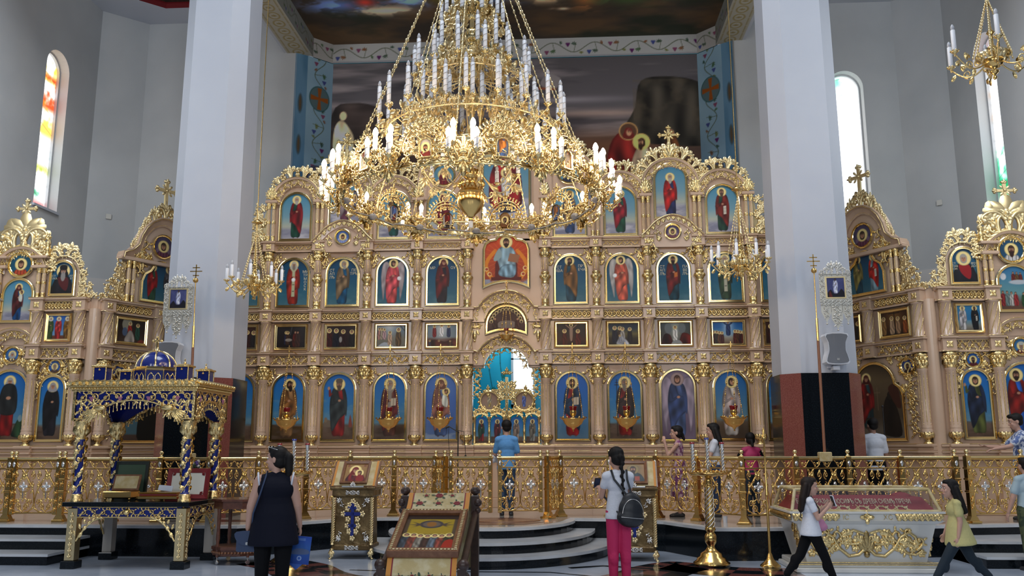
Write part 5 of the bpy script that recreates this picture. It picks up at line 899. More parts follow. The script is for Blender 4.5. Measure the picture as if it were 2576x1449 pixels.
def par(sg, lab, icons):
    I = Ico('side_icon_screen', lab, (sg*7.34, -1.7), 0.0); X = lambda a: sg*a        # a measured outwards from the corner
    bx = lambda mb, a, b, *r: mb.box(*sorted((sg*a, sg*b)), *r)
    mb = MB(); bx(mb, 0, 2.02, 0, .14, SZ, 4.25); I.p('screen_wall', mb, 'cream', 0, 0, 0); cols = [X(.27), X(1.06), X(1.90)]; I.plinth(*sorted((0, X(2.0))), cols)
    for x in cols: I.column('lower', x, 1.60); I.column('twist', x, 3.40)
    a, b = sorted((X(.12), X(1.14))); fr = sorted((X(.40), X(.95)))
    I.cornice(a, b, 3.13, 3.40, cols[:2], [('frieze1', *fr)]); I.cornice(a, b, 4.0, 4.25, cols[:2], [('frieze2', *fr)]); a, b = sorted((X(1.78), X(2.0))); I.cornice(a, b, 3.13, 3.40, cols[2:], []); I.cornice(a, b, 4.0, 4.25, cols[2:], [])
    cx = X(.675); wx = X(1.48); c = base(.52, 1.20, 'sky', 120+sg, 95); saint(c, .26, .10, .98, **icons[0][1]); icon(I, icons[0][0], cx, 1.667, .26, 1.20, c)
    medal(I, icons[1][0], cx, 3.0, .105, -.02, **icons[1][1]); c = Cv(.48, .52, 110); icons[2][1](c); icon(I, icons[2][0], cx, 3.452, .24, .52, c, [(-.24, 0), (.24, 0), (.24, .52), (-.24, .52)], lambda X_, Y_: X_ > -1, name='framed_scene', prof=[(0, 0), (0, .03), (-.015, .045), (-.03, .03), (-.05, .02), (-.05, .005)])
    c = base(.50, .68, 'teal', 130+sg, 110); c.poly([(.05, 0), (.08, .26), (.17, .38), (.33, .38), (.42, .26), (.45, 0)], icons[3][1], fold=(30, .2, 0, .3)); c.poly([(.16, .34), (.20, .20), (.33, .10), (.36, .30), (.25, .40)], icons[3][2]); head(c, .25, .465, .062, **icons[3][3]); e = icon(I, icons[3][0], cx, 4.285, .25, .68, c)
    for s, x, z in icons[3][4]: text(e, s, x, z, .05, m='letter_gold')
    mb = MB(); mb.prism(archpath(.31, 4.2, 5.03, 16, cx=cx), -.006, .1); I.p('gable_panel', mb, 'cream', 0, 0, 0); mb = MB(); crest(mb, arc(cx, 4.72, .31, PI-.25, -.03), .31*(PI-.5), lambda k: .12+.18*math.exp(-((k-.5)/.2)**2), 6, .015); I.p('pierced_crest', mb, 'leaf_gold', 0, 0, 0)
    swirl_bracket(I, cx-sg*.30, -sg, 4.25, .38, .55)
    for q in (-1, 1):
        for t in ((.13, 3.04, .9, .18, 1), (.17, 2.92, -.8, .18, -1), (.28, 2.66, 1.4, .22, 1), (.29, 2.55, -1.5, .18, -1), (.1, 3.11, .3, .15, -1), (.24, 2.80, 1.9, .18, -1), (.29, 3.05, 1.2, .14, 1)): spray(I, cx, q, *t, r=.013)
        for t in ((.15, 3.26, .9, .2, 1), (.2, 3.07, .1, .22, 1), (.34, 2.97, -.6, .2, -1), (.3, 3.2, .8, .16, 1), (.40, 2.75, -1.4, .22, -1), (.12, 3.10, 2.6, .16, 1), (.36, 3.08, 1.6, .18, -1)): spray(I, wx, q, *t, r=.014)
    c = base(.74, 1.30, 'sky', 140+sg, 90); icons[4][1](c); icon(I, icons[4][0], wx, 1.667, .37, 1.30, c); medal(I, icons[5][0], wx, 3.22, .12, -.03, **icons[5][1])
    I.arch(wx, 3.20, .49, .08, vine_n=10, W=.16); c = base(.62, .80, 'heaven', 150+sg, 95); icons[6][1](c); mb = MB(); mb.box(wx-.48, wx+.48, -.008, .12, 3.4, 4.75); mb.prism(archpath(.50, 4.6, 5.20, 18, cx=wx, rise=.50), -.01, .12); I.p('gable_panel', mb, 'cream', 0, 0, 0)
    icon(I, icons[6][0], wx, 3.80, .31, .84, c, None, None, -.03); medal(I, icons[7][0], wx, 4.88, .19, -.04, rim=.06, **icons[7][1])
    for q in (-1, 1): I.column('w4', wx+q*.42, 4.25, .78, -.06); mb = MB(); mb.bbox(wx+q*.38-.14, wx+q*.38+.14, -.13, 0, 4.80, 4.86, .01); mb.bbox(wx+q*.38-.16, wx+q*.38+.16, -.16, 0, 4.98, 5.03, .01); I.p('impost', mb, 'cream', 0, 0, 0); mb = MB(); mb.lathe([(.05, 0), (.05, .03), (.02, .05), (.045, .10), (.045, .14), (.02, .18), (.03, .22), (.01, .28)], 10, (wx+q*.50, -.08, 5.03)); mb.bbox(wx+q*.50-.008, wx+q*.50+.008, -.09, -.07, 5.3, 5.46, .002); mb.bbox(wx+q*.50-.045, wx+q*.50+.045, -.09, -.07, 5.38, 5.40, .002); I.p('finial', mb, 'gold', 0, 0, 0)
    I.arch(wx, 4.72, .48, .0, n=9, cresth=lambda k: .20+.44*math.exp(-((k-.5)/.16)**2), vine_n=10); mb = MB(); cross_trefoil(mb, (wx, -.03, 5.66), .48, .02); I.p('crowning_cross', mb, 'leaf_gold', 0, 0, 0); return I
angL = math.atan2(.86, .511); d_ = Vector((math.cos(angL), math.sin(angL)))
def annun(c): c.grad([(0, (.30, .22, .17)), (.5, (.16, .10, .07)), (1, (.10, .07, .05))]); c.ell(.24, .38, .1, .13, (.55, .52, .44)); crowd(c, [.3], .16, .26, [(.55, .14, .10)]); c.poly([(.2, .06), (.28, .26), (.36, .24), (.4, .05)], (.66, .60, .54), fold=(30, .2, 0, .2)); crowd(c, [.46], .12, .28, [(.12, .26, .2)]); c.ell(.2, .24, .05, .08, (.3, .36, .45)); c.poly([(.45, .04), (.55, .12), (.62, .04)], (.5, .2, .14))
def cross5(c): c.grad([(0, (.14, .08, .05)), (.5, (.26, .15, .07)), (1, (.20, .11, .05))]); c.glow(.33, .36, .16, .2, (.55, .38, .18), .7); c.stroke([(.33, .2), (.33, .5)], .018, (.10, .05, .03)); c.stroke([(.22, .44), (.44, .44)], .016, (.10, .05, .03)); c.poly([(.2, .06), (.46, .06), (.42, .16), (.24, .16)], (.16, .13, .11), smooth=False); crowd(c, [.1, .27, .40, .54], .08, .3, [(.5, .36, .2), (.62, .50, .38), (.55, .42, .3), (.50, .26, .12)])
angled(-1, 'angled cream and gold icon screen left of the left pillar, behind the blue domed canopy', (-7.34, -1.7), angL, ['large arched door painting of a black robed figure behind the canopy', 'round icon beside the dark door painting, left screen', 'round icon hidden beside the left pillar', ('small framed interior scene on the angled left screen', annun), ('small framed scene on the angled left screen behind the pillar', drk), 'round icon of a winged face under the left gable', 'arched icon of saints in green and red under the left gable', two_saints(.86, .84, ((.14, .26, .18), (.52, .07, .08)), ((.3, .3, .32), (.2, .2, .22)), 160)])
oR = Vector((7.34, -1.7))+Vector((-d_.x, d_.y))*2.4
angled(1, 'angled cream and gold icon screen right of the right pillar', (oR.x, oR.y), -angL, ['large arched door painting of kneeling monks before a red robed woman', 'round icon hidden beside the right pillar', 'round icon on blue beside the arched door painting, right screen', ('small framed scene behind the right pillar on the angled screen', drk), ('small brown framed scene of saints around a cross', cross5), 'round icon of a winged face under the right gable', 'arched icon of two saints in olive and scarlet under the right gable', two_saints(.86, .84, ((.10, .24, .30), (.46, .42, .22)), ((.45, .55, .58), (.60, .12, .09)), 161)])
def three(c): c.grad([(0, (.36, .18, .10)), (.2, (.40, .22, .14)), (.24, (.40, .56, .70)), (1, (.10, .30, .62))]); [saint(c, x, .04, .42, r, m_, veil=(.75, .74, .70), beard=0) for x, r, m_ in ((.09, (.2, .26, .12), (.22, .28, .14)), (.24, (.55, .14, .14), (.6, .16, .16)), (.40, (.40, .26, .10), (.44, .3, .12)))]
def twom(c): c.grad([(0, (.34, .26, .18)), (.25, (.5, .5, .46)), (.4, (.36, .52, .58)), (.45, (.14, .40, .56)), (1, (.18, .46, .62))]); saint(c, .14, .05, .42, (.62, .60, .58), (.58, .56, .56), beard=2, hair=(.5, .46, .4)); saint(c, .34, .05, .42, (.06, .06, .07), (.05, .05, .06), beard=2, item='scroll')
def blessed(c): c.poly([(0, .2), (.12, .45), (.3, .3), (.3, .1), (0, .1)], (.14, .22, .12), fold=(20, .4, 0, .3)); c.poly([(.5, .2), (.6, .42), (.74, .35), (.74, .1), (.5, .1)], (.12, .20, .12), fold=(20, .4, 0, .3)); c.ell(.62, .42, .04, .06, (.5, .6, .62)); saint(c, .37, .10, 1.08, (.42, .06, .06), None, veil=(.62, .62, .62), beard=0); c.poly([(.25, .98), (.20, .74), (.24, .50), (.50, .50), (.54, .74), (.49, .98), (.37, 1.04)], (.12, .13, .13), fold=(26, .2, 0, .2)); c.ell(.37, .78, .045, .03, SKINP)
def princes(c): saint(c, .24, .10, 1.08, (.12, .30, .60), (.44, .10, .08), beard=1); saint(c, .55, .10, 1.08, (.4, .3, .14), (.30, .12, .1), beard=1, shift=-1)
def vmaria(c): saint(c, .31, .05, .68, (.07, .22, .38), (.26, .10, .10), veil=(.28, .10, .10), beard=0, item='child')
def heavenly(c): c.grad([(0, (.40, .24, .16)), (.22, (.36, .30, .26)), (.4, (.40, .58, .58)), (1, (.18, .42, .60))]); crowd(c, [.30, .36, .42], .5, .2, [(.36, .12, .10), (.34, .24, .14)], False); c.ell(.38, .52, .16, .04, (.7, .72, .74)); c.ell(.13, .62, .05, .06, (.8, .8, .8)); crowd(c, [.10, .17, .24, .31], .12, .25, [(.5, .14, .14), (.36, .42, .40), (.6, .58, .55)], False); crowd(c, [.44, .5, .56], .1, .24, [(.14, .26, .14), (.42, .12, .12)], False)
par(-1, 'cream and gold side icon screen at the left edge, with a gold cross top', [('narrow arched icon of a nun in black, left side screen', dict(robe=(.10, .09, .11), mantle=(.07, .07, .08), veil=(.60, .58, .58), beard=0)), ('small round icon of an elder on blue, left side screen', dict(bgc=(.20, .36, .62), beard=2, hair=(.5, .45, .4), robe=(.3, .22, .2))), ('small framed scene of three veiled women on blue', three),
    ('arched icon of a bishop in a black tall hat, left side screen', (.08, .07, .09), (.32, .10, .10), dict(hair=(.5, .48, .46), beard=3, veil=(.06, .05, .06), hat=(.05, .04, .05)), [('СТ\nЛУКА', -.17, .36), ('АРХ\nЕП', .17, .36)]), ('wide arched icon of a woman in a grey jacket and red skirt', blessed), ('small round icon of a veiled nun in the arch, left side screen', dict(bgc=(.22, .42, .66), veil=(.62, .62, .62), robe=(.35, .33, .33))), ('arched icon of a veiled woman with child standing in blue, left side screen', vmaria), ('large round icon of a young man with a gold halo, left side screen', dict(bgc=(.08, .32, .42), robe=(.62, .24, .14), hair=(.20, .11, .07)))])
par(1, 'cream and gold side icon screen at the right edge, with a gold cross top', [('narrow arched icon of a young soldier in green and blue, right side screen', dict(robe=(.28, .30, .14), mantle=(.10, .13, .20), beard=0, item='bless')), ('small round icon of a dark bearded bishop on blue, right side screen', dict(bgc=(.14, .36, .64), beard=2, robe=(.32, .10, .12))), ('small framed scene of a white and a black robed monk by the sea', twom),
    ('arched icon of a uniformed man with a red sash, right side screen', (.06, .06, .09), (.58, .07, .09), dict(hair=(.62, .60, .56), beard=0), [('СТ\nПРАВ\nВОИ', -.17, .36), ('ФЕО\nДОР', .17, .36)]), ('wide arched icon of two princes in red and blue, right side screen', princes), ('small round icon of a bishop in a white hat in the arch, right side screen', dict(bgc=(.22, .44, .62), hat=(.70, .70, .66), beard=2, hair=(.5, .42, .36), robe=(.36, .16, .18))), ('arched icon of a crowd on earth below figures on a cloud, right side screen', heavenly), ('large round icon of a long haired face on a white cloth, right side screen', dict(bgc=(.12, .30, .42), robe=(.70, .68, .66), beard=2, hair=(.18, .09, .06)))])
# ------------------------------------------------------------------ gilded doors in the central opening
RD = thing('royal_doors', 'gilded openwork double doors with a tall cross, closed below the central arch', 'door', (0, .10, 1.58))
for sg in (-1, 1):
    mb = MB(); x0, x1 = sorted((sg*.03, sg*.645)); mb.bbox(x0, x1, -.03, .03, 0, .06); mb.bbox(x0, x0+.045, -.03, .03, .06, .62); mb.bbox(x1-.045, x1, -.03, .03, .06, .62)
    xm = sg*.338; mb.bbox(xm-.022, xm+.022, -.035, .03, .06, .50)
    for xx in (x0+.022, xm, x1-.022): mb.lathe([(.032, 0), (.032, .03), (.02, .05), (.024, .2), (.03, .22), (.024, .24), (.02, .42), (.034, .46), (.034, .5)], 10, (xx, -.045, .06))
    M = flat(xm, .60, -.03)
    for q in (-1, 1):
        cxq = xm+q*.155; mb.sweep([(cxq+.135*math.cos(t), .46+.15*math.sin(t)) for t in np.linspace(0, PI, 13)], [(-.01, .03), (0, .05), (.03, .05), (.03, -.02)], False)
        for s, t, a, l, w_ in ((.02, .0, .4, .2, 1), (.14, .03, .8, .16, -1), (.25, -.02, 1.6, .16, 1), (.28, -.06, -.9, .12, 1), (.05, .10, .1, .16, 1)): Mq = (lambda ss, tt, h=0., q=q, s=s, t=t: M(q*(s+ss), t+tt, h)); cscroll(mb, Mq, 0, 0, a, l, w_, .012); palmette(mb, Mq, .02, .02, a, l*.6, 4, 1.8)
    leafd = obj('door_leaf', mb, 'gold', RD)
    for q, robe, mantle in ((-1, (.42, .09, .10), (.10, .2, .16)) if sg < 0 else (-1, (.5, .44, .40), (.42, .36, .32)), (1, (.09, .11, .18), (.28, .08, .12)) if sg < 0 else (1, (.42, .42, .40), (.34, .32, .28))):
        c = base(.25, .50, 'sky', 170, 110); saint(c, .125, .03, .42, robe, mantle, beard=1); obj('small_icon', c.mesh('small_icon', lambda X, Y: (Y < .375) | ((X-.125)**2+(Y-.375)**2 < .0156)), None, leafd, (xm+q*.155-.125, -.005, .06), label='small arched painting of a robed saint')
    r = .165; zc = .86; c = Cv(2*r, 2*r, 110); c.grad([(0, (.62, .52, .42)), (1, (.58, .45, .38))]); saint(c, r, .05, .26, (.66, .55, .30) if sg < 0 else (.28, .38, .66), (.60, .55, .45) if sg < 0 else (.30, .36, .60), beard=0)
    obj('medallion_painting', c.mesh('medallion_painting', lambda X, Y: (X-r)**2+(Y-r)**2 < r*r), None, leafd, (sg*.335-r, -.02, zc-r), label='round painting of a robed figure')
    mb = MB(); mb.sweep([(sg*.335+r*math.cos(t), zc+r*math.sin(t)) for t in np.linspace(0, 2*PI, 33)[:-1]], [(-.005, .03), (.0, .05), (.02, .055), (.045, .04), (.05, -.02)])
    for k in range(16): t = 2*PI*k/16; leaf(mb, flat(sg*.335, zc, -.04), (r+.02)*math.cos(t), (r+.02)*math.sin(t), t+.6, .06, .035, .02)
    obj('medallion_rim', mb, 'gold', leafd)
mb = MB(); mb.bbox(-.028, .028, -.06, .04, 0, 1.32, .006); mb.bbox(-.30, .30, -.055, .03, 1.02, 1.09, .006); M = flat(0, 1.055, -.055)
vine(mb, (lambda s, t, h=0.: (t, -.06-h, s)), 1.25, .055, 12, .005); vine(mb, flat(-.3, 1.055, -.057), .6, .06, 6, .005)
for x, z, a in ((-.36, 1.055, PI), (.36, 1.055, 0), (0, 1.40, PI/2)):
    for b in (-1.5, 0, 1.5): mb.ball((x+.045*math.cos(a+b), 0, z+.045*math.sin(a+b)), .035, 8); palmette(mb, flat(x, z, -.02), .04*math.cos(a+b), .04*math.sin(a+b), a+b, .08, 3, 1.4, .4)
    mb.ball((x, -.02, z), .03, 8)
for a in (PI/4, 3*PI/4, -PI/4, -3*PI/4):
    for q in (-1, 1): cscroll(mb, M, .05*math.cos(a), .05*math.sin(a), a+q*.3, .22, q, .011); cscroll(mb, M, .09*math.cos(a), .09*math.sin(a), a-q*.9, .14, q, .009)
    palmette(mb, M, .1*math.cos(a), .1*math.sin(a), a, .16, 5, 1.9)
obj('centre_cross', mb, 'bright_gold', RD, label='tall ornate gold cross on the meeting edge of the doors')
# pierced fringe hanging inside the arch
mb = MB()
for sg in (-1, 1):
    vine(mb, (lambda s, t, h=0., sg=sg: (sg*(.575+t), .06-h, 2.48+s)), .62, .15, 5, .012); vine(mb, (lambda s, t, h=0., sg=sg: (sg*(.50+.4*t+.0*s), .05-h, 2.90+s*.8)), .30, .12, 2, .012)
vine(mb, arc(0, 3.06, .37, PI-.02, .05), .37*PI-.01, .11, 10, .010); I0.p('pierced_fringe', mb, 'gold', 0, 0, 0)
# ------------------------------------------------------------------ balustrade along the platform
RZ = .955                                             # rail height above the platform
def panel_mesh():     # one openwork panel 1 m wide, local x 0..1, z 0.. RZ
    mb = MB(); M = flat(0, 0); r = .0125
    for z in (.13, .80, .925): mb.bbox(0, 1, -.010, .010, z-.010, z+.010, .003)
    for i in range(2):
        x0 = .5*i; c = x0+.25
        for q in (-1, 1):
            Mq = (lambda s, t, h=0., c=c, q=q: (c+q*s, -h, t))
            otube(mb, Mq, [(.245*math.cos(t*1.25)-.03*t*0, .40+.40*t) if False else (.235-.30*t**1.6, .36+.43*t) for t in np.linspace(0, 1, 12)], r, 5, 0)       # crossing gothic ribs
            otube(mb, Mq, [(.235, .36), (.245, .28), (.22, .20), (.14, .15), (.05, .14)], r, 5, 0)
            otube(mb, Mq, spiral(.175, .70, .06, -PI/2, 1.4, 16), r*.9, 5, 0); otube(mb, Mq, spiral(.075, .215, .065, 0, 1.35, 16), r*.9, 5, 0); otube(mb, Mq, spiral(.16, .29, .055, PI, -1.3, 14), r*.8, 5, 0)
            otube(mb, Mq, [(0, .145), (.05, .19), (.10, .26), (.09, .33), (.03, .36), (0, .30)], r, 5, 0); otube(mb, Mq, spiral(.10, .52, .045, PI, 1.2, 12), r*.8, 5, 0)
            leaf(mb, Mq, .0, .62, 1.2, .13, .07, .016); otube(mb, Mq, [(.0, .72), (.05, .66), (.12, .60), (.13, .52), (.08, .46), (.0, .44)], r*.9, 5, 0); otube(mb, Mq, spiral(.19, .56, .045, PI/2, 1.2, 12), r*.85, 5, 0); otube(mb, Mq, spiral(.05, .76, .032, -PI/2, -1.1, 10), r*.8, 5, 0); leaf(mb, Mq, .20, .47, 1.8, .10, .05, .014); leaf(mb, Mq, .06, .30, .3, .10, .05, .014); leaf(mb, Mq, .21, .78, -2.2, .08, .05, .014); leaf(mb, Mq, .14, .42, .6, .09, .04, .012); leaf(mb, Mq, .10, .58, 2.0, .08, .035, .012); leaf(mb, Mq, .2, .17, .8, .07, .03, .012); leaf(mb, Mq, .03, .36, 1.2, .09, .04, .012)
        # scrolls of the narrow top band
            otube(mb, Mq, [(.02+.23*t, .862+.048*math.cos(2*PI*t)) for t in np.linspace(0, 1, 12)], r*.85, 5, 0); otube(mb, Mq, spiral(.09, .862, .036, -PI/2, 1.2, 12), r*.75, 5, 0); otube(mb, Mq, spiral(.19, .862, .03, PI/2, 1.1, 12), r*.75, 5, 0); leaf(mb, Mq, .13, .862, .2, .07, .035, .01)
    return mb.mesh('openwork_panel')
def cross_mesh():
    mb = MB(); M = flat(0, 0, -.006)
    for a in range(4): leaf(mb, M, 0, 0, a*PI/2, .075, .045, .014); leaf(mb, M, 0, 0, a*PI/2+PI/4, .035, .02, .012)
    mb.box(-.006, .006, -.006, .006, -.20, -.06); return mb.mesh('silver_cross')
PM = panel_mesh(); PM.materials.append(MATS['brass']); CM = cross_mesh(); CM.materials.append(MATS['silver'])
mb = MB(); mb.bbox(-.04, .04, -.04, .04, .06, RZ+.02, .008); mb.prism([(-.11, 0), (.11, 0), (.075, .045), (.045, .10), (-.045, .10), (-.075, .045)], -.05, .05); mb.bbox(-.08, .08, -.10, .10, 0, .035, .006); mb.bbox(-.05, .05, -.05, .05, .44, .47, .006); mb.bbox(-.05, .05, -.05, .05, .62, .65, .006); mb.bbox(-.05, .05, -.05, .05, .78, .81, .006)
for z in (.20, .30, .52, .70): vine(mb, (lambda s, t, h=0., z=z: (t, -.041-h, z+s)), .10, .05, 1, .006)
POST = mb.mesh('post'); POST.materials.append(MATS['brass'])
mb = MB(); mb.lathe([(.03, 0), (.03, .015), (.014, .025), (.014, .035)], 10); mb.ball((0, 0, .065), .034, 12); BALL = mb.mesh('ball_finial'); BALL.materials.append(MATS['bright_gold'])
mb = MB(); leaf(mb, flat(0, 0, -.043), 0, -.045, PI/2, .09, .045, .010); INL = mb.mesh('silver_inlay'); INL.materials.append(MATS['silver'])
def post(par, x, y, a): 
    p = obj('post', POST, None, par, (x, y, 0), a); obj('ball_finial', BALL, None, p, (0, 0, RZ+.02)); obj('silver_inlay', INL, None, p, (0, 0, .865)); return p
def pan(par, P, Q, gap=.05):
    P = Vector(P); Q = Vector(Q); d = Q-P; L = d.length-2*gap; a = math.atan2(d.y, d.x); s = P+d.normalized()*gap
    o = obj('openwork_panel', PM, None, par, (s.x, s.y, 0), a); o.scale = (L, 1, 1)
    for f in (.25, .75): c = obj('silver_cross', CM, None, o, (f, -.012, .53)); c.scale = (1/L, 1, 1)
    mb = MB(); mb.lathe([(.020, -.0), (.020, L+2*gap)], 10); r = obj('handrail', mb, 'bright_gold', par, (P.x, P.y, RZ), rot=(0, PI/2, a))
def fence(label, pts, skip=(), org=(0, 0)):
    e = thing('balustrade', label, 'balustrade', (org[0], org[1], SZ))
    P = [(x-org[0], y-org[1]) for x, y in pts]
    for i, p in enumerate(P):
        q = P[min(i+1, len(P)-1)]; r = P[max(i-1, 0)]; post(e, p[0], p[1], math.atan2(q[1]-r[1], q[0]-r[0]))
        if i < len(P)-1 and i not in skip: pan(e, p, q)
    return e
fx = lambda u, Y: (float(aY(u, 1150, Y)[0]), Y)
LF = [fx(164, -3.42), (-5.90, -3.40), (-5.15, -3.42), fx(528, -3.42), fx(651, -3.10), fx(771, -2.72), fx(881, -2.35), fx(993, -2.08), (-1.02, -2.30), (-.83, -2.60)]
RF = [(.83, -2.60), (1.02, -2.20), fx(1532, -2.06), fx(1650, -2.40), fx(1751, -2.97), fx(1865, -3.58), fx(2000, -3.48), fx(2132, -3.42), fx(2264, -3.34), fx(2401, -3.28)]
fence('long gilded openwork balustrade left of the central gate', LF, (), (-3.5, -3.0)); fence('long gilded openwork balustrade right of the central gate', RF, (), (3.5, -3.0))
fence('short gilded balustrade with a gate at the far left edge', [(-9.0, -3.45), (-8.3, -3.44), fx(30, -3.43)], (), (-8, -3.4)); fence('short gilded balustrade panel at the far right edge', [fx(2432, -3.26), fx(2568, -3.05)], (), (7, -3.2))
def gate(lab, P, Q, bend):
    e = thing('gate_leaf', lab, 'gate', (P[0], P[1], SZ), 0, 'gate leaves in the balustrade'); N = 3; pts = [(P[0]+(Q[0]-P[0])*t, P[1]+(Q[1]-P[1])*t) for t in (0, 1)]
    pan(e, (0, 0), (Q[0]-P[0], Q[1]-P[1]), .03)
    a = math.atan2(Q[1]-P[1], Q[0]-P[0])
    for t in (.06, .94):
        x, y = (Q[0]-P[0])*t, (Q[1]-P[1])*t; mb = MB(); mb.bbox(-.03, .03, -.025, .025, .10, RZ, .006)
        for z in (.14, .26, .38, .52, .66): vine(mb, (lambda s, tt, h=0., z=z: (tt, -.026-h, z+s)), .10, .045, 1, .006)
        s = obj('gate_stile', mb, 'brass', e, (x, y, 0), a); obj('ball_finial', BALL, None, s, (0, 0, RZ+.02)); obj('silver_inlay', INL, None, s, (0, 0, .865))
gate('left gilded gate leaf in the middle of the balustrade', (-.76, -2.66), (-.03, -2.80), 0); gate('right gilded gate leaf in the middle of the balustrade', (.03, -2.80), (.76, -2.66), 0); gate('gilded openwork gate leaf at the left edge between double posts', fx(34, -3.43), fx(158, -3.42), 0)
# ------------------------------------------------------------------ great chandelier
CX, CYY, ZR = .03, -6.9, 4.50
CH = thing('chandelier', 'huge tiered gold chandelier with lit bulbs on its lowest rim', 'chandelier', (CX, CYY, ZR))
def candle_mesh(L, lit, r=.025):
    mb = MB(); mb.lathe([(r*.95, 0), (r, .01), (r, L), (r*.8, L+.003)], 10)
    return mb.mesh('candle')
def wire_mesh(L, r=.026):
    mb = MB(); mb.tube([(r*math.cos(t*2*PI*L/.075), r*math.sin(t*2*PI*L/.075), L*t) for t in np.linspace(.03, .97, int(L*110)+6)], .003, 4); return mb.mesh('spiral_thread')
def bulb_mesh(h, r):
    mb = MB(); mb.lathe([(r*.55, 0), (r*.9, h*.25), (r, h*.42), (r*.75, h*.7), (r*.3, h*.93), (.001, h)], 10); return mb.mesh('bulb')
def pan_mesh():
    mb = MB(); mb.lathe([(.004, -.05), (.012, -.04), (.008, -.02), (.03, -.005), (.042, .006), (.040, .010), (.02, .004)], 12)
    for k in range(8): leaf(mb, ring(.036, .004), .036*2*PI*k/8, 0, PI/2, .022, .02, .012)
    return mb.mesh('drip_pan')
BU = bulb_mesh(.10, .030); BU.materials.append(MATS['bulb_lit']); BC = bulb_mesh(.075, .022); BC.materials.append(MATS['bulb_clear']); DP = pan_mesh(); DP.materials.append(MATS['gold'])
CM_ = {}
def candle_into(mb, x, y, z, L):
    r = .025; mb.lathe([(.012, -.05), (.01, -.02), (.042, .006), (.02, .004)], 8, (x, y, z), 1); mb.lathe([(r*.95, 0), (r, .01), (r, L), (r*.8, L+.003)], 10, (x, y, z), 0); mb.lathe([(.012, L), (.021, L+.03), (.016, L+.055), (.001, L+.075)], 8, (x, y, z), 2)
    mb.tube([(x+.026*math.cos(t*2*PI*L/.075), y+.026*math.sin(t*2*PI*L/.075), z+L*t) for t in np.linspace(.03, .97, int(L*90)+6)], .003, 4, m=3)
REST = MB()
def candle(par, x, y, z, L, lit=False, full=True, wire=True):
    k = round(L, 2)
    if k not in CM_:
        a = candle_mesh(k, lit); a.materials.append(MATS['candle_white']); b = wire_mesh(k); b.materials.append(MATS['thin_wire']); CM_[k] = (a, b)
    c = obj('candle', CM_[k][0], None, par, (x, y, z)); obj('bulb', BU if lit else BC, None, c, (0, 0, k))
    if wire: obj('spiral_thread', CM_[k][1], None, c)
    if full: obj('drip_pan', DP, None, c)
    return c
# lower rim: band with scrollwork, beaded edges, small icons under arches, candle brackets
R0 = 1.52; NU = 12; A0 = -PI/2-.205
def circ(R, z, r, n=96, m=0, mb=None): mb.tube([(R*math.cos(t), R*math.sin(t), z) for t in np.linspace(0, 2*PI, n+1)[:-1]], r, 6, True, m)
mb = MB(); circ(R0, -.085, .013, mb=mb); circ(R0, .085, .011, mb=mb); circ(R0, -.06, .007, mb=mb); L = 2*PI*R0
mb.lathe([(R0-.006, -.075), (R0-.006, -.045)], 96, cap=False)
for k in range(150): t = 2*PI*k/150; mb.ball((R0*math.cos(t), R0*math.sin(t), -.105), .014, 6); mb.ball((R0*math.cos(t), R0*math.sin(t), .102), .010, 5)
RB = obj('rim', mb, 'bright_gold', CH)
for h, q in ((.012, 1), (-.012, -1)):
    mb = MB(); vine(mb, (lambda s, t, hh=0., q=q: ring(R0, 0, A0)(s, t, q*(hh+.004))), L, .15, 60, .0085, dens=1.2, seg=12); obj('rim_scrollwork', mb, 'gold', CH)
mb = MB()
for k in range(NU):
    a = A0+2*PI*(k+.5)/NU
    for dz in (0,): mb.tube([((R0-.02)*math.cos(a+t), (R0-.02)*math.sin(a+t), -.055+.02*math.sin(9*t+k)) for t in np.linspace(-.26, .26, 14)], .008, 5)
    mb.bbox(-.05, .05, -.03, .03, 0, .07, .01) if False else mb.ellipsoid(((R0-.03)*math.cos(a), (R0-.03)*math.sin(a), -.04), (.055, .055, .04), 8)
obj('wiring', mb, 'pale_stone', CH, label='pale cable and junction boxes along the inside of the rim')
ROBES = [(.42, .10, .08), (.20, .30, .5), (.5, .3, .12), (.15, .1, .12)]
def kok():   # pierced arch carrying a small icon, local: x along, -y outwards
    mb = MB(); M = flat(0, 0, 0)
    for r_ in (.22, .255): mb.tube([(r_*math.cos(t), 0, .06+r_*math.sin(t)*1.12) for t in np.linspace(0, PI, 21)], .009, 5)
    for k in range(20): t = PI*(k+.5)/20; mb.ball((.275*math.cos(t), 0, .06+.275*1.12*math.sin(t)), .012, 5); leaf(mb, M, .27*math.cos(t), .06+.27*1.12*math.sin(t), t, .05, .025, .01)
    for q in (-1, 1):
        for s, t, a, l, w_ in ((.07, .10, .3, .14, 1), (.09, .20, 1.2, .12, -1), (.12, .07, .1, .11, -1), (.02, .26, .5, .12, 1), (.16, .12, 1.4, .12, 1), (.05, .22, 2.0, .09, 1)): Mq = (lambda ss, tt, h=0., q=q, s=s, t=t: (q*(s+ss), -h, t+tt)); cscroll(mb, Mq, 0, 0, a, l, w_, .0085, n=12); leaf(mb, Mq, .01, .01, a-1, .07, .035, .012); leaf(mb, Mq, .02, .02, a+1.2, .06, .03, .012)
    mb.box(-.01, .01, -.006, .006, .34, .47); mb.box(-.045, .045, -.006, .006, .405, .425)
    for x, z in ((0, .47), (-.045, .415), (.045, .415)): mb.ball((x, 0, z), .014, 6)
    mb.sweep(archpath(.062, -.02, .17, 10), [(-.004, .02), (.0, .03), (.012, .03), (.014, -.02)]); return mb.mesh('icon_arch')
KOK = kok(); KOK.materials.append(MATS['gold'])
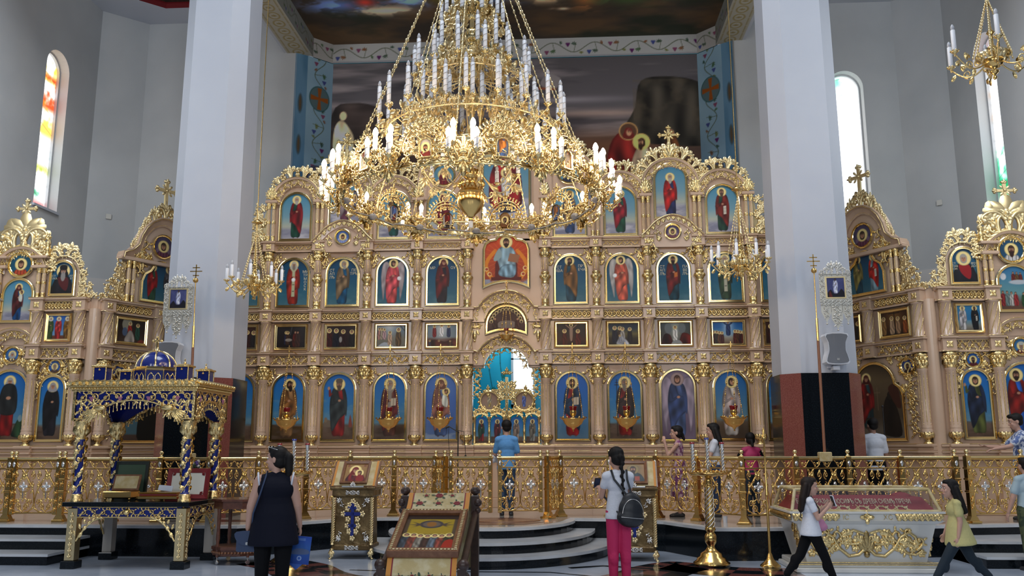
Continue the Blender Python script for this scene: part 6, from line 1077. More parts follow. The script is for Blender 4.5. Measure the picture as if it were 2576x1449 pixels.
for k in range(NU):
    a = A0+2*PI*k/NU+PI/12*0; x, y = R0*math.cos(a), R0*math.sin(a)
    o = obj('icon_arch', KOK, None, CH, (x, y, .02), a+PI/2)
    for fl in (1, -1):
        c = Cv(.12, .19, 170, [(.62, .60, .58), (.30, .36, .48), (.55, .40, .25), (.68, .66, .64)][k % 4]); saint(c, .06, .0, .26, ROBES[k % 4], ROBES[(k+1) % 4]) if k % 3 else (c.poly([(.0, 0), (.02, .06), (.1, .06), (.12, 0)], ROBES[k % 4]), head(c, .06, .10, .026, beard=1))
        p = obj('small_icon', c.mesh('small_icon', lambda X, Y: (Y < .13) | ((X-.06)**2+(Y-.13)**2 < .0036)), None, o, (-.06*fl, -.016*fl, -.02), 0 if fl > 0 else PI)
# scroll bracket with four lit candles between the arches
def bracket():
    mb = MB()
    for q in (-1, 1):
        for rad, hz, w_ in ((.16, .05, .10), (.24, -.06, .14)):
            mb.tube([(q*w_*t, -rad*t, hz*math.sin(t*PI/2)-.09*math.sin(t*PI)) for t in np.linspace(0, 1, 12)], .010, 5); S = spiral(q*w_*.7, -.06, .05, 0, q*1.3, 14); mb.tube([(q*w_*.6, -rad*.6+.8*(p[0]-q*w_*.7), hz+p[1]-.02) for p in S], .008, 5)
            leaf(mb, flat(q*w_*.5, hz-.05, -rad*.5), 0, 0, PI/2+q, .09, .045); leaf(mb, flat(q*w_*.6, hz-.02, -rad*.7), 0, 0, -PI/2+q, .08, .04); palmette(mb, flat(q*w_*.3, hz-.02, -.05), 0, 0, PI/2-q*.6, .12, 5, 1.8)
    for t, a, l in ((0, PI/2, .2), (-.05, -PI/2, .2)): palmette(mb, flat(0, t, -.05), 0, 0, a, l, 5, 1.6)
    mb.ball((0, -.05, -.02), .04, 8); mb.ball((0, -.06, -.2), .022, 7); return mb.mesh('candle_bracket')
BR = bracket(); BR.materials.append(MATS['gold'])
for k in range(NU):
    a = A0+2*PI*(k+.5)/NU; b = obj('candle_bracket', BR, None, CH, (R0*math.cos(a), R0*math.sin(a), .0), a+PI/2)
    for dx, dy, z, l in ((-.10, -.16, .075, .17), (.10, -.16, .075, .17), (-.14, -.24, -.03, .15), (.14, -.24, -.03, .15)):
        r = R0-dy; t = Vector((-math.sin(a), math.cos(a))); candle(CH, r*math.cos(a)+t.x*dx, r*math.sin(a)+t.y*dx, z, l, True)
# inner arms with white candles around the hanging bowl
for k in range(8):
    a = 2*PI*k/8+.3; ca, sa = math.cos(a), math.sin(a); mb = MB(); mb.tube([((.10+.48*t)*ca, (.10+.48*t)*sa, .35-.30*math.sin(t*PI*.9)+.05*t) for t in np.linspace(0, 1, 14)], .010, 5); S = spiral(.45, .13, .07, -PI/2, 1.3, 14); mb.tube([(p[0]*ca, p[0]*sa, p[1]) for p in S], .008, 5)
    Mr = (lambda s, t, h=0., ca=ca, sa=sa: (s*ca-h*sa, s*sa+h*ca, t)); leaf(mb, Mr, .3, .1, -.8, .12, .05, .02); leaf(mb, Mr, .5, .2, 1.8, .1, .05, .02); palmette(mb, Mr, .55, .2, -1.4, .14, 5, 1.6); obj('scroll_arm', mb, 'leaf_gold', CH); candle_into(REST, .58*ca, .58*sa, .32, .16)
mb = MB(); mb.lathe([(.02, -.30), (.035, -.28), (.018, -.26), (.05, -.235), (.055, -.22), (.11, -.17), (.155, -.09), (.172, -.01), (.165, .01), (.172, .03), (.15, .06), (.12, .10), (.125, .12), (.07, .18), (.05, .22), (.10, .25), (.10, .28), (.04, .32)], 24)
for k in range(24): mb.ball((.172*math.cos(2*PI*k/24), .172*math.sin(2*PI*k/24), .0), .012, 6)
for k in range(14): leaf(mb, ring(.13, .10), .13*2*PI*k/14, .0, PI/2, .10, .05, .03); leaf(mb, ring(.06, .22), .06*2*PI*k/14, 0, PI/2, .12, .04, .05)
obj('hanging_bowl', mb, 'brass', CH); mb = MB(); mb.lathe([(.022, -.38), (.026, -.375), (.026, -.30)], 12); obj('bowl_socket', mb, 'candle_white', CH); mb = MB(); mb.lathe([(.001, -.50), (.012, -.48), (.022, -.45), (.010, -.42), (.028, -.40), (.028, -.385)], 12); obj('bowl_finial', mb, 'leaf_gold', CH)
# central stem: perforated cones, globes
z0 = ZR
mb = MB(); mb.lathe([(.03, .25), (.03, 3.3)], 10)
for zc, r in ((5.70, .125), (6.56, .10), (7.35, .08)): mb.lathe([(.03, zc-r*1.25-z0), (.05, zc-r*1.15-z0), (.03, zc-r-z0)]+[(r*math.sin(PI*i/12), zc-z0-r*math.cos(PI*i/12)) for i in range(1, 12)]+[(.03, zc+r-z0)], 20)
for zc, r, h in ((6.15, .17, .34), (6.88, .12, .22)): mb.lathe([(.03, zc-h/2-z0), (.06, zc-h/2+.02-z0), (r*.55, zc-h*.2-z0), (r*.95, zc+h*.2-z0), (r, zc+h*.38-z0), (r*.9, zc+h/2-z0), (.05, zc+h/2+.03-z0)], 20)
mb.lathe([(.42, 5.08-z0), (.44, 5.10-z0), (.44, 5.13-z0), (.30, 5.16-z0), (.12, 5.25-z0), (.05, 5.4-z0)], 24, cap=False); obj('stem', mb, 'bright_gold', CH)
mb = MB()
for zc, r, h in ((6.15, .17, .34), (6.88, .12, .22)):
    for j in range(6):
        rr = r*(.5+.5*j/5); zz = zc-h*.25+h*.6*j/5-z0
        for k in range(16): t = 2*PI*(k+.5*(j % 2))/16; mb.ball((rr*math.cos(t), rr*math.sin(t), zz), .012, 5)
obj('bead_rows', mb, 'bright_gold', CH)
# tiers of white candles on branching scroll arms
def tier(r, z, n, L, ph=0., zin=None, core=.14, rest=False):
    z -= ZR; zin = z-.05 if zin is None else zin-ZR; mb = MB()
    for k in range(n):
        a = ph+2*PI*k/n; ca, sa = math.cos(a), math.sin(a); Mr = (lambda s, t, h=0., ca=ca, sa=sa: (s*ca-h*sa, s*sa+h*ca, t)); W = r-core
        mb.tube([Mr(core+W*t, zin+(z-zin)*t-.10*math.sin(t*PI)-.02) for t in np.linspace(0, 1, 10)], .008, 5)
        S = spiral(core+W*.72, z-.07, .055, PI/2, -1.3, 12); mb.tube([Mr(*p) for p in S], .007, 5); S = spiral(core+W*.40, z-.02, .05, -PI/2, 1.2, 12); mb.tube([Mr(*p) for p in S], .007, 5)
        for s, t, b, l in ((.9, -.04, -1.2, .11), (.75, .0, 1.3, .12), (.5, -.05, -1.5, .12), (.55, .04, 1.9, .11), (.3, .02, 1.2, .12), (.95, .0, .4, .06), (.65, -.1, -.7, .10)):
            leaf(mb, Mr, core+W*s, z+t, b, l, .055, .02); leaf(mb, (lambda s2, t2, h2=0., M=Mr: M(s2, t2, h2+.03)), core+W*s, z+t+.01, b+.5, l*.8, .045, -.02)
        candle_into(REST, r*ca, r*sa, z+.01, L*1.14) if rest else candle(CH, r*ca, r*sa, z+.01, L*1.14)
    obj('candle_arms', mb, 'leaf_gold', CH)
tier(1.12, 5.38, 20, .32, .05, 5.15, .40); tier(.80, 5.44, 16, .34, .12, 5.15, .30); tier(.50, 5.47, 8, .33, .35, 5.2, .2, True)
tier(.70, 6.02, 14, .29, .1); tier(.46, 6.26, 12, .29, .25, rest=True); tier(.38, 6.72, 10, .24, .1, rest=True); tier(.24, 6.95, 7, .22, .3, core=.08, rest=True)
obj('candles', REST, ['candle_white', 'gold', 'bulb_clear', 'thin_wire'], CH, kind='stuff')
mb = MB(); 
for R_, z, n in ((1.02, 5.26, 40), (.62, 5.92, 26), (.40, 6.15, 20)):
    crest(mb, ring(R_, z-ZR), 2*PI*R_, lambda k: .10, n, .007); mb.tube([(R_*math.cos(t), R_*math.sin(t), z-ZR) for t in np.linspace(0, 2*PI, 49)[:-1]], .012, 6, True)
obj('foliage_collars', mb, 'leaf_gold', CH)
for k in range(12):   # chains from the crown to the rim
    a = A0+2*PI*(k+.5)/12+(.06 if k % 2 else -.06); mb = MB(); P = np.array([.16*math.cos(a), .16*math.sin(a), 3.6]); Q = np.array([R0*math.cos(a), R0*math.sin(a), .09]); mb.tube([P+(Q-P)*t for t in (0, 1)], .006, 5); n = 60
    for i in range(n): c = P+(Q-P)*(i+.5)/n; mb.ball(c, .0105 if i % 3 else .015, 5, sz=1.9)
    obj('chain', mb, 'leaf_gold', CH)
mb = MB(); mb.lathe([(.18, 3.55), (.2, 3.6), (.08, 3.7), (.03, 3.9), (.015, 4.0), (.015, 12.2), (.2, 12.3), (.2, 12.35)], 12); obj('hanging_rod', mb, 'brass', CH)

# ------------------------------------------------------------------ small chandeliers
def small_chandelier(label, loc, n=8, R=.42, L=.20, drop=1.4, hook=6.5):
    e = thing('small_chandelier', label, 'chandelier', loc, group='small chandeliers of unlit candles')
    mb = MB(); mb.lathe([(.01, -.22), (.025, -.20), (.012, -.17), (.045, -.14), (.05, -.12), (.02, -.10), (.09, -.06), (.11, -.01), (.10, .02), (.04, .05), (.03, .09), (.06, .12), (.06, .15), (.025, .18), (.02, .30), (.045, .33), (.02, .37), (.012, .42), (.012, drop)], 16); mb.lathe([(.03, drop), (.09, drop+.02), (.09, drop+.03), (.02, drop+.08)], 12); obj('stem', mb, 'brass', e)
    for k in range(n):
        a = 2*PI*k/n+.2; ca, sa = math.cos(a), math.sin(a); Mr = (lambda s, t, h=0., ca=ca, sa=sa: (s*ca-h*sa, s*sa+h*ca, t)); mb = MB()
        mb.tube([Mr(.08+(R-.08)*t, -.02-.10*math.sin(PI*t)+.07*t*t) for t in np.linspace(0, 1, 12)], .010, 6); S = spiral(R*.62, -.06, .055, -PI/2, 1.4, 14); mb.tube([Mr(*p) for p in S], .008, 5); S = spiral(R*.35, .03, .05, PI/2, -1.3, 14); mb.tube([Mr(*p) for p in S], .008, 5)
        for s, t, b, l in ((.3, 0, 1.2, .1), (.5, -.1, -1.2, .1), (.7, -.02, 1.4, .1), (.9, -.02, -1.0, .09), (.6, .02, .5, .08)): leaf(mb, Mr, R*s, t, b, l, .05, .02)
        ar = obj('arm', mb, 'gold', e)
        c = obj('candle', CMs(L), None, ar, (R*ca, R*sa, .07)); obj('bulb', BC, None, c, (0, 0, L)); obj('drip_pan', DP, None, c)
    mb = MB()
    for k in range(6):
        a = 2*PI*k/6; P = np.array([.0, 0, drop-.1]); Q = np.array([.22*math.cos(a), .22*math.sin(a), .02])
        mb.tube([P, Q], .005, 4)
        for i in range(22): mb.ball(P+(Q-P)*(i+.5)/22, .012, 5, sz=1.6)
    for k in range(18): t = 2*PI*k/18; leaf(mb, ring(.12, .0), .12*t, 0, PI/2, .10, .05, .05)
    obj('chains', mb, 'leaf_gold', e)
    mb = MB(); mb.lathe([(.008, drop), (.008, hook-loc[2])], 6); mb.lathe([(.07, hook-loc[2]-.02), (.07, hook-loc[2])], 10); obj('hanging_rod', mb, 'brass', e); return e
_cm = {}
def CMs(L):
    if L not in _cm: _cm[L] = candle_mesh(L, False); _cm[L].materials.append(MATS['candle_white'])
    return _cm[L]
small_chandelier('small gold chandelier of unlit candles beside the left pillar', (-3.76, -3.6, 4.08), 8, .42, .20, 1.0, 10.6)
small_chandelier('small gold chandelier of unlit candles in front of the right end of the screen', (3.84, -3.6, 4.28), 9, .43, .21, 1.2, 10.6)
small_chandelier('brass chandelier of unlit candles cut off by the top right corner', (5.92, -7.5, 5.78), 6, .46, .26, .86, 9.5)

# ------------------------------------------------------------------ hanging oil lamps
def lamp(label, x, z, zt, y=-.62, small=False):
    k = .6 if small else 1.0; e = thing('hanging_lamp', label, 'lamp', (x, y, z), group='hanging oil lamps before the lowest icons' if not small else None)
    mb = MB(); mb.lathe([(a*k, b*k) for a, b in ((.004, -.19), (.018, -.18), (.008, -.16), (.03, -.14), (.035, -.125), (.10, -.10), (.16, -.05), (.195, .02), (.225, .035), (.228, .05), (.205, .05), (.17, .03), (.05, .03), (.035, .05), (.025, .08), (.05, .11), (.065, .15), (.06, .19))], 24)
    for q in range(12): leaf(mb, ring(.222*k, .045*k), .222*k*2*PI*q/12, 0, PI/2, .04*k, .04*k, .02)
    obj('bowl', mb, 'brass', e); mb = MB(); mb.lathe([(.05*k, .15*k), (.075*k, .25*k), (.08*k, .27*k), (.07*k, .27*k), (.05*k, .18*k)], 16); obj('red_glass', mb, 'glass_red', e)
    for q in range(3):
        a = 2*PI*q/3+.5; P = np.array([.215*k*math.cos(a), .215*k*math.sin(a), .05*k]); Q = np.array([.02*math.cos(a), .02*math.sin(a), zt-z-.1]); mb = MB(); mb.tube([P, Q], .0025, 4); n = int((zt-z)/.045)
        for i in range(n): c = P+(Q-P)*(i+.5)/n; mb.ball(c, .0075 if i % 5 else .015, 5, sz=2.0)
        obj('chain', mb, 'brass', e)
    mb = MB(); mb.tube([(0, 0, zt-z-.1), (0, 0, zt-z), (0, (-y-.11)*.5, zt-z+.02), (0, -y-.11, zt-z)], .008, 5); mb.ball((0, 0, zt-z), .02, 6); mb.bbox(-.006, .006, -.01, .01, zt-z, zt-z+.12, .002); mb.bbox(-.03, .03, -.01, .01, zt-z+.06, zt-z+.075, .002); obj('bracket', mb, 'brass', e); return e
for x, lb in ((-4.10, 'hanging gold oil lamp before the tan robed icon'), (-2.16, 'hanging gold oil lamp before the grey bearded bishop icon'), (-1.20, 'hanging gold oil lamp before the woman and child icon'), (1.27, 'hanging gold oil lamp before the open book icon'), (2.25, 'hanging gold oil lamp before the staff cross icon'), (4.19, 'hanging gold oil lamp before the white robed icon')): lamp(lb, x, 2.03, 3.36)
lamp('small oil lamp with red glass hanging above the door arch', .03, 3.62, 4.60, -.45, True)
# ------------------------------------------------------------------ canopied shrine table, left
def boxo(name, b, m, par, loc=(0, 0, 0), bev=.006, **k): mb = MB(); mb.bbox(*b, bev); return obj(name, mb, m, par, loc, **k)
KX, KY = -4.70, -4.76
K = thing('canopy_shrine', 'gilded shrine table under a canopy with a blue dome and four turrets', 'shrine', (KX, KY, 0)); kw, kd = .74, .48
for sx_ in (-1, 1):
    for sy in (-1, 1):
        x, y = sx_*kw, sy*kd; boxo('foot', (x-.095, x+.095, y-.095, y+.095, 0, .10), 'black_granite', K)
        mb = MB(); mb.bbox(x-.065, x+.065, y-.065, y+.065, .10, .78, .008)
        if sy < 0:
            for z in np.arange(.14, .74, .075): palmette(mb, flat(x, z, y-.066), 0, 0, PI/2, .06, 3, 1.4, .4); palmette(mb, (lambda s, t, h=0., x=x, y=y, z=z: (x+sx_*.066+sx_*h, y+s, z+t)), 0, 0, PI/2, .06, 3, 1.4, .4)
        obj('leg', mb, 'leaf_gold' if sy < 0 else 'pale_stone', K)
        mb = MB(); zb = .86
        mb.lathe([(.085, 0), (.085, .03), (.07, .05), (.078, .08), (.06, .10), (.052, .13), (.048, .80), (.055, .82), (.05, .84), (.06, .90), (.085, .98), (.10, 1.03), (.10, 1.06)], 14, (x, y, zb), 1)
        for q in range(3):
            a0 = 2*PI*q/3; mb.tube([(x+.055*math.cos(a0+t*9), y+.055*math.sin(a0+t*9), zb+.12+.70*t) for t in np.linspace(0, 1, 30)], .010, 5, m=0)
            for t in np.linspace(.04, .96, 13): a = a0+t*9+.5; leaf(mb, (lambda s, tt, h=0., a=a, t=t: (x+(.055+h)*math.cos(a)-s*math.sin(a), y+(.055+h)*math.sin(a)+s*math.cos(a), zb+.12+.7*t+tt)), 0, 0, 1.2 if int(t*50) % 2 else 2.4, .085, .06, .014)
        for q in range(8): leaf(mb, (lambda s, t, h=0., q=q: (x+(.06+h)*math.cos(q*PI/4+s/.06), y+(.06+h)*math.sin(q*PI/4+s/.06), zb+.86+t)), 0, 0, PI/2, .16, .05, .05)
        mb.lathe([(.0855, 0), (.0855, .03), (.0705, .05), (.079, .08), (.061, .10)], 14, (x, y, zb), 0); mb.lathe([(.056, .82), (.061, .90), (.087, .98), (.102, 1.03), (.102, 1.065)], 14, (x, y, zb), 0)
        obj('column', mb, ['gold', 'blue_enamel'], K)
boxo('table_top', (-kw-.12, kw+.12, -kd-.12, kd+.12, .80, .86), 'black_granite', K)
def apron(par, ax, sgn):
    w_ = kw if ax == 'x' else kd; M = (lambda s, t, h=0.: (s, sgn*(kd+.055)+sgn*h, t)) if ax == 'x' else (lambda s, t, h=0.: (sgn*(kw+.055)+sgn*h, s, t))
    mb = MB(); q = sorted((sgn*((kd if ax == 'x' else kw)+.03), sgn*((kd if ax == 'x' else kw)+.055)))
    if ax == 'x': mb.box(-w_, w_, *q, .655, .80)
    else: mb.box(*q, -w_, w_, .655, .80)
    a = obj('apron', mb, 'blue_enamel', par); mb = MB(); L = 2*w_-.16; vine(mb, (lambda s, t, h=0.: M(s-L/2, .728+t, h)), L, .11, 10 if ax == 'x' else 6, .007)
    for z in (.662, .793): mb.tube([M(-w_+.06, z, .005), M(w_-.06, z, .005)], .009, 5)
    for s in (0,): mb.ball(M(s, .728, .01), .045, 10)
    for e in (-1, 1):
        for r_, l in ((.12, .2), (.2, .16), (.30, .1)): pass
        P = [(e*(w_-.07-.36*t), .655-.30*(1-t)**2.2) for t in np.linspace(0, 1, 10)]; otube(mb, M, P, .014, 6)
        for t in np.linspace(.05, .9, 6): s, z = e*(w_-.07-.36*t), .655-.30*(1-t)**2.2; leaf(mb, M, s, z, PI/2+e*.6, .10*(1.1-t), .05, .02); leaf(mb, M, s+e*.03, z+.02, PI/2-e*.3, .09*(1.1-t), .04, .02)
    obj('apron_scrollwork', mb, 'gold', a)
apron(K, 'x', -1); apron(K, 'y', 1); apron(K, 'y', -1)
# canopy: arched fascia of vines and birds, cornice, tiled edge
def fascia(ax, sgn):
    w_, d = (kw+.09, kd+.07) if ax == 'x' else (kd+.07, kw+.09); M = (lambda s, t, h=0.: (s, sgn*(d+h), t)) if ax == 'x' else (lambda s, t, h=0.: (sgn*(d+h), s, t))
    zlo = lambda k: 1.94+.25*max(0, 1-(abs(k)/.80)**2.2) if abs(k) < .80 else 1.94
    S = np.linspace(-1, 1, 33); mb = MB(); top = [M(s*w_, 2.32, 0) for s in S]; bot = [M(s*w_, zlo(s), 0) for s in S]; tb = [M(s*w_, 2.32, -.03) for s in S]; bb = [M(s*w_, zlo(s), -.03) for s in S]; n = len(S)
    mb.add(top+bot+tb+bb, [(i, i+1, n+i+1, n+i) for i in range(n-1)]+[(2*n+i+1, 2*n+i, 3*n+i, 3*n+i+1) for i in range(n-1)]+[(n+i, n+i+1, 3*n+i+1, 3*n+i) for i in range(n-1)])
    f = obj('fascia', mb, 'blue_enamel', K); mb = MB(); otube(mb, M, [(s*w_, zlo(s)+.012, .012) for s in S], .014, 5, .01); L = 2*w_-.06; vine(mb, (lambda s, t, h=0.: M(s-L/2, 2.245+t, h)), L, .17, 10 if ax == 'x' else 6, .011, dens=1.6)
    for e in (-1, 1): vine(mb, (lambda s, t, h=0., e=e: M(e*(w_-.04-s), 2.09+t-.0*s, h)), .42*w_, .19, 4 if ax == 'x' else 3, .011, dens=1.6); vine(mb, (lambda s, t, h=0., e=e: M(e*(w_-.04-s), 1.985+t, h)), .16*w_+.06, .11, 2, .010, dens=1.5); mb.box(*sorted((M(e*w_, 0, 0)[0]-.018, M(e*w_, 0, 0)[0]+.018)), *sorted((M(e*w_, 0, .012)[1]-.018, M(e*w_, 0, .012)[1]+.018)), 1.93, 2.33)
    # a bird with long tail on each side
    for e in (-1, 1):
        if ax == 'x':
            P = M(e*.56*w_, 2.10, .03); mb.ellipsoid(P, (.09, .03, .04), 10); mb.ball((P[0]-e*.09, P[1], P[2]+.05), .028, 8)
            for q in range(6): leaf(mb, M, e*.60*w_, 2.10, (-.3-.14*q) if e > 0 else PI+.3+.14*q, .24, .04, .03)
    obj('fascia_scrollwork', mb, 'gold', f)
    mb = MB(); nn = int(w_*2/.062)
    for k in range(nn): s = -.84+1.68*(k+.5)/nn; z = zlo(s)-.02; p = M(s*w_, z, -.01); mb.lathe([(.004, 0), (.005, -.05), (.012, -.075), (.011, -.085)], 6, p); mb.ball(p, .012, 5)
    obj('tassels', mb, 'gold', f)
    mb = MB()
    for k in range(4 if ax == 'x' else 2):
        s = (-.72+1.44*k/(3 if ax == 'x' else 1))*w_
        for i, j in ((0, 0), (1, 0), (-1, 0), (.5, -1), (-.5, -1), (0, -2)): mb.ball(M(s+i*.022, 2.24+j*.022, .014), .014, 5)
    obj('grape_clusters', mb, 'pink_bag', f)
fascia('x', -1); fascia('y', 1); fascia('y', -1); fascia('x', 1)
mb = MB(); cw, cdp = kw+.13, kd+.11
for z0_, z1_, o in ((2.32, 2.345, .0), (2.345, 2.38, .02), (2.38, 2.41, .05)): mb.bbox(-cw-o, cw+o, -cdp-o, cdp+o, z0_, z1_, .004)
for k in range(44): x = -cw+2*cw*(k+.5)/44; mb.ball((x, -cdp-.025, 2.362), .014, 5)
for k in range(30): y = -cdp+2*cdp*(k+.5)/30; mb.ball((cw+.025, y, 2.362), .014, 5)
for k in range(19): x = -cw-.03+2*(cw+.03)*(k+.5)/19; mb.tube([(x, -cdp-.08, 2.425), (x, -cdp+.10, 2.475)], .022, 8)
for k in range(14): y = -cdp-.03+2*(cdp+.03)*(k+.5)/14; mb.tube([(cw+.08, y, 2.425), (cw-.10, y, 2.475)], .022, 8)
mb.prism([(-cw-.05, 2.41), (cw+.05, 2.41), (cw-.12, 2.47), (-cw+.12, 2.47)], -cdp-.04, cdp+.04); obj('cornice', mb, 'gold', K)
D_ = MB(); D_.lathe([(.30, 2.46), (.30, 2.64)], 8, smooth=False); dr = obj('drum', D_, 'blue_enamel', K); mb = MB(); mb.lathe([(.315, 2.46), (.315, 2.475), (.30, 2.475)], 8); mb.lathe([(.30, 2.63), (.325, 2.64), (.325, 2.655), (.27, 2.66), (.272, 2.69), (.262, 2.70)], 8, smooth=False)
for k in range(8):
    a = 2*PI*k/8; mb.tube([(.302*math.cos(a), .302*math.sin(a), 2.46), (.302*math.cos(a), .302*math.sin(a), 2.64)], .010, 5); am = a+PI/8; rr = .302*math.cos(PI/8)
    for q in (-.5, .5): otube(mb, (lambda s, t, h=0., am=am, rr=rr: (rr*math.cos(am)-s*math.sin(am)+h*math.cos(am), rr*math.sin(am)+s*math.cos(am)+h*math.sin(am), 2.475+t)), [(q*.09-.035, 0), (q*.09-.035, .08), (q*.09, .125), (q*.09+.035, .08), (q*.09+.035, 0)], .006, 5)
obj('drum_arcading', mb, 'bright_gold', dr)
mb = MB(); mb.lathe([(.265*math.cos(t), 2.69+.235*math.sin(t)) for t in np.linspace(0, PI/2, 12)], 32); dm = obj('dome', mb, 'blue_enamel', K); mb = MB()
for k in range(8): a = 2*PI*k/8+PI/8; mb.tube([(.268*math.cos(t)*math.cos(a), .268*math.cos(t)*math.sin(a), 2.69+.238*math.sin(t)) for t in np.linspace(0, PI/2-.05, 10)], .014, 5)
mb.lathe([(.05, 2.92), (.03, 2.94), (.02, 2.97), (.02, 2.99)], 10); cross_trefoil(mb, (0, 0, 2.97), .17, .02); obj('dome_ribs', mb, 'bright_gold', dm)
for sx_ in (-1, 1):
    for sy in (-1, 1):
        x, y = sx_*.58, sy*.36; t = boxo('turret', (x-.085, x+.085, y-.085, y+.085, 2.45, 2.66), 'blue_enamel', K); mb = MB()
        for a in (-1, 1):
            for b in (-1, 1): mb.tube([(x+a*.086, y+b*.086, 2.45), (x+a*.086, y+b*.086, 2.66)], .010, 5)
        mb.bbox(x-.11, x+.11, y-.11, y+.11, 2.66, 2.685, .005); mb.bbox(x-.07, x+.07, y-.07, y+.07, 2.685, 2.70, .004); mb.ball((x, y, 2.72), .022, 8); palmette(mb, flat(x, 2.62, y-.088), 0, 0, PI/2, .03, 3); mb.bbox(x-.004, x+.004, y-.004, y+.004, 2.73, 2.78, .001); mb.bbox(x-.018, x+.018, y-.004, y+.004, 2.755, 2.763, .001); obj('turret_mounts', mb, 'gold', t)
# things on the shrine table (top at z .86)
e = thing('standing_icon', 'dark green framed picture leaning upright at the back of the shrine table', 'icon', (-5.11, -4.45, .86), 0, rot=(-.12, 0, 0)); boxo('frame', (-.24, .24, -.02, .02, 0, .52), 'dark_icon', e); boxo('picture', (-.20, .20, -.024, -.018, .05, .47), 'leaf_green', e)
e = thing('gold_casket', 'small gold casket with an open engraved lid, left on the shrine table', 'casket', (-5.02, -4.86, .86))
mb = MB(); mb.bbox(-.20, .20, -.13, .13, .03, .12, .01)
for sx_ in (-1, 1):
    for sy in (-1, 1): mb.ball((sx_*.17, sy*.10, .02), .022, 6)
obj('box', mb, 'brass', e); mb = MB(); mb.bbox(-.19, .19, -.012, .012, 0, .23, .006); l = obj('lid', mb, 'frame_wood', e, (0, .10, .12), rot=(-.35, 0, 0)); boxo('engraved_plate', (-.165, .165, -.018, -.012, .025, .205), 'brocade', l, bev=.002)
e = thing('gold_casket', 'wide flat gold casket, right on the shrine table', 'casket', (-4.40, -4.92, .86)); mb = MB(); mb.bbox(-.27, .27, -.17, .17, .02, .06, .006); mb.bbox(-.25, .25, -.155, .155, .06, .10, .008); mb.bbox(-.27, .27, -.17, .17, .10, .115, .005); obj('box', mb, 'brass', e); mb = MB(); mb.box(-.255, .255, -.158, -.156, .068, .09); obj('band', mb, 'darkred_cloth', e)
e = thing('framed_plaque', 'silvery engraved plaque in a dark red frame on the shrine table', 'plaque', (-4.20, -4.62, .86), 0, rot=(-.18, 0, 0)); mb = MB(); mb.sweep([(-.30, 0), (.30, 0), (.30, .42), (-.30, .42)], [(0, -.01), (0, .03), (-.06, .02), (-.06, -.01)]); mb.box(-.28, .28, 0, .01, .02, .40); obj('frame', mb, 'darkred_cloth', e); boxo('plate', (-.24, .24, -.012, 0, .06, .36), 'plate_silver', e, bev=.003); mb = MB()
for a in (-1, 1):
    for b in (-1, 1): palmette(mb, flat(a*.20, .21+b*.12, -.014), 0, 0, math.atan2(b, a), .05, 4, 2)
obj('corner_mounts', mb, 'darkred_cloth', e)
e = obj('paper_note', MB().bbox(-.10, .10, -.004, .004, 0, .075, .001), 'paper', None, (-4.40, -4.87, .982), rot=(-.3, .08, 0), label='small white paper note propped on the wide gold casket', cat='note')
e = thing('flower_bunch', 'small bunch of violet and grey flowers behind the red framed plaque', 'flowers', (-4.28, -4.38, .86)); rr = random.Random(4); mb = MB(); mb.lathe([(.05, 0), (.06, .1), (.045, .25), (.05, .28)], 12); obj('vase', mb, 'crystal', e); m3 = MB()
for k in range(26):
    a, b = rr.uniform(0, 2*PI), rr.uniform(.1, .16); z = rr.uniform(.36, .52); P = (b*math.cos(a), b*.6*math.sin(a), z); m3.tube([(0, 0, .25), (P[0]*.6, P[1]*.6, z*.8), P], .003, 4); obj('bloom', MB().ball(P, .028, 6, sz=.8), 'violet' if k % 2 else 'pale_plaster', e); leaf(m3, flat(P[0], P[2]-.04, P[1]), 0, 0, rr.uniform(0, 3), .06, .025)
obj('stems', m3, 'leaf_green', e)
# wooden side table with lower shelf on castors
T = thing('side_table', 'dark red wooden octagonal side table with a lower shelf, right of the shrine', 'table', (-3.42, -4.62, 0)); O = [(.36*math.cos(PI/8+k*PI/4)*1.05, .34*math.sin(PI/8+k*PI/4)) for k in range(8)]
mb = MB(); mb.prism(O, .84, .87, 0, 'xy'); mb.prism([(x*.93, y*.93) for x, y in O], .74, .84, 0, 'xy'); obj('table_top', mb, 'red_wood', T); mb = MB(); mb.prism([(x*.95, y*.95) for x, y in O], .20, .24, 0, 'xy'); mb.prism([(x*.9, y*.9) for x, y in O], .12, .20, 0, 'xy'); obj('shelf', mb, 'red_wood', T)
for k in range(4):
    a = PI/4+k*PI/2; x, y = .30*math.cos(a), .29*math.sin(a); mb = MB(); mb.lathe([(.02, .10), (.025, .20), (.028, .25), (.02, .29), (.028, .34), (.022, .5), (.028, .62), (.024, .68), (.03, .74)], 10, (x, y, 0)); l = obj('leg', mb, 'red_wood', T); mb = MB(); mb.lathe([(.03, -.012), (.035, 0), (.03, .012)], 12); c = obj('castor', mb, 'silver', l, (x, y, .035), rot=(0, PI/2, a)); mb = MB(); mb.tube([(x, y, .03), (x, y, .11)], .008, 6); obj('castor_fork', mb, 'silver', l)
for k in range(8): a, b = O[k], O[(k+1) % 8]; mb = MB(); n = 6; [mb.ball((a[0]*.93+(b[0]-a[0])*.93*(i+.5)/n, a[1]*.93+(b[1]-a[1])*.93*(i+.5)/n, .16), .018, 6) for i in range(n)]; obj('fretwork', mb, 'frame_wood', T)
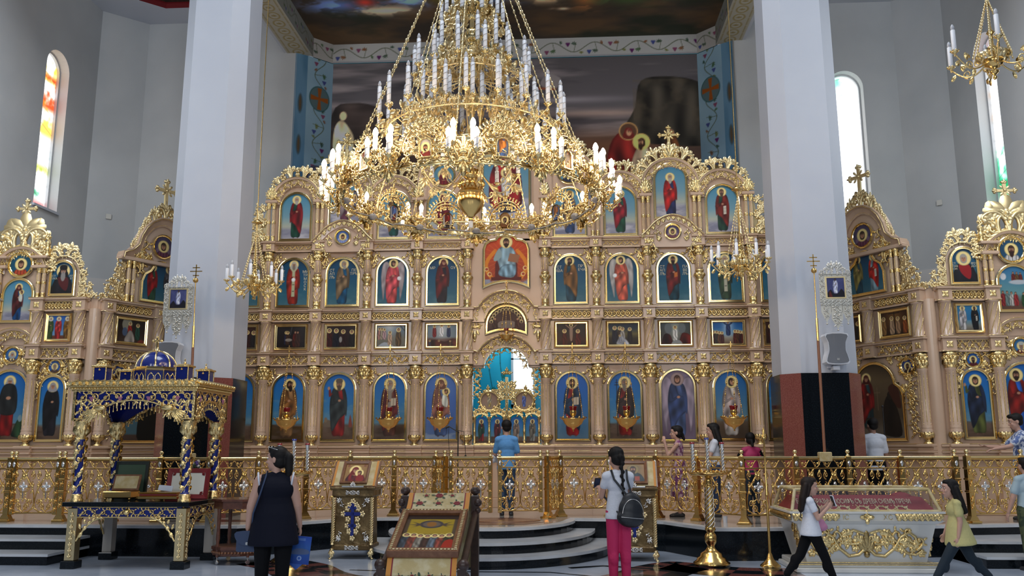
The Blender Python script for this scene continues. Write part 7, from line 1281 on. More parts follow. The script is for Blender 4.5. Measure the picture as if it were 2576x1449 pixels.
# candle stands with twisted silver candle sleeves
def candlestand(label, x, y, ns=3):
    e = thing('candle_stand', label, 'candle stand', (x, y, 0), 0, 'brass candle stands'); mb = MB()
    mb.lathe([(.24, .02), (.245, .04), (.20, .07), (.19, .10), (.15, .12), (.14, .16), (.09, .19), (.06, .22), (.05, .26), (.075, .30), (.085, .35), (.07, .40), (.05, .43), (.06, .45), (.075, .47), (.06, .50)], 24)
    for k in range(3): a = 2*PI*k/3+.5; mb.ball((.21*math.cos(a), .21*math.sin(a), .03), .03, 8)
    obj('base', mb, 'brass', e); mb = MB(); mb.lathe([(.062, .50), (.052, 1.02), (.06, 1.03), (.045, 1.05)], 16); mb.lathe([(.05, 1.05), (.06, 1.07), (.045, 1.09), (.06, 1.11), (.03, 1.14), (.03, 1.17)], 16); sh = obj('shaft', mb, 'brass', e); mb = MB()
    for k in range(6): mb.tube([((.062-.010*t)*math.cos(2*PI*k/6+t*9), (.062-.010*t)*math.sin(2*PI*k/6+t*9), .50+.52*t) for t in np.linspace(0, 1, 40)], .009, 5)
    obj('shaft_twist', mb, 'silver', sh); mb = MB(); mb.lathe([(.03, 1.14), (.08, 1.16), (.10, 1.17), (.25, 1.19), (.27, 1.215), (.26, 1.225), (.24, 1.20), (.03, 1.195)], 28)
    for k in range(28): a = 2*PI*k/28; mb.lathe([(.012, 0), (.008, .02), (.012, .04)], 6, (.21*math.cos(a), .21*math.sin(a), 1.20)); leaf(mb, ring(.265, 1.215), .265*a, 0, PI/2, .03, .03, .01)
    obj('tray', mb, 'brass', e)
    for k in range(ns):
        a = 2*PI*k/ns+.2; px, py = ((0, .02), (-.20, 0), (.20, .0))[k]; zz = 1.24 if k else 1.30; mb = MB(); mb.lathe([(.02, 1.20), (.028, 1.22), (.02, zz)], 10, (px, py, 0)); mb.lathe([(.022, zz), (.022, zz+.30), (.03, zz+.33), (.034, zz+.36)], 10, (px, py, 0))
        for q in range(3): mb.tube([(px+.023*math.cos(q*2.1+t*14), py+.023*math.sin(q*2.1+t*14), zz+.30*t) for t in np.linspace(0, 1, 30)], .006, 4)
        s = obj('candle_sleeve', mb, 'silver', e); mb = MB(); mb.lathe([(.034, zz+.36), (.034, zz+.385), (.025, zz+.385)], 12, (px, py, 0)); obj('glass_cup', mb, 'glass_red' if k else 'blue_enamel', s)
    if ns > 3:
        px, py = -.17, -.02; mb = MB(); mb.lathe([(.022, 1.22), (.022, 1.54), (.034, 1.60)], 10, (px, py, 0)); s = obj('candle_sleeve', mb, 'silver', e); mb = MB(); mb.lathe([(.034, 1.60), (.034, 1.625)], 12, (px, py, 0)); obj('glass_cup', mb, 'glass_red', s)
    return e
candlestand('tall brass candle stand with twisted silver sleeves in front of the right balustrade', 3.05, -4.62); candlestand('brass candle stand mostly hidden behind the woman in navy', -2.72, -4.55)
e = thing('stand_pole', 'thin tall brass pole stand on a round foot left of the reliquary', 'stand', (3.80, -4.72, 0)); mb = MB(); mb.lathe([(.13, 0), (.135, .02), (.10, .05), (.05, .10), (.03, .16), (.02, .18)], 20); obj('foot', mb, 'brass', e); mb = MB(); mb.lathe([(.018, .16), (.018, .9), (.022, .92), (.015, .94), (.012, 1.68)], 10); mb.lathe([(.03, 1.66), (.035, 1.70), (.012, 1.72), (.02, 1.78), (.005, 1.82)], 10); obj('pole', mb, 'brass', e)
# lecterns with bronze cloth covers
def lectern(label, x, y, rz, iconlab, paint):
    e = thing('lectern', label, 'lectern', (x, y, 0), rz, 'cloth covered lecterns'); W = .27; mb = MB(); mb.prism([(-W, .16), (W, .16), (W-.02, .90), (-W+.02, .90)], -.20, .20); body = obj('cloth_cover', mb, 'bronze_cloth', e)
    mb = MB(); mb.bbox(-W-.03, W+.03, -.24, .24, .86, .98, .02); mb.bbox(-W-.06, W+.06, -.26, .26, .96, 1.01, .015); obj('shelf_band', mb, 'bronze_cloth', e); boxo('base_band', (-W-.02, W+.02, -.23, .23, .12, .20), 'bronze_cloth', e, bev=.015)
    for sx_ in (-1, 1):
        mb = MB(); xx = sx_*(W+.01); mb.lathe([(.032, .20), (.025, .23)], 10, (xx, -.23, 0)); mb.lathe([(.022, .20), (.022, .86)], 10, (xx, -.23, 0))
        for q in range(3): mb.tube([(xx+.022*math.cos(q*2.1+t*40), -.23+.022*math.sin(q*2.1+t*40), .22+.63*t) for t in np.linspace(0, 1, 70)], .008, 4)
        obj('twisted_column', mb, 'leaf_gold', e); mb = MB(); mb.tube([(xx, -.22, .14), (xx+sx_*.03, -.24, .08), (xx, -.22, .04), (xx+sx_*.03, -.25, .0)], [.03, .026, .018, .022], 8); palmette(mb, flat(xx, .12, -.25), 0, 0, -PI/2, .10, 4, 1.4); obj('foot', mb, 'leaf_gold', e)
    M = flat(0, 0, -.205)
    for a in (-1, 1):
        for z, b in ((.80, -1), (.30, 1)): mb = MB(); palmette(mb, M, a*(W-.08), z, math.atan2(-b, a), .08, 5, 2.4); cscroll(mb, M, a*(W-.1), z, PI/2 if b > 0 else -PI/2, .09, a, .008); obj('silver_mount', mb, 'silver', e)
    for z, yy in ((.925, -.245), (.16, -.235)): mb = MB(); M2 = flat(0, z, yy); knot(mb, (lambda s, t, h=0.: M2(s-.10, t, h)), .20, .06, 4, .006); obj('silver_mount', mb, 'silver', e)
    mb = MB(); h = .45
    for w2, hh, zz in ((.045, .46, .32), (.24, .05, .60), (.14, .045, .69), (.13, .045, .44)): mb.bbox(-w2/2, w2/2, -.014, 0, zz, zz+hh, .003)
    c = obj('blue_cross', mb, 'blue_enamel', e, (0, -.212, 0)); mb = MB()
    for s, t in ((0, .80), (0, .29), (-.14, .625), (.14, .625), (-.08, .70), (.08, .70), (-.08, .46), (.08, .46), (-.07, .55), (.07, .55), (-.05, .38), (.05, .38), (-.05, .75), (.05, .75)):
        for a in range(5): leaf(mb, flat(s, t, -.004), 0, 0, a*1.26, .045, .035, .008)
    obj('cross_rays', mb, 'leaf_gold', c)
    mb = MB(); mb.bbox(-.34, .34, 0, .46, -.02, .0, .004); top = obj('desk', mb, 'frame_wood', e, (0, -.24, 1.01), rot=(.87, 0, 0)); mb = MB(); mb.bbox(-.32, .32, .01, .45, .0, .012, .004); cl = obj('brocade_cover', mb, 'brocade', top); [obj('cover_border', MB().box(xx-.015, xx+.015, .0, .455, .012, .015), 'orange_cloth', cl) for xx in (-.30, .30)]; mb = MB(); [palmette(mb, (lambda s, t, h=0.: (s, t, -.0-h)), 0, 0, 0, .01, 1)]
    mb = MB(); palmette(mb, flat(0, 1.01, -.25), 0, 0, PI/2, .07, 7, 2.6); mb.bbox(-.16, .16, -.26, -.24, .995, 1.02, .004); obj('book_stop', mb, 'silver', e)
    # icon lying on the sloped desk
    Rm = Matrix.Translation((x, y, 0)) @ Matrix.Rotation(rz, 4, 'Z') @ Matrix.Translation((0, -.24, 1.01)) @ Matrix.Rotation(.87, 4, 'X'); i = thing('framed_icon', iconlab, 'icon'); i.matrix_world = Rm @ Matrix.Translation((0, .03, .0135)) @ Matrix.Rotation(-PI/2, 4, 'X')
    mb = MB(); mb.sweep([(-.20, 0), (.20, 0), (.20, .40), (-.20, .40)], [(0, 0), (0, .035), (-.012, .04), (-.04, .022), (-.045, .005)]); mb.box(-.19, .19, -.004, 0, .01, .39); obj('frame', mb, 'frame_wood', i); c = Cv(.32, .32, 190, (.56, .42, .24)); paint(c); obj('painting', c.mesh('painting'), None, i, (-.16, -.008, .04))
def ic1(c): c.clouds((.62, .48, .28), .4, .7, .1, .1, .6, 3); c.poly([(.04, 0), (.06, .12), (.13, .20), (.2, .2), (.29, .10), (.30, 0)], (.36, .07, .07), fold=(60, .25, 0, .3)); head(c, .15, .205, .045, veil=(.42, .08, .07), beard=0); head(c, .215, .16, .032, (.3, .2, .1), 0, SKINP, -1); c.poly([(.18, .02), (.2, .12), (.27, .11), (.29, .02)], (.52, .12, .10)); [c.ell(x, .29, .02, .02, (.5, .3, .2)) for x in (.04, .28)]
def ic2(c): c.clouds((.42, .36, .24), .4, .7, .1, .1, .6, 3); c.poly([(.02, 0), (.04, .12), (.12, .17), (.2, .17), (.28, .12), (.30, 0)], (.07, .14, .16), fold=(60, .25, 0, .3)); head(c, .16, .225, .042, (.15, .09, .06), 2, SKINP, 0, (.52, .44, .26)); c.poly([(.18, .02), (.25, .02), (.25, .10), (.18, .10)], (.55, .20, .12), smooth=False); c.ell(.11, .08, .02, .03, SKINP)
lectern('bronze cloth lectern with a blue cross, left of the steps', -1.94, -3.93, -.02, 'wood framed icon of a red veiled mother and child on the left lectern', ic1); lectern('bronze cloth lectern with a blue cross, behind the girl with the backpack', 2.08, -4.02, -.06, 'wood framed icon of a bearded man in dark green on the right lectern', ic2)
# foreground stand with a glazed icon on embroidered cloth
p1, p2, p3 = aY(1058, 1397, -8.42), aY(1085, 1297, -7.62), aY(1098, 1237, -7.30); e = thing('icon_stand', 'carved dark wooden stand draped in yellow embroidered cloth in the foreground', 'stand', (p1[0]+.02, -7.9, 0)); X0 = p1[0]+.02
yl = lambda Y: Y+7.9
pf = [(yl(-8.52), .05), (yl(-8.52), .40), (yl(-8.45), p1[2]-.03), (yl(-7.55), p2[2]+.02), (yl(-7.42), p2[2]+.10), (yl(-7.30), 1.08), (yl(-7.22), 1.06), (yl(-7.22), .3)]
def cloth(w_, o): mb = MB(); k = len(pf); N = 4; V = []; P = np.array(pf); T = np.gradient(P, axis=0); T /= np.linalg.norm(T, axis=1, keepdims=True); P = P+np.c_[-T[:, 1], T[:, 0]]*o; P = np.vstack([catmull(P, 4)[:-4*1]]) if False else P; n = len(P); mb.add([(x, p[0], p[1]) for p in P for x in (w_[0], w_[1])], [(2*i, 2*i+1, 2*i+3, 2*i+2) for i in range(n-1)]); return mb
cb = cloth((-.33, .33), 0.0); cb2 = cloth((-.33, .33), -.012); mbc = MB(); mbc.v = cb.v+cb2.v; mbc.n = cb.n+cb2.n; mbc.f = cb.f+[[i+cb.n for i in reversed(f)] for f in cb2.f]; mbc.m = cb.m+cb2.m; mbc.s = cb.s+cb2.s; C_ = obj('brocade_cloth', mbc, 'brocade', e)
for a, b, m_ in ((-.33, -.285, 'orange_cloth'), (.285, .33, 'orange_cloth'), (-.285, -.272, 'darkred_cloth'), (.272, .285, 'darkred_cloth')): obj('cloth_border', cloth((a, b), .003), m_, C_)
def rose(mb, M, s, t, r): 
    for k in range(6): leaf(mb, M, s, t, k*PI/3, r, r*.8, .004, 0)
    for k in range(5): leaf(mb, M, s+r*.9*math.cos(k*1.26+.5), t+r*.9*math.sin(k*1.26+.5), k*1.26+.5, r*1.1, r*.5, .003, 1)
mb = MB(); Mf = (lambda s, t, h=0.: (s, yl(-8.52)-.006-h, t)); Mb_ = (lambda s, t, h=0.: (s, yl(-7.42)+.12*t/.24-.008-h, p2[2]+.10+t*(1.08-p2[2]-.10)/.24))
for s, t, r in ((0, .33, .05), (-.16, .30, .035), (.16, .30, .035), (-.08, .385, .022), (.08, .385, .022), (-.2, .38, .02), (.2, .38, .02)): rose(mb, Mf, s, t, r)
for s, t, r in ((0, .19, .045), (-.14, .19, .022), (.14, .19, .022), (0, .03, .03), (-.2, .03, .04), (.2, .03, .04)): rose(mb, Mb_, s, t, r)
obj('embroidered_flowers', mb, ['darkred_cloth', 'leaf_green'], C_)
for sx_ in (-1, 1):
    mb = MB(); x = sx_*.38; mb.bbox(x-.04, x+.04, yl(-7.32), yl(-7.22), 0, 1.06, .012); mb.lathe([(.02, 1.06), (.05, 1.08), (.055, 1.11), (.03, 1.14)], 10, (x, yl(-7.27), 0)); mb.ball((x+sx_*.03, yl(-7.30), .98), .045, 8); mb.ball((x+sx_*.03, yl(-7.30), .90), .035, 8); obj('back_post', mb, 'dark_wood', e)
    mb = MB(); mb.bbox(x-.04, x+.04, yl(-8.52), yl(-8.42), 0, .46, .012); mb.ball((x+sx_*.01, yl(-8.47), .48), .06, 10); mb.ball((x+sx_*.03, yl(-8.48), .38), .045, 8); obj('front_post', mb, 'dark_wood', e)
    mb = MB(); mb.tube([(x, yl(-8.47), .44), (x, yl(-7.27), .88)], .035, 6); obj('side_rail', mb, 'dark_wood', e)
i = thing('glazed_icon', 'large wooden icon of an ascension lying tilted on the yellow cloth', 'icon'); tilt = math.atan2(p2[2]+.02-p1[2]+.03, .90); i.matrix_world = Matrix.Translation((X0, -8.44, p1[2]-.012)) @ Matrix.Rotation(tilt, 4, 'X') @ Matrix.Rotation(-PI/2, 4, 'X'); Wd, Hd = .34, .90
mb = MB(); mb.sweep([(-Wd, 0), (Wd, 0), (Wd, Hd), (-Wd, Hd)], [(0, -.01), (0, .06), (-.06, .065), (-.075, .05), (-.075, .02)]); mb.box(-Wd+.01, Wd-.01, -.012, 0, .01, Hd-.01); fr = obj('frame', mb, 'frame_wood', i); mb = MB()
for a in np.arange(.03, Hd, .035):
    for sx_ in (-1, 1): mb.box(sx_*(Wd-.03)-.012, sx_*(Wd-.03)+.012, -.0665, -.065, a-.012, a+.008)
for a in np.arange(-Wd+.03, Wd, .035): mb.box(a-.012, a+.008, -.0665, -.065, Hd-.042, Hd-.018); mb.box(a-.012, a+.008, -.0665, -.065, .018, .042)
obj('inlay', mb, 'brocade', fr); c = Cv(.53, .75, 150, (.16, .09, .06)); c.poly([(.0, 0), (.53, 0), (.53, .66), (0, .66)], (.30, .24, .18), smooth=False); c.poly([(0.04, .34), (.49, .34), (.49, .66), (.04, .66)], (.62, .52, .12), smooth=False); c.ell(.265, .55, .12, .085, (.24, .22, .24)); c.ell(.265, .55, .09, .06, (.40, .35, .30)); c.ell(.265, .55, .05, .05, (.55, .36, .14))
for sx_ in (-1, 1): c.poly([(.265+sx_*.1, .54), (.265+sx_*.2, .60), (.265+sx_*.15, .55), (.265+sx_*.23, .54), (.265+sx_*.15, .52), (.265+sx_*.2, .48)], (.30, .24, .20)); 
crowd(c, [.05, .12, .19, .26, .33, .40, .47], .03, .32, [(.18, .22, .26), (.40, .18, .14), (.42, .40, .36), (.20, .12, .10), (.30, .34, .38), (.45, .20, .16), (.16, .18, .12)]); c.poly([(.42, .02), (.44, .2), (.52, .22), (.52, .02)], (.62, .12, .05)); obj('painting', c.mesh('painting'), None, i, (-.265, -.022, .075))
# glazed reliquary on the right
RQ = thing('reliquary', 'white and gold glazed reliquary chest with red velvet inside', 'reliquary', (4.90, -4.80, 0)); w0, w1, d0, d1 = .82, .93, .42, .50
def frust(mb, wa, da, za, wb, db, zb, m=0): mb.add([(-wa, -da, za), (wa, -da, za), (wa, da, za), (-wa, da, za), (-wb, -db, zb), (wb, -db, zb), (wb, db, zb), (-wb, db, zb)], [(3, 2, 1, 0), (4, 5, 6, 7), (0, 1, 5, 4), (1, 2, 6, 5), (2, 3, 7, 6), (3, 0, 4, 7)], m)
mb = MB(); mb.bbox(-.90, .90, -.48, .48, 0, .06, .01); mb.bbox(-.86, .86, -.45, .45, .06, .12, .01); frust(mb, .74, .38, .12, .86, .46, .60); obj('chest', mb, 'white_enamel', RQ)
mb = MB(); frust(mb, .88, .48, .60, .95, .53, .64); frust(mb, .93, .51, .64, .93, .51, .73); frust(mb, .96, .54, .73, .96, .54, .755); obj('rim', mb, 'white_enamel', RQ)
mb = MB(); n = 26
for sg in (-1, 1):
    for k in range(8): [leaf(mb, flat(sg*(.36+.56*(k+.5)/8), .735, -.515-.006*j), 0, 0, -PI/2+b_, .10-.02*abs(j), .07, .03) for j, b_ in ((0, 0), (1, .6), (2, -.6))]
for k in range(12): leaf(mb, (lambda s, t, h=0., k=k: (-.935-h, -.48+.96*(k+.5)/12+s, .735+t)), 0, 0, -PI/2, .10, .09, .04)
for a in range(4): leaf(mb, flat(0, .685, -.515), 0, 0, a*PI/2, .09, .055, .02); leaf(mb, flat(0, .685, -.515), 0, 0, a*PI/2+PI/4, .05, .03, .02)
for za in (.10, .125): mb.tube([(-.87, -.455, za), (.87, -.455, za)], .008, 5)
Mq = (lambda s, t, h=0.: (s, -.385-.08*(t-.12)/.48-h, t))
for sg in (-1, 1):
    Ms = (lambda s, t, h=0., sg=sg: Mq(sg*s, t, h)); otube(mb, Ms, [(.02, .30), (.10, .22), (.22, .20), (.34, .30), (.42, .44), (.52, .50), (.60, .44), (.62, .34), (.54, .26)], .021, 6, .01); otube(mb, Ms, [(.04, .48), (.16, .52), (.28, .48), (.40, .34), (.50, .24), (.60, .22), (.66, .26)], .018, 6, .01)
    for s, t, a, l, w_ in ((.10, .36, .3, .2, 1), (.30, .36, 1.0, .18, -1), (.42, .34, -.6, .18, 1), (.56, .38, 2.0, .18, -1), (.20, .44, -.4, .16, 1), (.62, .28, 1.2, .16, 1)): cscroll(mb, (lambda ss, tt, h=0., s=s, t=t, Ms=Ms: Ms(s+ss, t+tt, h)), 0, 0, a, l*1.25, w_, .017); palmette(mb, Ms, s, t, a+1.2, .13, 5, 1.8, .45); palmette(mb, Ms, s+.03, t-.03, a-1.6, .10, 4, 1.8, .45)
    for t, a, l in ((.22, PI/2, .3), (.3, PI/2, .14)): palmette(mb, Mq, 0, t, a, l, 5, 1.0, .3)
    for t in (.2, .3, .4, .5): cscroll(mb, (lambda s, tt, h=0., t=t, sg=sg: (sg*(.76+.10*(t-.12)/.48+h), -.44+.04+s+.02, t+tt)), 0, 0, PI/2, .14, 1, .012); palmette(mb, (lambda s, tt, h=0., t=t, sg=sg: (sg*(.77+.115*(t-.12)/.48)+sg*h, -.30+s, t+tt)), 0, 0, PI/2, .12, 5, 1.6)
obj('gilt_scrollwork', mb, 'gold', RQ)
for x, s in ((-.26, 'IС'), (.26, 'ХС')): text(RQ, s, x, .655, .085, -.518, 'gold')
lw0, lw1, ld0, ld1 = .92, .84, .49, .36; P0_ = [(-lw0, -ld0, .755), (lw0, -ld0, .755), (lw0, ld0, .755), (-lw0, ld0, .755)]; P1_ = [(-lw1, -ld1, 1.02), (lw1, -ld1, 1.02), (lw1, ld1, 1.02), (-lw1, ld1, 1.02)]; mb = MB()
for P in (P0_, P1_):
    for k in range(4): mb.tube([P[k], P[(k+1) % 4]], .022, 6)
for k in range(4): mb.tube([P0_[k], P1_[k]], .022, 6)
lid = obj('lid_frame', mb, 'brocade', RQ); pg = mat('pane_glass', (.9, .92, .93), .02); nt = pg.node_tree; mx = nt.nodes.new('ShaderNodeMixShader'); tr = nt.nodes.new('ShaderNodeBsdfTransparent'); gl = nt.nodes.new('ShaderNodeBsdfGlossy'); gl.inputs['Roughness'].default_value = .03; mx.inputs[0].default_value = .10; nt.links.new(tr.outputs[0], mx.inputs[1]); nt.links.new(gl.outputs[0], mx.inputs[2]); nt.links.new(mx.outputs[0], nt.nodes['Material Output'].inputs[0]); mb = MB(); mb.add(P0_+P1_, [(0, 1, 5, 4), (1, 2, 6, 5), (2, 3, 7, 6), (3, 0, 4, 7), (4, 5, 6, 7)]); obj('lid_glass', mb, 'pane_glass', lid)
mb = MB(); frust(mb, .88, .44, .757, .78, .26, .92); mb.ellipsoid((.62, 0, .90), (.14, .16, .07), 12); obj('velvet_cover', mb, 'red_velvet', RQ); mb = MB(); M = (lambda s, t, h=0.: (s, -.44+.18*(t-.757)/.163-h, t)); vine(mb, (lambda s, t, h=0.: M(s-.62, .79+t, h)), 1.2, .07, 10, .007); obj('embroidery', mb, 'brocade', RQ)
t_ = text(RQ, 'БЛАГООБРАЗНЫЙ IОСИФЪ СЪ ДРЕВА СНЕМЪ ПРЕЧИ', -.10, .845, .075, -.352, 'letter_gold'); t_.rotation_euler = (.74, 0, 0); t_.scale = (.72, 1.5, 1)
# banners on poles in front of the pillars
def banner(label, P, Q, cu, sg, zt, zb, seed):
    e = thing('processional_banner', label, 'banner', (P[0], P[1], SZ), 0, 'banners before the pillars'); P = Vector((0, 0, RZ-.06)); Q = Vector((Q[0]-e.location.x, Q[1]-e.location.y, Q[2]-SZ)); mb = MB(); mb.tube([P, P+(Q-P)*.62], .022, 8); obj('pole', mb, 'pole_wood', e); mb = MB(); mb.tube([P+(Q-P)*.62, P+(Q-P)*.74], .020, 8); mb.tube([P+(Q-P)*.74, Q], .009, 6); mb.ball(Q, .045, 10); mb.bbox(Q.x-.008, Q.x+.008, Q.y-.006, Q.y+.006, Q.z, Q.z+.26, .002)
    for z, w_ in ((.20, .06), (.14, .10), (.07, .05)): mb.bbox(Q.x-w_, Q.x+w_, Q.y-.006, Q.y+.006, Q.z+z, Q.z+z+.016, .002)
    obj('pole_top', mb, 'brass', e); mb = MB(); mb.bbox(-.09, .09, -.06, .06, RZ-.06, RZ+.08, .01); obj('holder', mb, 'brocade', e)
    x0 = cu-e.location.x; z0_ = zb-SZ; h = zt-zb; W = .24; yb = -.02; mb = MB(); mb.bbox(x0-W, x0+W, yb-.004, yb+.004, z0_+h*.38, z0_+h*.80, .001)
    for fx_, wf, dz in ((-.66, .32, .26), (0, .36, .0), (.66, .32, .26)): mb.prism([(x0+fx_*W-wf*W, z0_+h*.38), (x0+fx_*W-wf*W, z0_+h*(.14+dz*.4)), (x0+fx_*W, z0_+h*dz*.35), (x0+fx_*W+wf*W, z0_+h*(.14+dz*.4)), (x0+fx_*W+wf*W, z0_+h*.38)][::-1], yb-.003, yb+.003)
    for k in range(3): mb.ball((x0+(k-1)*.66*W, yb, z0_-.015+(h*.09 if k != 1 else 0)), .016, 6)
    pn = obj('filigree_panel', mb, 'plate_silver', e); mb = MB(); M = flat(x0, z0_, yb-.006)
    for t0 in (.40, .36): knot(mb, (lambda s, t, h_=0.: M(s-W, h*t0+t, h_)), 2*W, .05, 8, .005)
    for q in (-1, 1): vine(mb, (lambda s, t, h_=0., q=q: M(q*(W-.04)+t, h*.42+s, h_)), h*.40, .07, 5, .005); vine(mb, (lambda s, t, h_=0., q=q: M(q*.66*W+t, h*.14+s, h_)), h*.24, .08, 3, .005)
    vine(mb, (lambda s, t, h_=0.: M(t, h*.04+s, h_)), h*.32, .12, 4, .005); crest(mb, (lambda s, t, h_=0.: M(s-W, h*.80+t, h_)), 2*W, lambda k: .06+.16*math.exp(-((k-.5)/.25)**2), 6, .007); otube(mb, M, [(-W, h*.80), (W, h*.80)], .008); obj('filigree', mb, 'filigree_silver', pn)
    c = Cv(.26, .30, 150, (.24, .26, .44)); c.clouds((.36, .38, .56), .4, .7, .1, .1, .6, seed); c.poly([(.0, 0), (.05, .12), (.1, .06), (.16, .06), (.22, .13), (.26, 0)], (.06, .05, .10)); saint(c, .13, .06, .24, (.75, .76, .80), (.65, .66, .74), halo=None); c.poly([(.03, 0), (.04, .1), (.08, 0)], (.35, .1, .08) if sg > 0 else (.1, .08, .12)); obj('small_icon', c.mesh('small_icon'), None, pn, (x0-.13, yb-.009, z0_+h*.46)); mb = MB(); mb.sweep([(x0-.13, z0_+h*.46), (x0+.13, z0_+h*.46), (x0+.13, z0_+h*.46+.30), (x0-.13, z0_+h*.46+.30)], [(0, 0), (0, .012), (.02, .012), (.02, 0)], y=yb-.005); obj('icon_frame', mb, 'leaf_gold', pn)
banner('silver filigree processional banner on a leaning pole before the left pillar', (-4.72, -3.42), (-4.84, -3.30, 4.24), -5.04, -1, 4.30, 3.30, 3); banner('silver filigree processional banner on a tall pole before the right pillar', (fx(2075, -3.44)[0], -3.44), (5.02, -3.30, 4.26), 5.28, 1, 4.38, 3.32, 8)
def speaker(label, x, z, rz):
    e = thing('loudspeaker', label, 'speaker', (x, -3.06, z), rz, 'loudspeakers on the pillars'); S = [(-.155, 0), (.155, 0), (.165, .10), (.135, .20), (.14, .34), (.165, .47), (-.165, .47), (-.14, .34), (-.135, .20), (-.165, .10)]; mb = MB(); mb.prism(catmull(S, 3), -.10, .14); obj('cabinet', mb, 'speaker_white', e); mb = MB(); mb.prism([(a*.9, .02+b*.92) for a, b in catmull(S, 3)], -.115, -.10); obj('grille', mb, 'speaker_grey', e); mb = MB(); mb.box(-.02, .02, -.118, -.114, .05, .085); obj('badge', mb, 'silver', e); mb = MB(); mb.bbox(-.05, .05, .0, .16, -.09, -.02, .006); mb.bbox(-.1, .03, .10, .18, -.05, .02, .006); obj('wall_bracket', mb, 'speaker_white', e)
speaker('grey fronted white loudspeaker on the left pillar above the canopy', -5.30, 2.78, .12); speaker('grey fronted white loudspeaker on the right pillar under the banner', 5.34, 2.82, .0)
e = thing('microphone_stand', 'thin black microphone stand with a drooping cable left of the doors', 'microphone stand', (-.72, -1.75, SZ)); mb = MB(); mb.lathe([(.12, 0), (.12, .015), (.02, .03), (.012, .05)], 14); obj('base', mb, 'black_plastic', e); mb = MB(); mb.tube([(0, 0, .03), (0, 0, 1.40)], .010, 6); mb.tube([(.02, 0, 1.36), (-.16, 0, 1.47)], .008, 6); obj('pole', mb, 'black_plastic', e); mb = MB(); mb.tube([(-.16, 0, 1.47), (-.22, 0, 1.45)], [.016, .022], 8); obj('microphone', mb, 'black_plastic', e); mb = MB(); mb.tube([(-.16, 0, 1.46), (-.17, 0, 1.3), (-.15, .02, 1.0), (-.16, .02, .6), (-.10, .02, .02)], .004, 4); mb.tube([(.0, 0, 1.4), (.10, -.02, 1.38), (.12, -.02, 1.2), (.13, 0, .98)], .005, 4); mb.ball((.13, 0, .97), .02, 6); obj('cable', mb, 'black_plastic', e)
p = aZ(1268, 1300, SZ); mb = MB(); mb.lathe([(.62, 0), (.62, .008), (.60, .012)], 40, sq=.62); o = obj('round_rug', mb, 'frame_wood', None, (p[0], -2.98, SZ), label='round brown rug on the platform before the central gate', cat='rug')
p = aZ(1195, 1362, .298); obj('paper_slip', MB().bbox(-.05, .05, -.003, .003, 0, .05, .001), 'paper', None, (p[0], p[1]+.02, .298), rot=(-.3, 0, 0), label='small white paper slip on the middle step', cat='note')
p = aZ(1825, 1316, SZ); mb = MB(); mb.lathe([(.03, 0), (.035, .09)], 12); obj('paper_cup', mb, 'paper', None, (p[0]+.02, p[1]+.12, SZ), label='small white paper cup on the platform by the right balustrade', cat='cup')
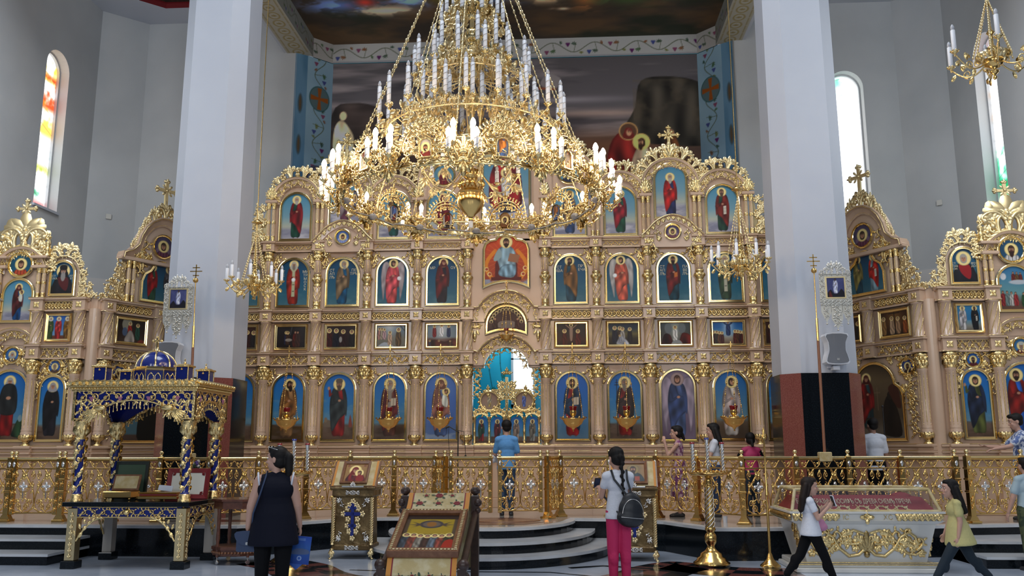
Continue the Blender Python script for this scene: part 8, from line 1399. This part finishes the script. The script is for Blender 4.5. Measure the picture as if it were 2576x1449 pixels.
# ------------------------------------------------------------------ people
def skinmesh(mb, name, vox, smooth=3):      # one continuous surface grown over the overlapping volumes
    me = mb.mesh('tmp'); o = bpy.data.objects.new('tmp', me); COL.objects.link(o)
    m = o.modifiers.new('r', 'REMESH'); m.mode = 'VOXEL'; m.voxel_size = vox; m.use_smooth_shade = True
    if smooth: s = o.modifiers.new('s', 'SMOOTH'); s.factor = .5; s.iterations = smooth
    dg = bpy.context.evaluated_depsgraph_get(); dg.update(); out = bpy.data.meshes.new_from_object(o.evaluated_get(dg)); bpy.data.objects.remove(o); bpy.data.meshes.remove(me); out.name = name; out.materials.clear(); return out
def V3(*a): return np.array(a, float)
def rotm(yaw, pitch=0., roll=0.): return np.array(Matrix.Rotation(yaw, 3, 'Z') @ Matrix.Rotation(pitch, 3, 'X') @ Matrix.Rotation(roll, 3, 'Y'))
def person(label, x, y, z, heading, H, legs=((0, 0), (0, 0)), arms=((4, 8, 8, 0), (4, 8, 8, 0)), yaw=0., pitch=0., lean=0., top='white_cotton', sleeve=.45, hem=.84, flare=.0, bottom='jeans', hair='hair', style='short', skin='skin', vox=.0095, girth=1.0, dress=False, shoes='shoe', trim=None, curl=.5, hs=1.0, stripes=None):
    """local frame: forward +Y, right +X, 1.65 m tall, scaled to H; legs = (hip swing, knee bend), arms = (swing, spread, elbow bend, inward) in degrees, left then right"""
    k = H/1.65; e = thing('person', label, 'person', (x, y, z), math.radians(heading)-PI/2); R_ = math.radians; B = MB(); T = MB(); P = MB(); g = girth
    # legs
    J = []
    for sd, (a, b) in zip((-1, 1), legs):
        a, b = R_(a), R_(b); h = V3(sd*.085*g, 0, 0); kn = h+.41*V3(0, math.sin(a), -math.cos(a)); an = kn+.39*V3(0, math.sin(a-b), -math.cos(a-b)); J.append((h, kn, an, a-b))
    low = min(j[2][2]-.065-.0*abs(j[3]) for j in J); hip = V3(0, 0, -low)
    J = [(h+hip, kn+hip, an+hip, t) for h, kn, an, t in J]; hz = hip[2]
    sh = []; slv = []
    for sd, (h, kn, an, t) in zip((-1, 1), J):
        B.capsule(h, kn, .075*g, .052, 12); B.capsule(kn, an, .050, .034, 12); mid = kn*.65+an*.35-V3(0, .018, 0); B.ellipsoid(mid, (.046, .05, .09), 12)
        toe = an+V3(sd*.015, .15*math.cos(t*.7), .15*math.sin(t*.7)*.8-.045); heel = an+V3(0, -.035, -.035); B.capsule(heel, toe, .032, .026, 10)
        S = MB(); S.capsule(heel+V3(0, -.005, -.005), toe+V3(0, .008, 0), .041, .035, 12); S.capsule(an+V3(0, 0, -.02), (an+toe)/2, .042, .036, 10); sh.append(S)
        P.capsule(h+V3(0, 0, .02), kn, .100*g, .076, 14); P.capsule(kn, an+V3(0, 0, .035), .076, .056, 14); P.ellipsoid(mid, (.066, .07, .12), 14)
    tl = R_(lean); up = V3(0, math.sin(tl), math.cos(tl)); fw = V3(0, math.cos(tl), -math.sin(tl)); rt = V3(1, 0, 0); Rt = np.c_[rt, fw, up]; at = lambda a, b, c: hip+rt*a+fw*b+up*c
    B.ellipsoid(at(0, -.01, .03), (.155*g, .105*g, .12), 16, R=Rt); B.ellipsoid(at(0, 0, .16), (.128*g, .088*g, .14), 16, R=Rt); B.ellipsoid(at(0, .005, .34), (.150*g, .10*g, .16), 16, R=Rt); B.ellipsoid(at(0, -.01, .46), (.150, .068, .062), 14, R=Rt); [B.capsule(at(0, -.012, .50), at(sd*.13, -.012, .462), .045, .046, 10) for sd in (-1, 1)]
    T.ellipsoid(at(0, -.010, .455), (.158, .078, .058), 16, R=Rt); [T.capsule(at(sd*.02, -.012, .492), at(sd*(.150 if sleeve > 0 else .128), -.012, .454), .056, .064 if sleeve > 0 else .062, 12) for sd in (-1, 1)]
    P.ellipsoid(at(0, -.01, .02), (.172*g, .122*g, .13), 18, R=Rt)
    sw = .158; hd = []
    nb = at(0, -.01, .49); hc = at(0, .02, .655+.06*(hs-1))+V3(0, math.sin(R_(pitch))*.06, 0); B.capsule(nb, hc-V3(0, 0, .06), .050, .047, 12)
    # arms and hands
    for sd, (a, sp, el, inw) in zip((-1, 1), arms):
        a, sp, el, inw = map(R_, (a, sp, el, inw)); s = at(sd*sw, -.01, .455); d1 = V3(sd*math.sin(sp), math.sin(a)*math.cos(sp), -math.cos(a)*math.cos(sp)); eb = s+.275*d1; f = a+el; d2 = V3(sd*math.sin(sp)*.6-sd*math.sin(inw), math.sin(f)*math.cos(inw), -math.cos(f)*math.cos(inw)); d2 /= np.linalg.norm(d2); wr = eb+.235*d2
        B.capsule(s, eb, .049*g, .037*g, 12); B.capsule(eb, wr, .038*g, .026, 12)
        ax = np.cross(d2, V3(sd*-1., 0, 0) if abs(d2[2]) > .5 else V3(0, 0, 1)); ax /= np.linalg.norm(ax)+1e-9; nrm = np.cross(ax, d2)*1.0      # ax: across the palm
        pc = wr+d2*.045; B.ellipsoid(pc, (.036, .016, .05), 10, R=np.c_[ax, nrm, d2]); fwd = ax if ax[1] >= 0 else -ax
        palm = nrm if np.dot(nrm, V3(-sd, 0, 0)) > 0 else -nrm
        for q, (off, ln) in enumerate(((-.026, .058), (-.009, .070), (.009, .074), (.026, .066))):
            b0 = wr+d2*.082+ax*off; c1 = d2*math.cos(curl*.7)+palm*math.sin(curl*.7); c2 = d2*math.cos(curl*1.6)+palm*math.sin(curl*1.6); m1 = b0+c1*ln*.55; B.capsule(b0-d2*.02, m1, .0088, .008, 8); B.capsule(m1, m1+c2*ln*.5, .008, .0068, 8)
        th = wr+d2*.03+fwd*.028; t1 = th+(d2*.7+fwd*.55+palm*.4)*.040; B.capsule(th, t1, .011, .009, 8); B.capsule(t1, t1+(d2*.9+palm*.3)*.032, .009, .007, 8)
        hd.append(V3(*(wr+d2*.085)))
        if sleeve > 0: q = s+(eb-s)*min(1, sleeve*1.6); slv.append((s, q)); T.capsule(s+V3(-sd*.012, 0, -.004), q, .059, .058*g, 14)
        if sleeve > .63: T.capsule(eb, eb+(wr-eb)*min(1, (sleeve-.625)*2.7), .056, .05, 12)
    # head with face
    Rh = rotm(R_(yaw), R_(-pitch))*hs; hp = lambda a, b, c: hc+Rh@V3(a, b, c)
    B.ellipsoid(hp(0, -.005, .035), (.072, .090, .083), 18, R=Rh); B.ellipsoid(hp(0, .025, -.035), (.056, .062, .072), 16, R=Rh); B.ellipsoid(hp(0, .058, -.082), (.026, .024, .020), 10, R=Rh)
    B.capsule(hp(0, .078, .022), hp(0, .103, -.020), .008, .013, 8); B.ellipsoid(hp(0, .076, .045), (.048, .016, .014), 10, R=Rh); B.ellipsoid(hp(0, .082, -.055), (.024, .010, .009), 8, R=Rh)
    for sd in (-1, 1): B.ellipsoid(hp(sd*.075, -.008, .0), (.010, .020, .032), 10, R=Rh); B.ellipsoid(hp(sd*.036, .062, -.018), (.022, .02, .022), 8, R=Rh)
    body = obj('body', skinmesh(B, 'body', vox, 2), skin, e, scale=k)
    for sd in (-1, 1):
        M_ = MB(); M_.ellipsoid(hp(sd*.029, .0775, .018), (.0125, .008, .0075), 10, R=Rh, m=0); M_.ellipsoid(hp(sd*.029, .0835, .018), (.0065, .004, .0068), 8, R=Rh, m=1); obj('eye', M_, ['eye_white', 'eye'], body); M_ = MB(); M_.tube([hp(sd*.014, .089, .040), hp(sd*.030, .086, .046), hp(sd*.046, .076, .040)], [.003, .004, .002], 6); obj('eyebrow', M_, hair, body)
    M_ = MB(); M_.ellipsoid(hp(0, .0905, -.052), (.019, .005, .004), 8, R=Rh); M_.ellipsoid(hp(0, .0895, -.0595), (.016, .005, .0045), 8, R=Rh); obj('lips', M_, 'lips', body)
    # hair
    Hh = MB(); Hh.ellipsoid(hp(0, -.022, .048), (.083, .094, .084), 18, R=Rh); Hh.ellipsoid(hp(0, .030, .088), (.062, .050, .036), 12, R=Rh)
    if style != 'short': Hh.ellipsoid(hp(0, -.035, -.01), (.078, .072, .075), 16, R=Rh)
    else: Hh.ellipsoid(hp(0, -.045, -.005), (.070, .055, .06), 14, R=Rh); Hh.ellipsoid(hp(0, .045, .10), (.06, .045, .03), 12, R=Rh)
    dn = lambda a, b, c: hp(0, -.10, .0)+V3(0, 0, 0)+rt*a+fw*b+V3(0, 0, c)
    if style == 'pony': Hh.capsule(hp(0, -.09, .06), hp(0, -.125, .02), .036, .048, 12); Hh.capsule(hp(0, -.125, .02), hp(0, -.125, -.10), .048, .044, 12); Hh.capsule(hp(0, -.125, -.10), hp(.01, -.10, -.23), .044, .016, 12)
    if style == 'smallpony': Hh.capsule(hp(0, -.09, -.02), hp(0, -.115, -.10), .036, .028, 12)
    if style == 'braid':
        Pb = [hp(0, -.075, .075), hp(0, -.105, .04), hp(0, -.11, -.02)]+[hp(0, -.10, -.05)*(1-t)+(at(.03, -.135, .20))*t for t in np.linspace(.1, 1, 9)]
        for i, q in enumerate(Pb[:-1]): r_ = .040-.0022*i; Hh.ellipsoid(q+rt*(.010 if i % 2 else -.010), (r_, r_*.8, r_*.95), 10); Hh.capsule(q, Pb[i+1], r_*.6, r_*.55, 8)
    if style == 'long':
        for a in np.linspace(-.068, .068, 7): q0 = hp(a, -.05-.02*(1-abs(a)/.07), .02); q1 = hp(a*1.35, -.085, -.14); q2 = at(a*1.5, -.135, .30+.35*abs(a)); Hh.capsule(q0, q1, .044, .054, 10); Hh.capsule(q1, q2, .054, .030, 10)
        for sd in (-1, 1): Hh.capsule(hp(sd*.07, .0, .03), hp(sd*.082, -.03, -.12), .024, .026, 10)
    obj('hair', skinmesh(Hh, 'hair', max(vox*.85, .008), 3), hair, e, scale=k)
    # clothes
    low_ = (hem-.84)*1.0
    for (dz, rx, ry, h_) in ((.455, .165, .082, .058), (.36, .168*g, .118*g, .15), (.22, .150*g, .110*g, .15), (.08, (.168+flare*.3)*g, (.122+flare*.3)*g, .13)): T.ellipsoid(at(0, -.003, dz), (rx, ry, h_), 20, R=Rt)
    n = 24; ring_ = [(low_-.03, .178*g+flare, .132*g+flare), (low_+.0, .178*g+flare, .132*g+flare), (.12, .160*g+flare*.4, .118*g+flare*.4), (.24, .148*g, .106*g)]; Vv = []
    for zz, rx, ry in ring_: Vv += [at(rx*math.cos(2*PI*q/n), ry*math.sin(2*PI*q/n), zz) for q in range(n)]
    T.add(Vv, [(j*n+i, j*n+(i+1) % n, (j+1)*n+(i+1) % n, (j+1)*n+i) for j in range(3) for i in range(n)]+[tuple(range(n-1, -1, -1)), tuple(range(3*n, 4*n))], 0, True)
    if top: tp = obj('dress' if dress else ('tunic' if hem < .75 else 'shirt'), skinmesh(T, 'shirt', vox*1.1, 5), top, e, scale=k)
    if stripes:
        for q, (s0_, s1_) in enumerate(slv):
            M_ = MB()
            for t in (.15, .45, .75):
                c0 = s0_+(s1_-s0_)*t; d = (s1_-s0_)/np.linalg.norm(s1_-s0_); M_.capsule(c0-d*.012, c0+d*.012, .062*g, .062*g, 14, m=0)
            obj('sleeve_stripes', M_, stripes, tp)
    if trim:
        M_ = MB()
        for sd in (-1, 1): c0 = at(sd*(sw+.012), -.01, .455); M_.tube([c0+rt*sd*.012*math.cos(t)+fw*.075*math.sin(t)+up*(.075*math.cos(t)) for t in np.linspace(0, 2*PI, 21)[:-1]], .010, 6, True)
        obj('sleeve_trim', M_, trim, tp, scale=1)
    if bottom: obj('trousers', skinmesh(P, 'trousers', vox*1.1, 4), bottom, e, scale=k)
    for S in sh: obj('shoe', skinmesh(S, 'shoe', .011, 2), shoes, e, scale=k)
    Wm = Matrix.Translation((x, y, z)) @ Matrix.Rotation(math.radians(heading)-PI/2, 4, 'Z') @ Matrix.Scale(k, 4)
    wp = lambda q: Wm @ Vector(q); return e, [wp(q) for q in hd], lambda a, b, c: wp(at(a, b, c)), lambda a, b, c: wp(hp(a, b, c))
# woman in navy
wx_, wy_ = aY(690, 1300, -8.1)[0], -8.1
E_, hd, AT, HP = person('person in a sleeveless navy tunic with a ponytail, seen from behind, looking left', wx_, wy_, 0, 106, 1.56, legs=((2, 2), (-2, 2)), arms=((-2, 17, 12, 4), (4, 15, 12, 0)), yaw=66, pitch=2, top='navy', sleeve=.0, hem=.66, flare=.045, bottom='black_cloth', style='pony', vox=.0075, girth=1.22, trim='white_cotton', curl=.8, hs=1.12)
e = thing('sunglasses', 'dark sunglasses pushed up on the hair of the woman in navy', 'sunglasses', HP(0, .06, .115)); q = HP(0, 1, .115)-HP(0, 0, .115); e.rotation_euler = (0, 0, math.atan2(q.y, q.x)-PI/2); mb = MB()
for sd in (-1, 1): mb.ellipsoid((sd*.032, .0, .0), (.027, .006, .020), 12)
mb.tube([(-.01, 0, .005), (.01, 0, .005)], .003, 5); obj('lenses', mb, 'eye', e); mb = MB()
for sd in (-1, 1): mb.tube([(sd*.058, 0, .006), (sd*.082, -.05, .0), (sd*.08, -.11, -.02)], .003, 5); mb.tube([(sd*.032+.029*math.cos(t), -.003, .021*math.sin(t)) for t in np.linspace(0, 2*PI, 17)[:-1]], .0028, 5, True)
obj('frame', mb, 'silver', e)
e = thing('shoulder_bag', 'dark blue flap shoulder bag at the left hip of the woman in navy', 'bag', AT(-.245, .02, -.17), math.radians(4)); mb = MB(); mb.bbox(-.115, .115, -.035, .035, -.10, .09, .014); obj('pouch', mb, 'bag_blue', e); mb = MB(); mb.prism(catmull([(-.115, .095), (-.118, .02), (-.05, -.035), (.05, -.035), (.118, .02), (.115, .095)], 3), -.045, -.034); fl = obj('flap', mb, 'bag_blue', e); mb = MB(); mb.bbox(-.02, .02, -.052, -.044, -.03, -.005, .003); obj('clasp', mb, 'silver', fl); A = AT(.10, -.03, .53); mb = MB(); b0 = Vector(e.location); I_ = Matrix.Rotation(-e.rotation_euler.z, 3, 'Z')
mb.tube([I_ @ (p-b0) for p in (b0+Vector((.02, -.0, .09)), AT(-.21, -.09, .12), AT(-.14, -.135, .34), AT(-.10, -.10, .50), AT(-.09, .0, .545), AT(-.12, .12, .36), AT(-.2, .11, .10), b0+Vector((-.04, .03, .09)))], .009, 6); obj('strap', mb, 'bag_blue', e)
p = hd[1]; e = thing('brochure', 'blue folded brochure held in the right hand of the woman in navy', 'brochure', (p.x+.02, p.y-.02, p.z-.02), .1, rot=(0, .10, .1)); c = Cv(.20, .27, 180); c.grad([(0, (.10, .24, .56)), (.35, (.12, .30, .60)), (.6, (.16, .34, .62)), (1, (.10, .26, .62))]); c.poly([(.02, .12), (.08, .15), (.18, .14), (.18, .10), (.02, .09)], (.30, .36, .50)); c.ell(.10, .055, .022, .022, (.75, .80, .88)); c.ell(.10, .055, .016, .016, (.2, .35, .65)); [c.stroke([(.06, .245-.012*q), (.14, .245-.012*q)], .005, (.55, .65, .8)) for q in range(2)]
mb = MB(); mb.bbox(-.10, .10, -.003, .003, -.27, 0, .001); mb.prism([(-.10, -.27), (-.02, -.33), (.04, -.27)], -.001, .002); bo = obj('booklet', mb, 'brochure_blue', e); obj('printed_cover', c.mesh('printed_cover'), None, bo, (-.10, -.0045, -.27))
# girl with the backpack
E_, hd, AT, HP = person('person with a long braid, white tee and hot pink trousers, seen from behind', aY(1556, 1300, -6.3)[0], -6.3, 0, 104, 1.53, legs=((2, 2), (-1, 2)), arms=((18, 8, 96, 14), (26, 6, 92, 20)), yaw=12, pitch=24, top='white_cotton', sleeve=.28, hem=.80, flare=.012, bottom='pink_cotton', style='braid', vox=.0078, girth=.90, curl=.9, hs=1.2)
p = hd[0]; e = thing('phone', 'dark phone held by the girl with the braid', 'phone', (p.x-.02, p.y+.02, p.z+.03), .3, rot=(.5, 0, .3)); boxo('casing', (-.036, .036, -.005, .005, -.07, .07), 'black_plastic', e, bev=.004); boxo('screen', (-.032, .032, -.0065, -.005, -.062, .062), 'bag_blue', e, bev=.001)
q0 = AT(.10, -.20, .06); e = thing('backpack', 'navy leather backpack with a curved zip on the girl with the braid', 'backpack', q0, math.radians(104)-PI/2, rot=(-.06, .10, math.radians(104)-PI/2)); mb = MB(); mb.ellipsoid((0, 0, -.02), (.150, .085, .175), 20); mb.ellipsoid((0, 0, -.10), (.165, .095, .11), 20); mb.ellipsoid((0, 0, .09), (.115, .065, .10), 18); obj('pack', skinmesh(mb, 'pack', .010, 4), 'bag_leather', e)
mb = MB(); mb.tube([(.125*math.cos(t), -.092+.012*math.sin(t), -.06+.17*math.sin(t)) for t in np.linspace(0, PI, 20)], .0035, 5); mb.tube([(.135*t, -.084-.014*(1-t*t), -.10) for t in np.linspace(-1, 1, 12)], .0035, 5); obj('zip', mb, 'silver', e); mb = MB(); mb.tube([(-.03, .03, .16), (-.02, .02, .19), (.02, .02, .19), (.03, .03, .16)], .006, 6); obj('handle', mb, 'bag_leather', e)
b0 = Vector(e.location); I_ = e.rotation_euler.to_matrix().inverted()
for sd in (-1, 1): mb = MB(); mb.tube([I_ @ (p_-b0) for p_ in (AT(.10+sd*.03, -.165, .22), AT(sd*.085, -.125, .42), AT(sd*.10, -.06, .535), AT(sd*.11, .06, .50), AT(sd*.125, .12, .36), AT(sd*.165, .06, .20), AT(.10+sd*.12, -.16, -.02))], .013, 6, flat=.5); obj('strap', mb, 'bag_leather', e)
# girl walking right with a phone
E_, hd, AT, HP = person('person with long brown hair in a white tee walking right before the reliquary', aY(2040, 1340, -6.2)[0], -6.2, 0, -4, 1.22, legs=((-24, 10), (24, 6)), arms=((26, 6, 108, 14), (20, 8, 116, 10)), yaw=-8, pitch=4, top='white_cotton', sleeve=.30, hem=.80, flare=.035, bottom='black_cloth', hair='hair_brown', style='long', vox=.0085, girth=.98, curl=.9, hs=1.25)
p = hd[1]; e = thing('phone', 'pale phone held up by the girl in front of the reliquary', 'phone', (p.x+.02, p.y, p.z+.03), .2, rot=(0, -.3, .2)); boxo('casing', (-.005, .005, -.034, .034, -.065, .065), 'speaker_white', e, bev=.003); boxo('screen', (-.0065, -.005, -.030, .030, -.058, .058), 'black_plastic', e, bev=.001)
p = AT(.0, .15, .10); e = thing('waist_pouch', 'dusty pink pouch hanging at the front of the girl by the reliquary', 'bag', p, .0); mb = MB(); mb.ellipsoid((0, 0, 0), (.06, .05, .07), 14); mb.ellipsoid((.02, 0, -.03), (.065, .055, .05), 14); obj('pouch', skinmesh(mb, 'pouch', .01, 3), 'pink_bag', e); b0 = Vector(p); mb = MB(); mb.tube([q_-b0 for q_ in (p+Vector((0, 0, .06)), AT(.08, .13, .34), AT(.09, .02, .54), AT(.06, -.13, .40), AT(-.1, -.13, .2), AT(-.16, 0, .12), p+Vector((0, 0, .03)))], .007, 6); obj('strap', mb, 'bag_leather', e)
# girl in yellow walking left
E_, hd, AT, HP = person('person with very long dark hair in a yellow tee striding left past the reliquary', aY(2412, 1340, -6.1)[0], -6.1, 0, 172, 1.235, legs=((32, 4), (-24, 14)), arms=((-2, 8, 14, 0), (6, 12, 16, 0)), yaw=8, pitch=0, lean=5, top='yellow_cotton', sleeve=.36, hem=.70, flare=.085, bottom='dark_jeans', style='long', vox=.0085, girth=1.05, hs=1.25)
# children on the platform
E_, hd, AT, HP = person('person, a boy in a sky blue tee standing at the central gate, seen from behind', aY(1274, 1100, -2.0)[0], -2.0, SZ, 94, 1.55, legs=((1, 1), (-1, 2)), arms=((16, 10, 70, 10), (4, 10, 12, 0)), yaw=10, pitch=6, top='sky_cotton', sleeve=.48, hem=.80, flare=.01, bottom='jeans', style='short', vox=.011, girth=.92, hs=1.15)
p = hd[0]; e = obj('white_cloth', skinmesh(MB().ellipsoid((0, 0, 0), (.10, .06, .05), 12).ellipsoid((.06, .02, -.06), (.07, .04, .07), 10).ellipsoid((-.05, 0, -.04), (.06, .05, .06), 10), 'white_cloth', .012, 2), 'white_cotton', None, (p.x, p.y, p.z-.03), label='crumpled white cloth in the left hand of the boy in blue', cat='cloth')
person('person, a girl with a short ponytail in a flowered sleeveless dress facing left', aY(1705, 1110, -2.2)[0], -2.2, SZ, 165, 1.44, arms=((40, 6, 128, 6), (2, 8, 8, 0)), yaw=6, pitch=2, top='flower_print', sleeve=.0, hem=.30, flare=.06, bottom=None, style='smallpony', vox=.011, girth=.85, dress=True, hs=1.15)
person('person, a girl with long black hair and a white tee facing left behind the balustrade', aY(1797, 1110, -2.2)[0], -2.2, SZ, 168, 1.47, arms=((20, 8, 60, 10), (14, 10, 62, 8)), yaw=4, pitch=4, top='white_cotton', sleeve=.34, hem=.80, bottom='bag_blue', style='long', vox=.011, girth=.95, hs=1.2)
person('person, a small child in a pink jacket with striped sleeves seen from behind', aY(1888, 1130, -2.2)[0], -2.2, SZ, 100, 1.32, arms=((10, 30, 30, 0), (10, 26, 30, 0)), stripes='black_cloth', top='pink_jacket', sleeve=.4, bottom='dark_jeans', style='smallpony', vox=.011, girth=.95, hs=1.2)
person('person, a boy in a white tee seen from behind beside the right pillar', aY(2198, 1110, -2.2)[0], -2.2, SZ, 92, 1.56, yaw=8, top='white_cotton', sleeve=.5, hem=.78, bottom='black_cloth', skin='skin_dark', style='short', vox=.011, girth=.95, hs=1.12)
person('person, a boy in a blue checked shirt reaching left at the right edge', aY(2566, 1110, -2.75)[0], -2.75, SZ, 168, 1.60, arms=((50, 10, 30, 0), (44, 8, 50, 0)), yaw=0, pitch=14, top='plaid', sleeve=.45, bottom='jeans', style='short', vox=.011, hs=1.1)
person('person in a pale blue tee and camouflage trousers cut off by the right edge', aY(2592, 1300, -5.0)[0], -5.0, 0, 100, 1.42, arms=((6, 16, 14, 0), (4, 10, 10, 0)), top='crystal' if False else 'sky_pale', sleeve=.4, bottom='camo', hem=.84, style='short', vox=.0095, girth=1.05)
for s_, a in (('rod', (2226, 1100, -1.9)),):
    e = thing('microphone_stand', 'thin black upright stand beside the boy in white by the right pillar', 'microphone stand', (float(aY(*a)[0]), a[2], SZ)); mb = MB(); mb.lathe([(.11, 0), (.11, .012), (.015, .03)], 14); obj('base', mb, 'black_plastic', e); mb = MB(); mb.tube([(0, 0, .02), (0, 0, 1.75)], .010, 6); mb.ball((0, 0, 1.77), .022, 8); obj('pole', mb, 'black_plastic', e)
